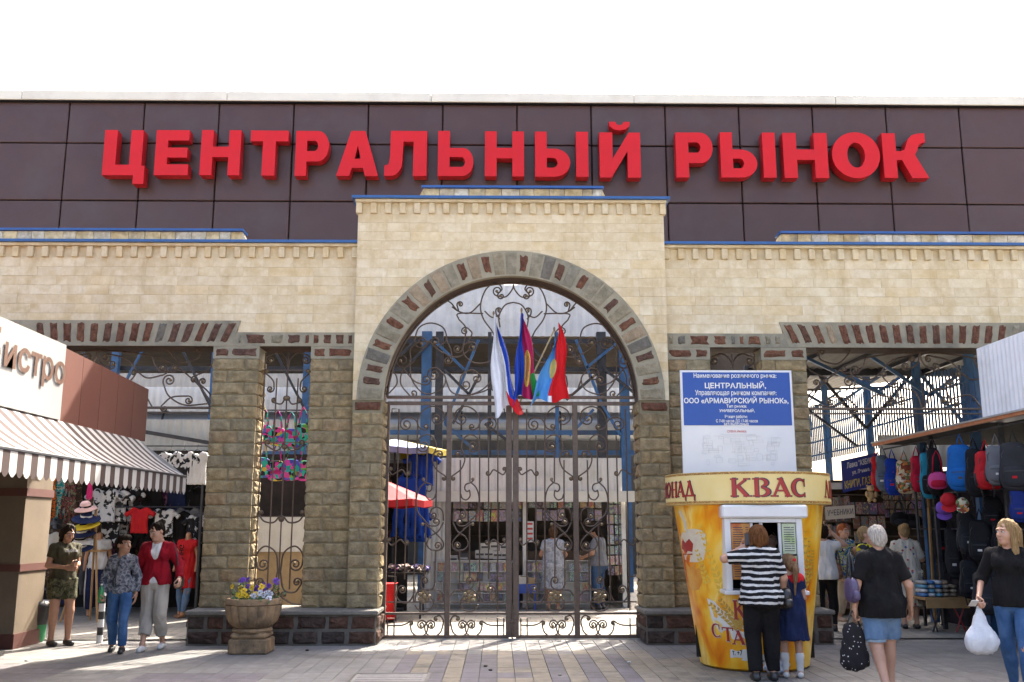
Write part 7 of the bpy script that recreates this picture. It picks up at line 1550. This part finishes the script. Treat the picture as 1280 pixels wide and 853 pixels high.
# 3 woman in red
f = Fig('woman in red cardigan, white blouse and pale cropped trousers walking', gr(189, 813), 4, 1.69, {**walk(-.19, .0), **dict(elp=(.285, .05, 1.1), wrp=(.33, -.1, .93), eln=(-.25, .03, 1.07), wrn=(-.25, -.05, .83), hd=(-.02, -.03, 1.53))}, .94)
f.body(SK, hands=('grip', 'relax'), hrot=(-32, 14, -6)).face().hair('bun', h_dark).top(mp_['white'], 0, .86, .012, 'blouse', neck=True, vneck=.06).top(mat('cardigan_red', (.25, .006, .014), (.19, .005, .012), 8, .9, .3, 120), 1.97, .84, .026, 'cardigan', openf=.16, fold=.01).legs(mat('pale_linen', (.38, .34, .29), (.3, .27, .23), 4, .9, .2, 80), 1.7, .012, .02, 'cropped_trousers', .011).shoes(m_shw, h=.0, low=True)
p = f.world(Vector((.3, .02, .98)) * f.k); handbag('handbag', 'black shoulder bag on the woman in red', tuple(p), (.1, .24, .2), m_shb, strap=.0); q = f.world(Vector((.19, .0, 1.42)) * f.k); tag(MB().tube([p + Vector((0, -.05, -.02)), (p + q) / 2 + Vector((.03, -.04, 0)), q, (p + q) / 2 + Vector((.03, .05, 0)), p + Vector((0, .05, -.02))], .01, 5).build('bag_strap', m_shb), 'black strap over the shoulder of the woman in red', 'strap')
# 4 woman in stripes
m_str = pat('black_white_stripes', [(.012, .012, .014), (.012, .012, .014), (.012, .012, .014), (.55, .54, .52), (.55, .54, .52)], 15.5, 'stripes', dist=.06)
f = Fig('woman in black and white striped top at the kiosk window, seen from behind', gr(956, 851), 180, 1.65, {**STAND, **dict(elp=(.38, -.04, 1.29), wrp=(.17, -.12, 1.4), eln=(-.26, .0, 1.08), wrn=(-.27, -.12, .87), hd=(0, -.02, 1.53))}, 1.22)
f.body(SK, hands=('grip', 'grip'), hrot=(10, 4, 0), thumb={'p': (0, -1, .4)}).hair('bob', h_aub).top(m_str, .85, .79, .022, 'striped_top', fold=.016).legs(m_black, 1.96, .014, .012).shoes(m_shb, h=.05)
phone(f, Vector((.1, -.08, 1.5)) * f.k, 'dark phone at the ear of the woman in stripes', .3, 0)
p = f.world(Vector((-.29, -.1, .98)) * f.k); handbag('handbag', 'black handbag on the arm of the woman in stripes', tuple(p), (.14, .28, .24), m_shb, strap=.16)
# 5 girl
f = Fig('girl with long ponytail in navy dress and white knee socks at the kiosk', gr(992, 847), 168, 1.31, {**STAND, **dict(elp=(.21, -.02, 1.08), wrp=(.2, -.16, .98), eln=(-.2, -.02, 1.08), wrn=(-.15, -.16, 1.0))}, .9)
f.body(SK, hrot=(40, 0, 0), hs=1.14).hair('pony', h_lb).top(mp_['navy'], .5, .85, .02, 'navy_dress', fem=False, skirt=(.5, .17, .235), fold=.016).socks(mp_['white'], .62).shoes(m_shw, h=.0, low=True)
s = Sdf((-.22, -.2, 1.0), (.22, .2, 1.2), .01); s.cap((-.1, .01, 1.335 * f.k), (.1, .01, 1.335 * f.k), .075, .075, .03, .95).ell((0, 0, 1.4 * f.k), (.06, .06, .05), .01, 's'); P, F = s.mesh(); npobj('red_collar', P, F, mp_['red'], f.t)
b = MB(); b.ball(f.HM @ Vector((0, .112, .052)), .028, 8, 6); b.build('hair_band', mp_['red'], f.hr, True, False)
p = f.world((.18, -.06, .0)); s = Sdf((-.16, -.12, 0), (.16, .12, .5), .012); s.cap((-.05, 0, .09), (.05, 0, .1), .085, .085, .04, .8).cap((0, 0, .15), (0, 0, .42), .07, .02, .08, .7); s.folds(.012, (30, 30, 30), 2); P, F = s.mesh(); t = thing('shopping_bag', 'pale pink and blue printed plastic bag between the kiosk and the girl', 'bag', (p.x, p.y - .03, 0)); npobj('body', P, F, pat('carrier_print', [(.5, .3, .3), (.45, .48, .55), (.55, .5, .5), (.25, .35, .5)], 14, 'noise', rough=.4), t)
# 6 person in white shirt behind the kiosk
f = Fig('person in white shirt shading their eyes, half hidden behind the kiosk', gr(1036, 789), 165, 1.66, {**STAND, **dict(eln=(-.33, -.06, 1.34), wrn=(-.12, -.14, 1.56))})
f.body(SK, hands=('relax', 'relax'), hrot=(0, 0, 0)).hair('short', h_dark).top(mp_['white'], .5, .8, .024, 'white_shirt').legs(m_black, 1.95).shoes(m_shb)
# 7 woman in blue flowered shirt
f = Fig('red-haired woman in blue flowered shirt and beige trousers facing the camera', gr(1061, 781), 22, 1.67, {**walk(.06, .04), **dict(elp=(.26, .0, 1.1), wrp=(.06, -.2, 1.2), eln=(-.25, .04, 1.07), wrn=(-.22, -.06, .86))}, 1.1)
f.body(SK, hands=('grip', 'relax')).face((.1, .05, .03)).hair('short', h_red).top(pat('blue_flowers', [(.03, .08, .25), (.05, .2, .3), (.45, .42, .12), (.02, .03, .09), (.4, .4, .42)], 15, 'noise', lo=.34, hi=.66), .8, .8, .024, 'flowered_shirt').legs(mat('beige_cotton', (.36, .29, .2), (.32, .25, .17), 5, .9), 1.82, .014, .014).shoes(m_shn, h=.0, low=True)
p = f.world(Vector((-.24, -.06, 1.02)) * f.k); handbag('handbag', 'brown leather bag on the woman in the flowered shirt', tuple(p), (.16, .3, .28), mat('brown_leather', (.13, .05, .02), (.1, .04, .018), 8, .45), strap=.32)
# 8 person in dark jacket
x_, z_ = at(1083, 690, 14.9); f = Fig('short-haired person in black and yellow jacket beside the woman in black', (x_, 14.9), 50, 1.63, {**STAND, **dict(elp=(.26, -.02, 1.08), wrp=(.2, -.2, .95))}, 1.05)
f.body(SK, hrot=(10, -12, 0)).face((.12, .07, .04)).hair('short', h_blond).top(pat('jacket_panels', [(.02, .02, .025), (.03, .03, .035), (.5, .42, .02), (.02, .02, .025)], 4.5, 'noise', lo=.38, hi=.64), 1.95, .82, .024, 'jacket', fem=False).legs(m_jeand, 1.95).shoes(m_shb)
# 9 woman in black t-shirt
f = Fig('grey-haired woman in black t-shirt and denim shorts walking away', gr(1110, 866), 178, 1.64, {**walk(-.16, .0), **dict(eln=(-.27, .05, 1.06), wrn=(-.32, -.08, .85), elp=(.26, .04, 1.06), wrp=(.27, -.02, .83)), **dict(ankn=(-.085, -.14, .085), ankp=(.085, .2, .12), kneep=(.085, .0, .46), kneen=(-.085, -.12, .48))}, 1.16)
f.body(SK, hands=('grip', 'relax'), hrot=(0, 3, 0)).hair('short', h_grey).top(m_black, .8, .74, .03, 'black_t_shirt', fold=.016).legs(m_jean2, .86, .022, .018, 'denim_shorts').shoes(m_shw, m_shn, h=.02)
b = MB()
for q in 'pn': e = f.J['hip' + q].lerp(f.J['knee' + q], .86); b = MB(); b.lathe([(.098, -.02), (.102, .0), (.1, .03), (.095, .03)], 20, e); b.build('turn_up', mat('turn_up_denim', (.2, .27, .34), (.25, .32, .38), 8, .85), f.t, True, False)
p = f.world(Vector((.3, .0, 1.14)) * f.k); handbag('handbag', 'purple shoulder bag left of the woman in black', tuple(p), (.1, .26, .26), mat('purple_leather', (.05, .035, .085), (.075, .055, .11), 6, .35), strap=.26)
p = f.world(Vector((.3, -.02, .66)) * f.k); t = thing('tote_bag', 'black tote bag with white dots hanging by the woman in black', 'bag', (p.x, p.y, p.z)); s = Sdf((-.2, -.14, -.5), (.2, .14, .1), .014); s.cap((-.07, 0, -.36), (-.06, 0, -.06), .075, .05, .04, .7).cap((.07, 0, -.36), (.06, 0, -.06), .075, .05, .04, .7).cap((0, 0, -.38), (0, 0, -.06), .08, .06, .05, .7); s.folds(.012, (25, 25, 12), 6); P, F = s.mesh(); npobj('body', P, F, pat('dot_cloth', [(.02, .018, .02), (.55, .53, .5)], 26, 'dots', thr=.17), t)
for s_ in (-1, 1): MB().tube([(s_ * .07, 0, -.02), (s_ * .03, 0, .1), (0, 0, .14)], .009, 5).build('handle', m_shb, t, True, False)
# 10 woman in flowered dress
f = Fig('woman with blond bun in cream flowered dress seen from behind', gr(1139, 786), 172, 1.66, {**STAND, **dict(elp=(.26, -.03, 1.1), wrp=(.16, -.2, 1.1), eln=(-.26, -.03, 1.1), wrn=(-.16, -.2, 1.08))}, 1.14)
f.body(SK).hair('bun', h_blond).top(pat('cream_flowers', [(.48, .44, .36), (.48, .44, .36), (.46, .42, .34), (.32, .05, .06), (.1, .12, .28), (.48, .44, .36)], 17, 'cells', thr=.34), .9, .8, .022, 'flowered_dress', skirt=(.36, .19, .25), fold=.016).shoes(m_shb, h=.0, low=True)
# 11 woman at the right edge
f = Fig('blond woman in black blouse and jeans at the right edge, looking left', gr(1278, 873), -38, 1.7, {**walk(.1, .0), **dict(eln=(-.27, .02, 1.1), wrn=(-.26, -.2, .93), elp=(.23, .06, 1.08), wrp=(.26, -.02, .86))}, .9)
f.body(SK, hands=('relax', 'grip'), hrot=(-32, 0, 0)).face((.14, .09, .05)).hair('long', h_blond).top(mp_['black'], 1.25, .84, .024, 'black_blouse', vneck=.05, fold=.014).legs(m_jean, 1.9, .008, .0, 'jeans').shoes(m_shb, h=.0, low=True)
hp = f.J['wrn'] + (f.J['wrn'] - f.J['eln']).normalized() * .09; phone(f, hp + Vector((-.03, -.05, -.0)), 'white phone in the hand of the blond woman', .5, 1.1).children[0].data.materials[0] = mp_['white']
p = f.world(hp + Vector((0, 0, -.02))); t = thing('carrier_bag', 'white plastic carrier bag hanging from the blond woman\'s hand', 'bag', (p.x, p.y, p.z)); s = Sdf((-.22, -.18, -.5), (.22, .18, .04), .012); s.cap((-.06, 0, -.36), (.06, 0, -.36), .1, .1, .05, .8).cap((0, 0, -.3), (0, 0, -.02), .12, .018, .08, .75); s.folds(.007, (40, 40, 6), 8); P, F = s.mesh(); npobj('body', P, F, mat('white_plastic', (.55, .55, .56), (.48, .48, .5), 10, .35, .4, 25), t)
# 12, 13 customers at the newsstand
f = Fig('woman in pale grey dress standing at the newsstand, seen through the gate', gr(692, 763), 176, 1.62, {**STAND, **dict(elp=(.25, -.02, 1.1), wrp=(.2, -.2, 1.0), eln=(-.25, -.02, 1.1), wrn=(-.2, -.2, 1.0))}, 1.18)
f.body(SK2).hair('short', h_brown).top(pat('grey_dress_print', [(.3, .31, .34), (.38, .39, .42), (.24, .25, .28)], 12, 'noise'), .6, .85, .022, 'grey_dress', skirt=(.42, .19, .24)).shoes(m_shn, h=.0, low=True)
x_, _ = at(748, 700, 20.1); f = Fig('person in grey shirt and dark jeans leaning at the newsstand counter', (x_, 20.1), -120, 1.66, {**STAND, **dict(elp=(.25, -.02, 1.1), wrp=(.2, -.24, 1.02), hd=(0, -.05, 1.5))}, 1.1)
f.body(SK2, hrot=(0, 14, 0)).hair('short', h_dark).top(mp_['grey'], .7, .85, .022, 'grey_shirt').legs(m_jeand).shoes(m_shb)
# 14 vendor inside the kiosk
f = Fig('vendor in blue shirt inside the kvass kiosk window', (KX + .16, KY - .38), 8, 1.6, {**STAND, **dict(elp=(.2, -.02, 1.1), wrp=(.12, -.14, 1.0), eln=(-.2, -.02, 1.1), wrn=(-.12, -.14, 1.0))}, .95)
f.body(SK).face().hair('short', h_dark).top(mp_['blue'], .6, .85, .018, 'blue_shirt').legs(m_black).shoes(m_shb)
# mannequins of the clothing stall
def mannequin(label, px, py, heading, J={}): x, y = gr(px, py); return Fig(label, (x, y), heading, 1.66, {**STAND, **J}, .92, 'mannequin', 'mannequin', .0, 'headless mannequins')
f = mannequin('headless mannequin in white shirt and navy striped track trousers', 117, 770, 20); f.body(SKM, False, (None, None)).top(mp_['white'], .45, .84, .018, 'white_shirt').legs(mp_['navy'], 1.9, .014, .016, 'track_trousers')
MB().tube([Vector((-.185, -.02, .92)) * f.k, Vector((-.19, -.06, .47)) * f.k, Vector((-.17, -.01, .14)) * f.k], .016, 4).build('white_stripe', mp_['white'], f.t, True, False)
f = mannequin('headless mannequin in long red tunic and blue jeans', 229, 772, -15, dict(kneep=(.08, -.06, .47), ankp=(.04, -.1, .085))); f.body(SKM, False, (None, None)).top(mp_['red'], .2, .85, .018, 'red_tunic', skirt=(.52, .16, .2)).legs(m_jean2, 1.95, .006, .0, 'jeans'); b = MB(); b.text('SUHG', 1.0, -.05, 1.3, .05, lambda x, z: (z, -.19 + .0 * x, x * f.k), .03); b.build('print', m_black, f.t, False, False)

# ---------------------------------------------------------------- litter on the paving
for i, (px, py, c, lab) in enumerate(((607, 834, (.05, .04, .03), 'small dark scrap on the paving before the gate, left one'), (613, 839, (.04, .035, .03), 'small dark scrap on the paving before the gate, right one'), (786, 829, (.5, .5, .5), 'white crumpled paper bit on the purple paving strip'), (33, 827, (.5, .5, .48), 'pale paper scrap near the bistro pier'), (384, 814, (.04, .035, .03), 'dark scrap at the foot of the left plinth'), (700, 845, (.3, .28, .22), 'pale cigarette end on the paving, lower middle'))):
    x, y = gr(px, py); vs, fs = rbox(.05, .035, .022, 2.6, 3); rr = random.Random(i); tag(MB().add([(v[0] * rr.uniform(.7, 1.2) + x, v[1] * rr.uniform(.7, 1.2) + y, v[2] * rr.uniform(.6, 1.2) + .012) for v in vs], fs).build('litter', mat('litter_%d' % i, c, None, 30, .8)), lab, 'litter', 'litter on the paving')
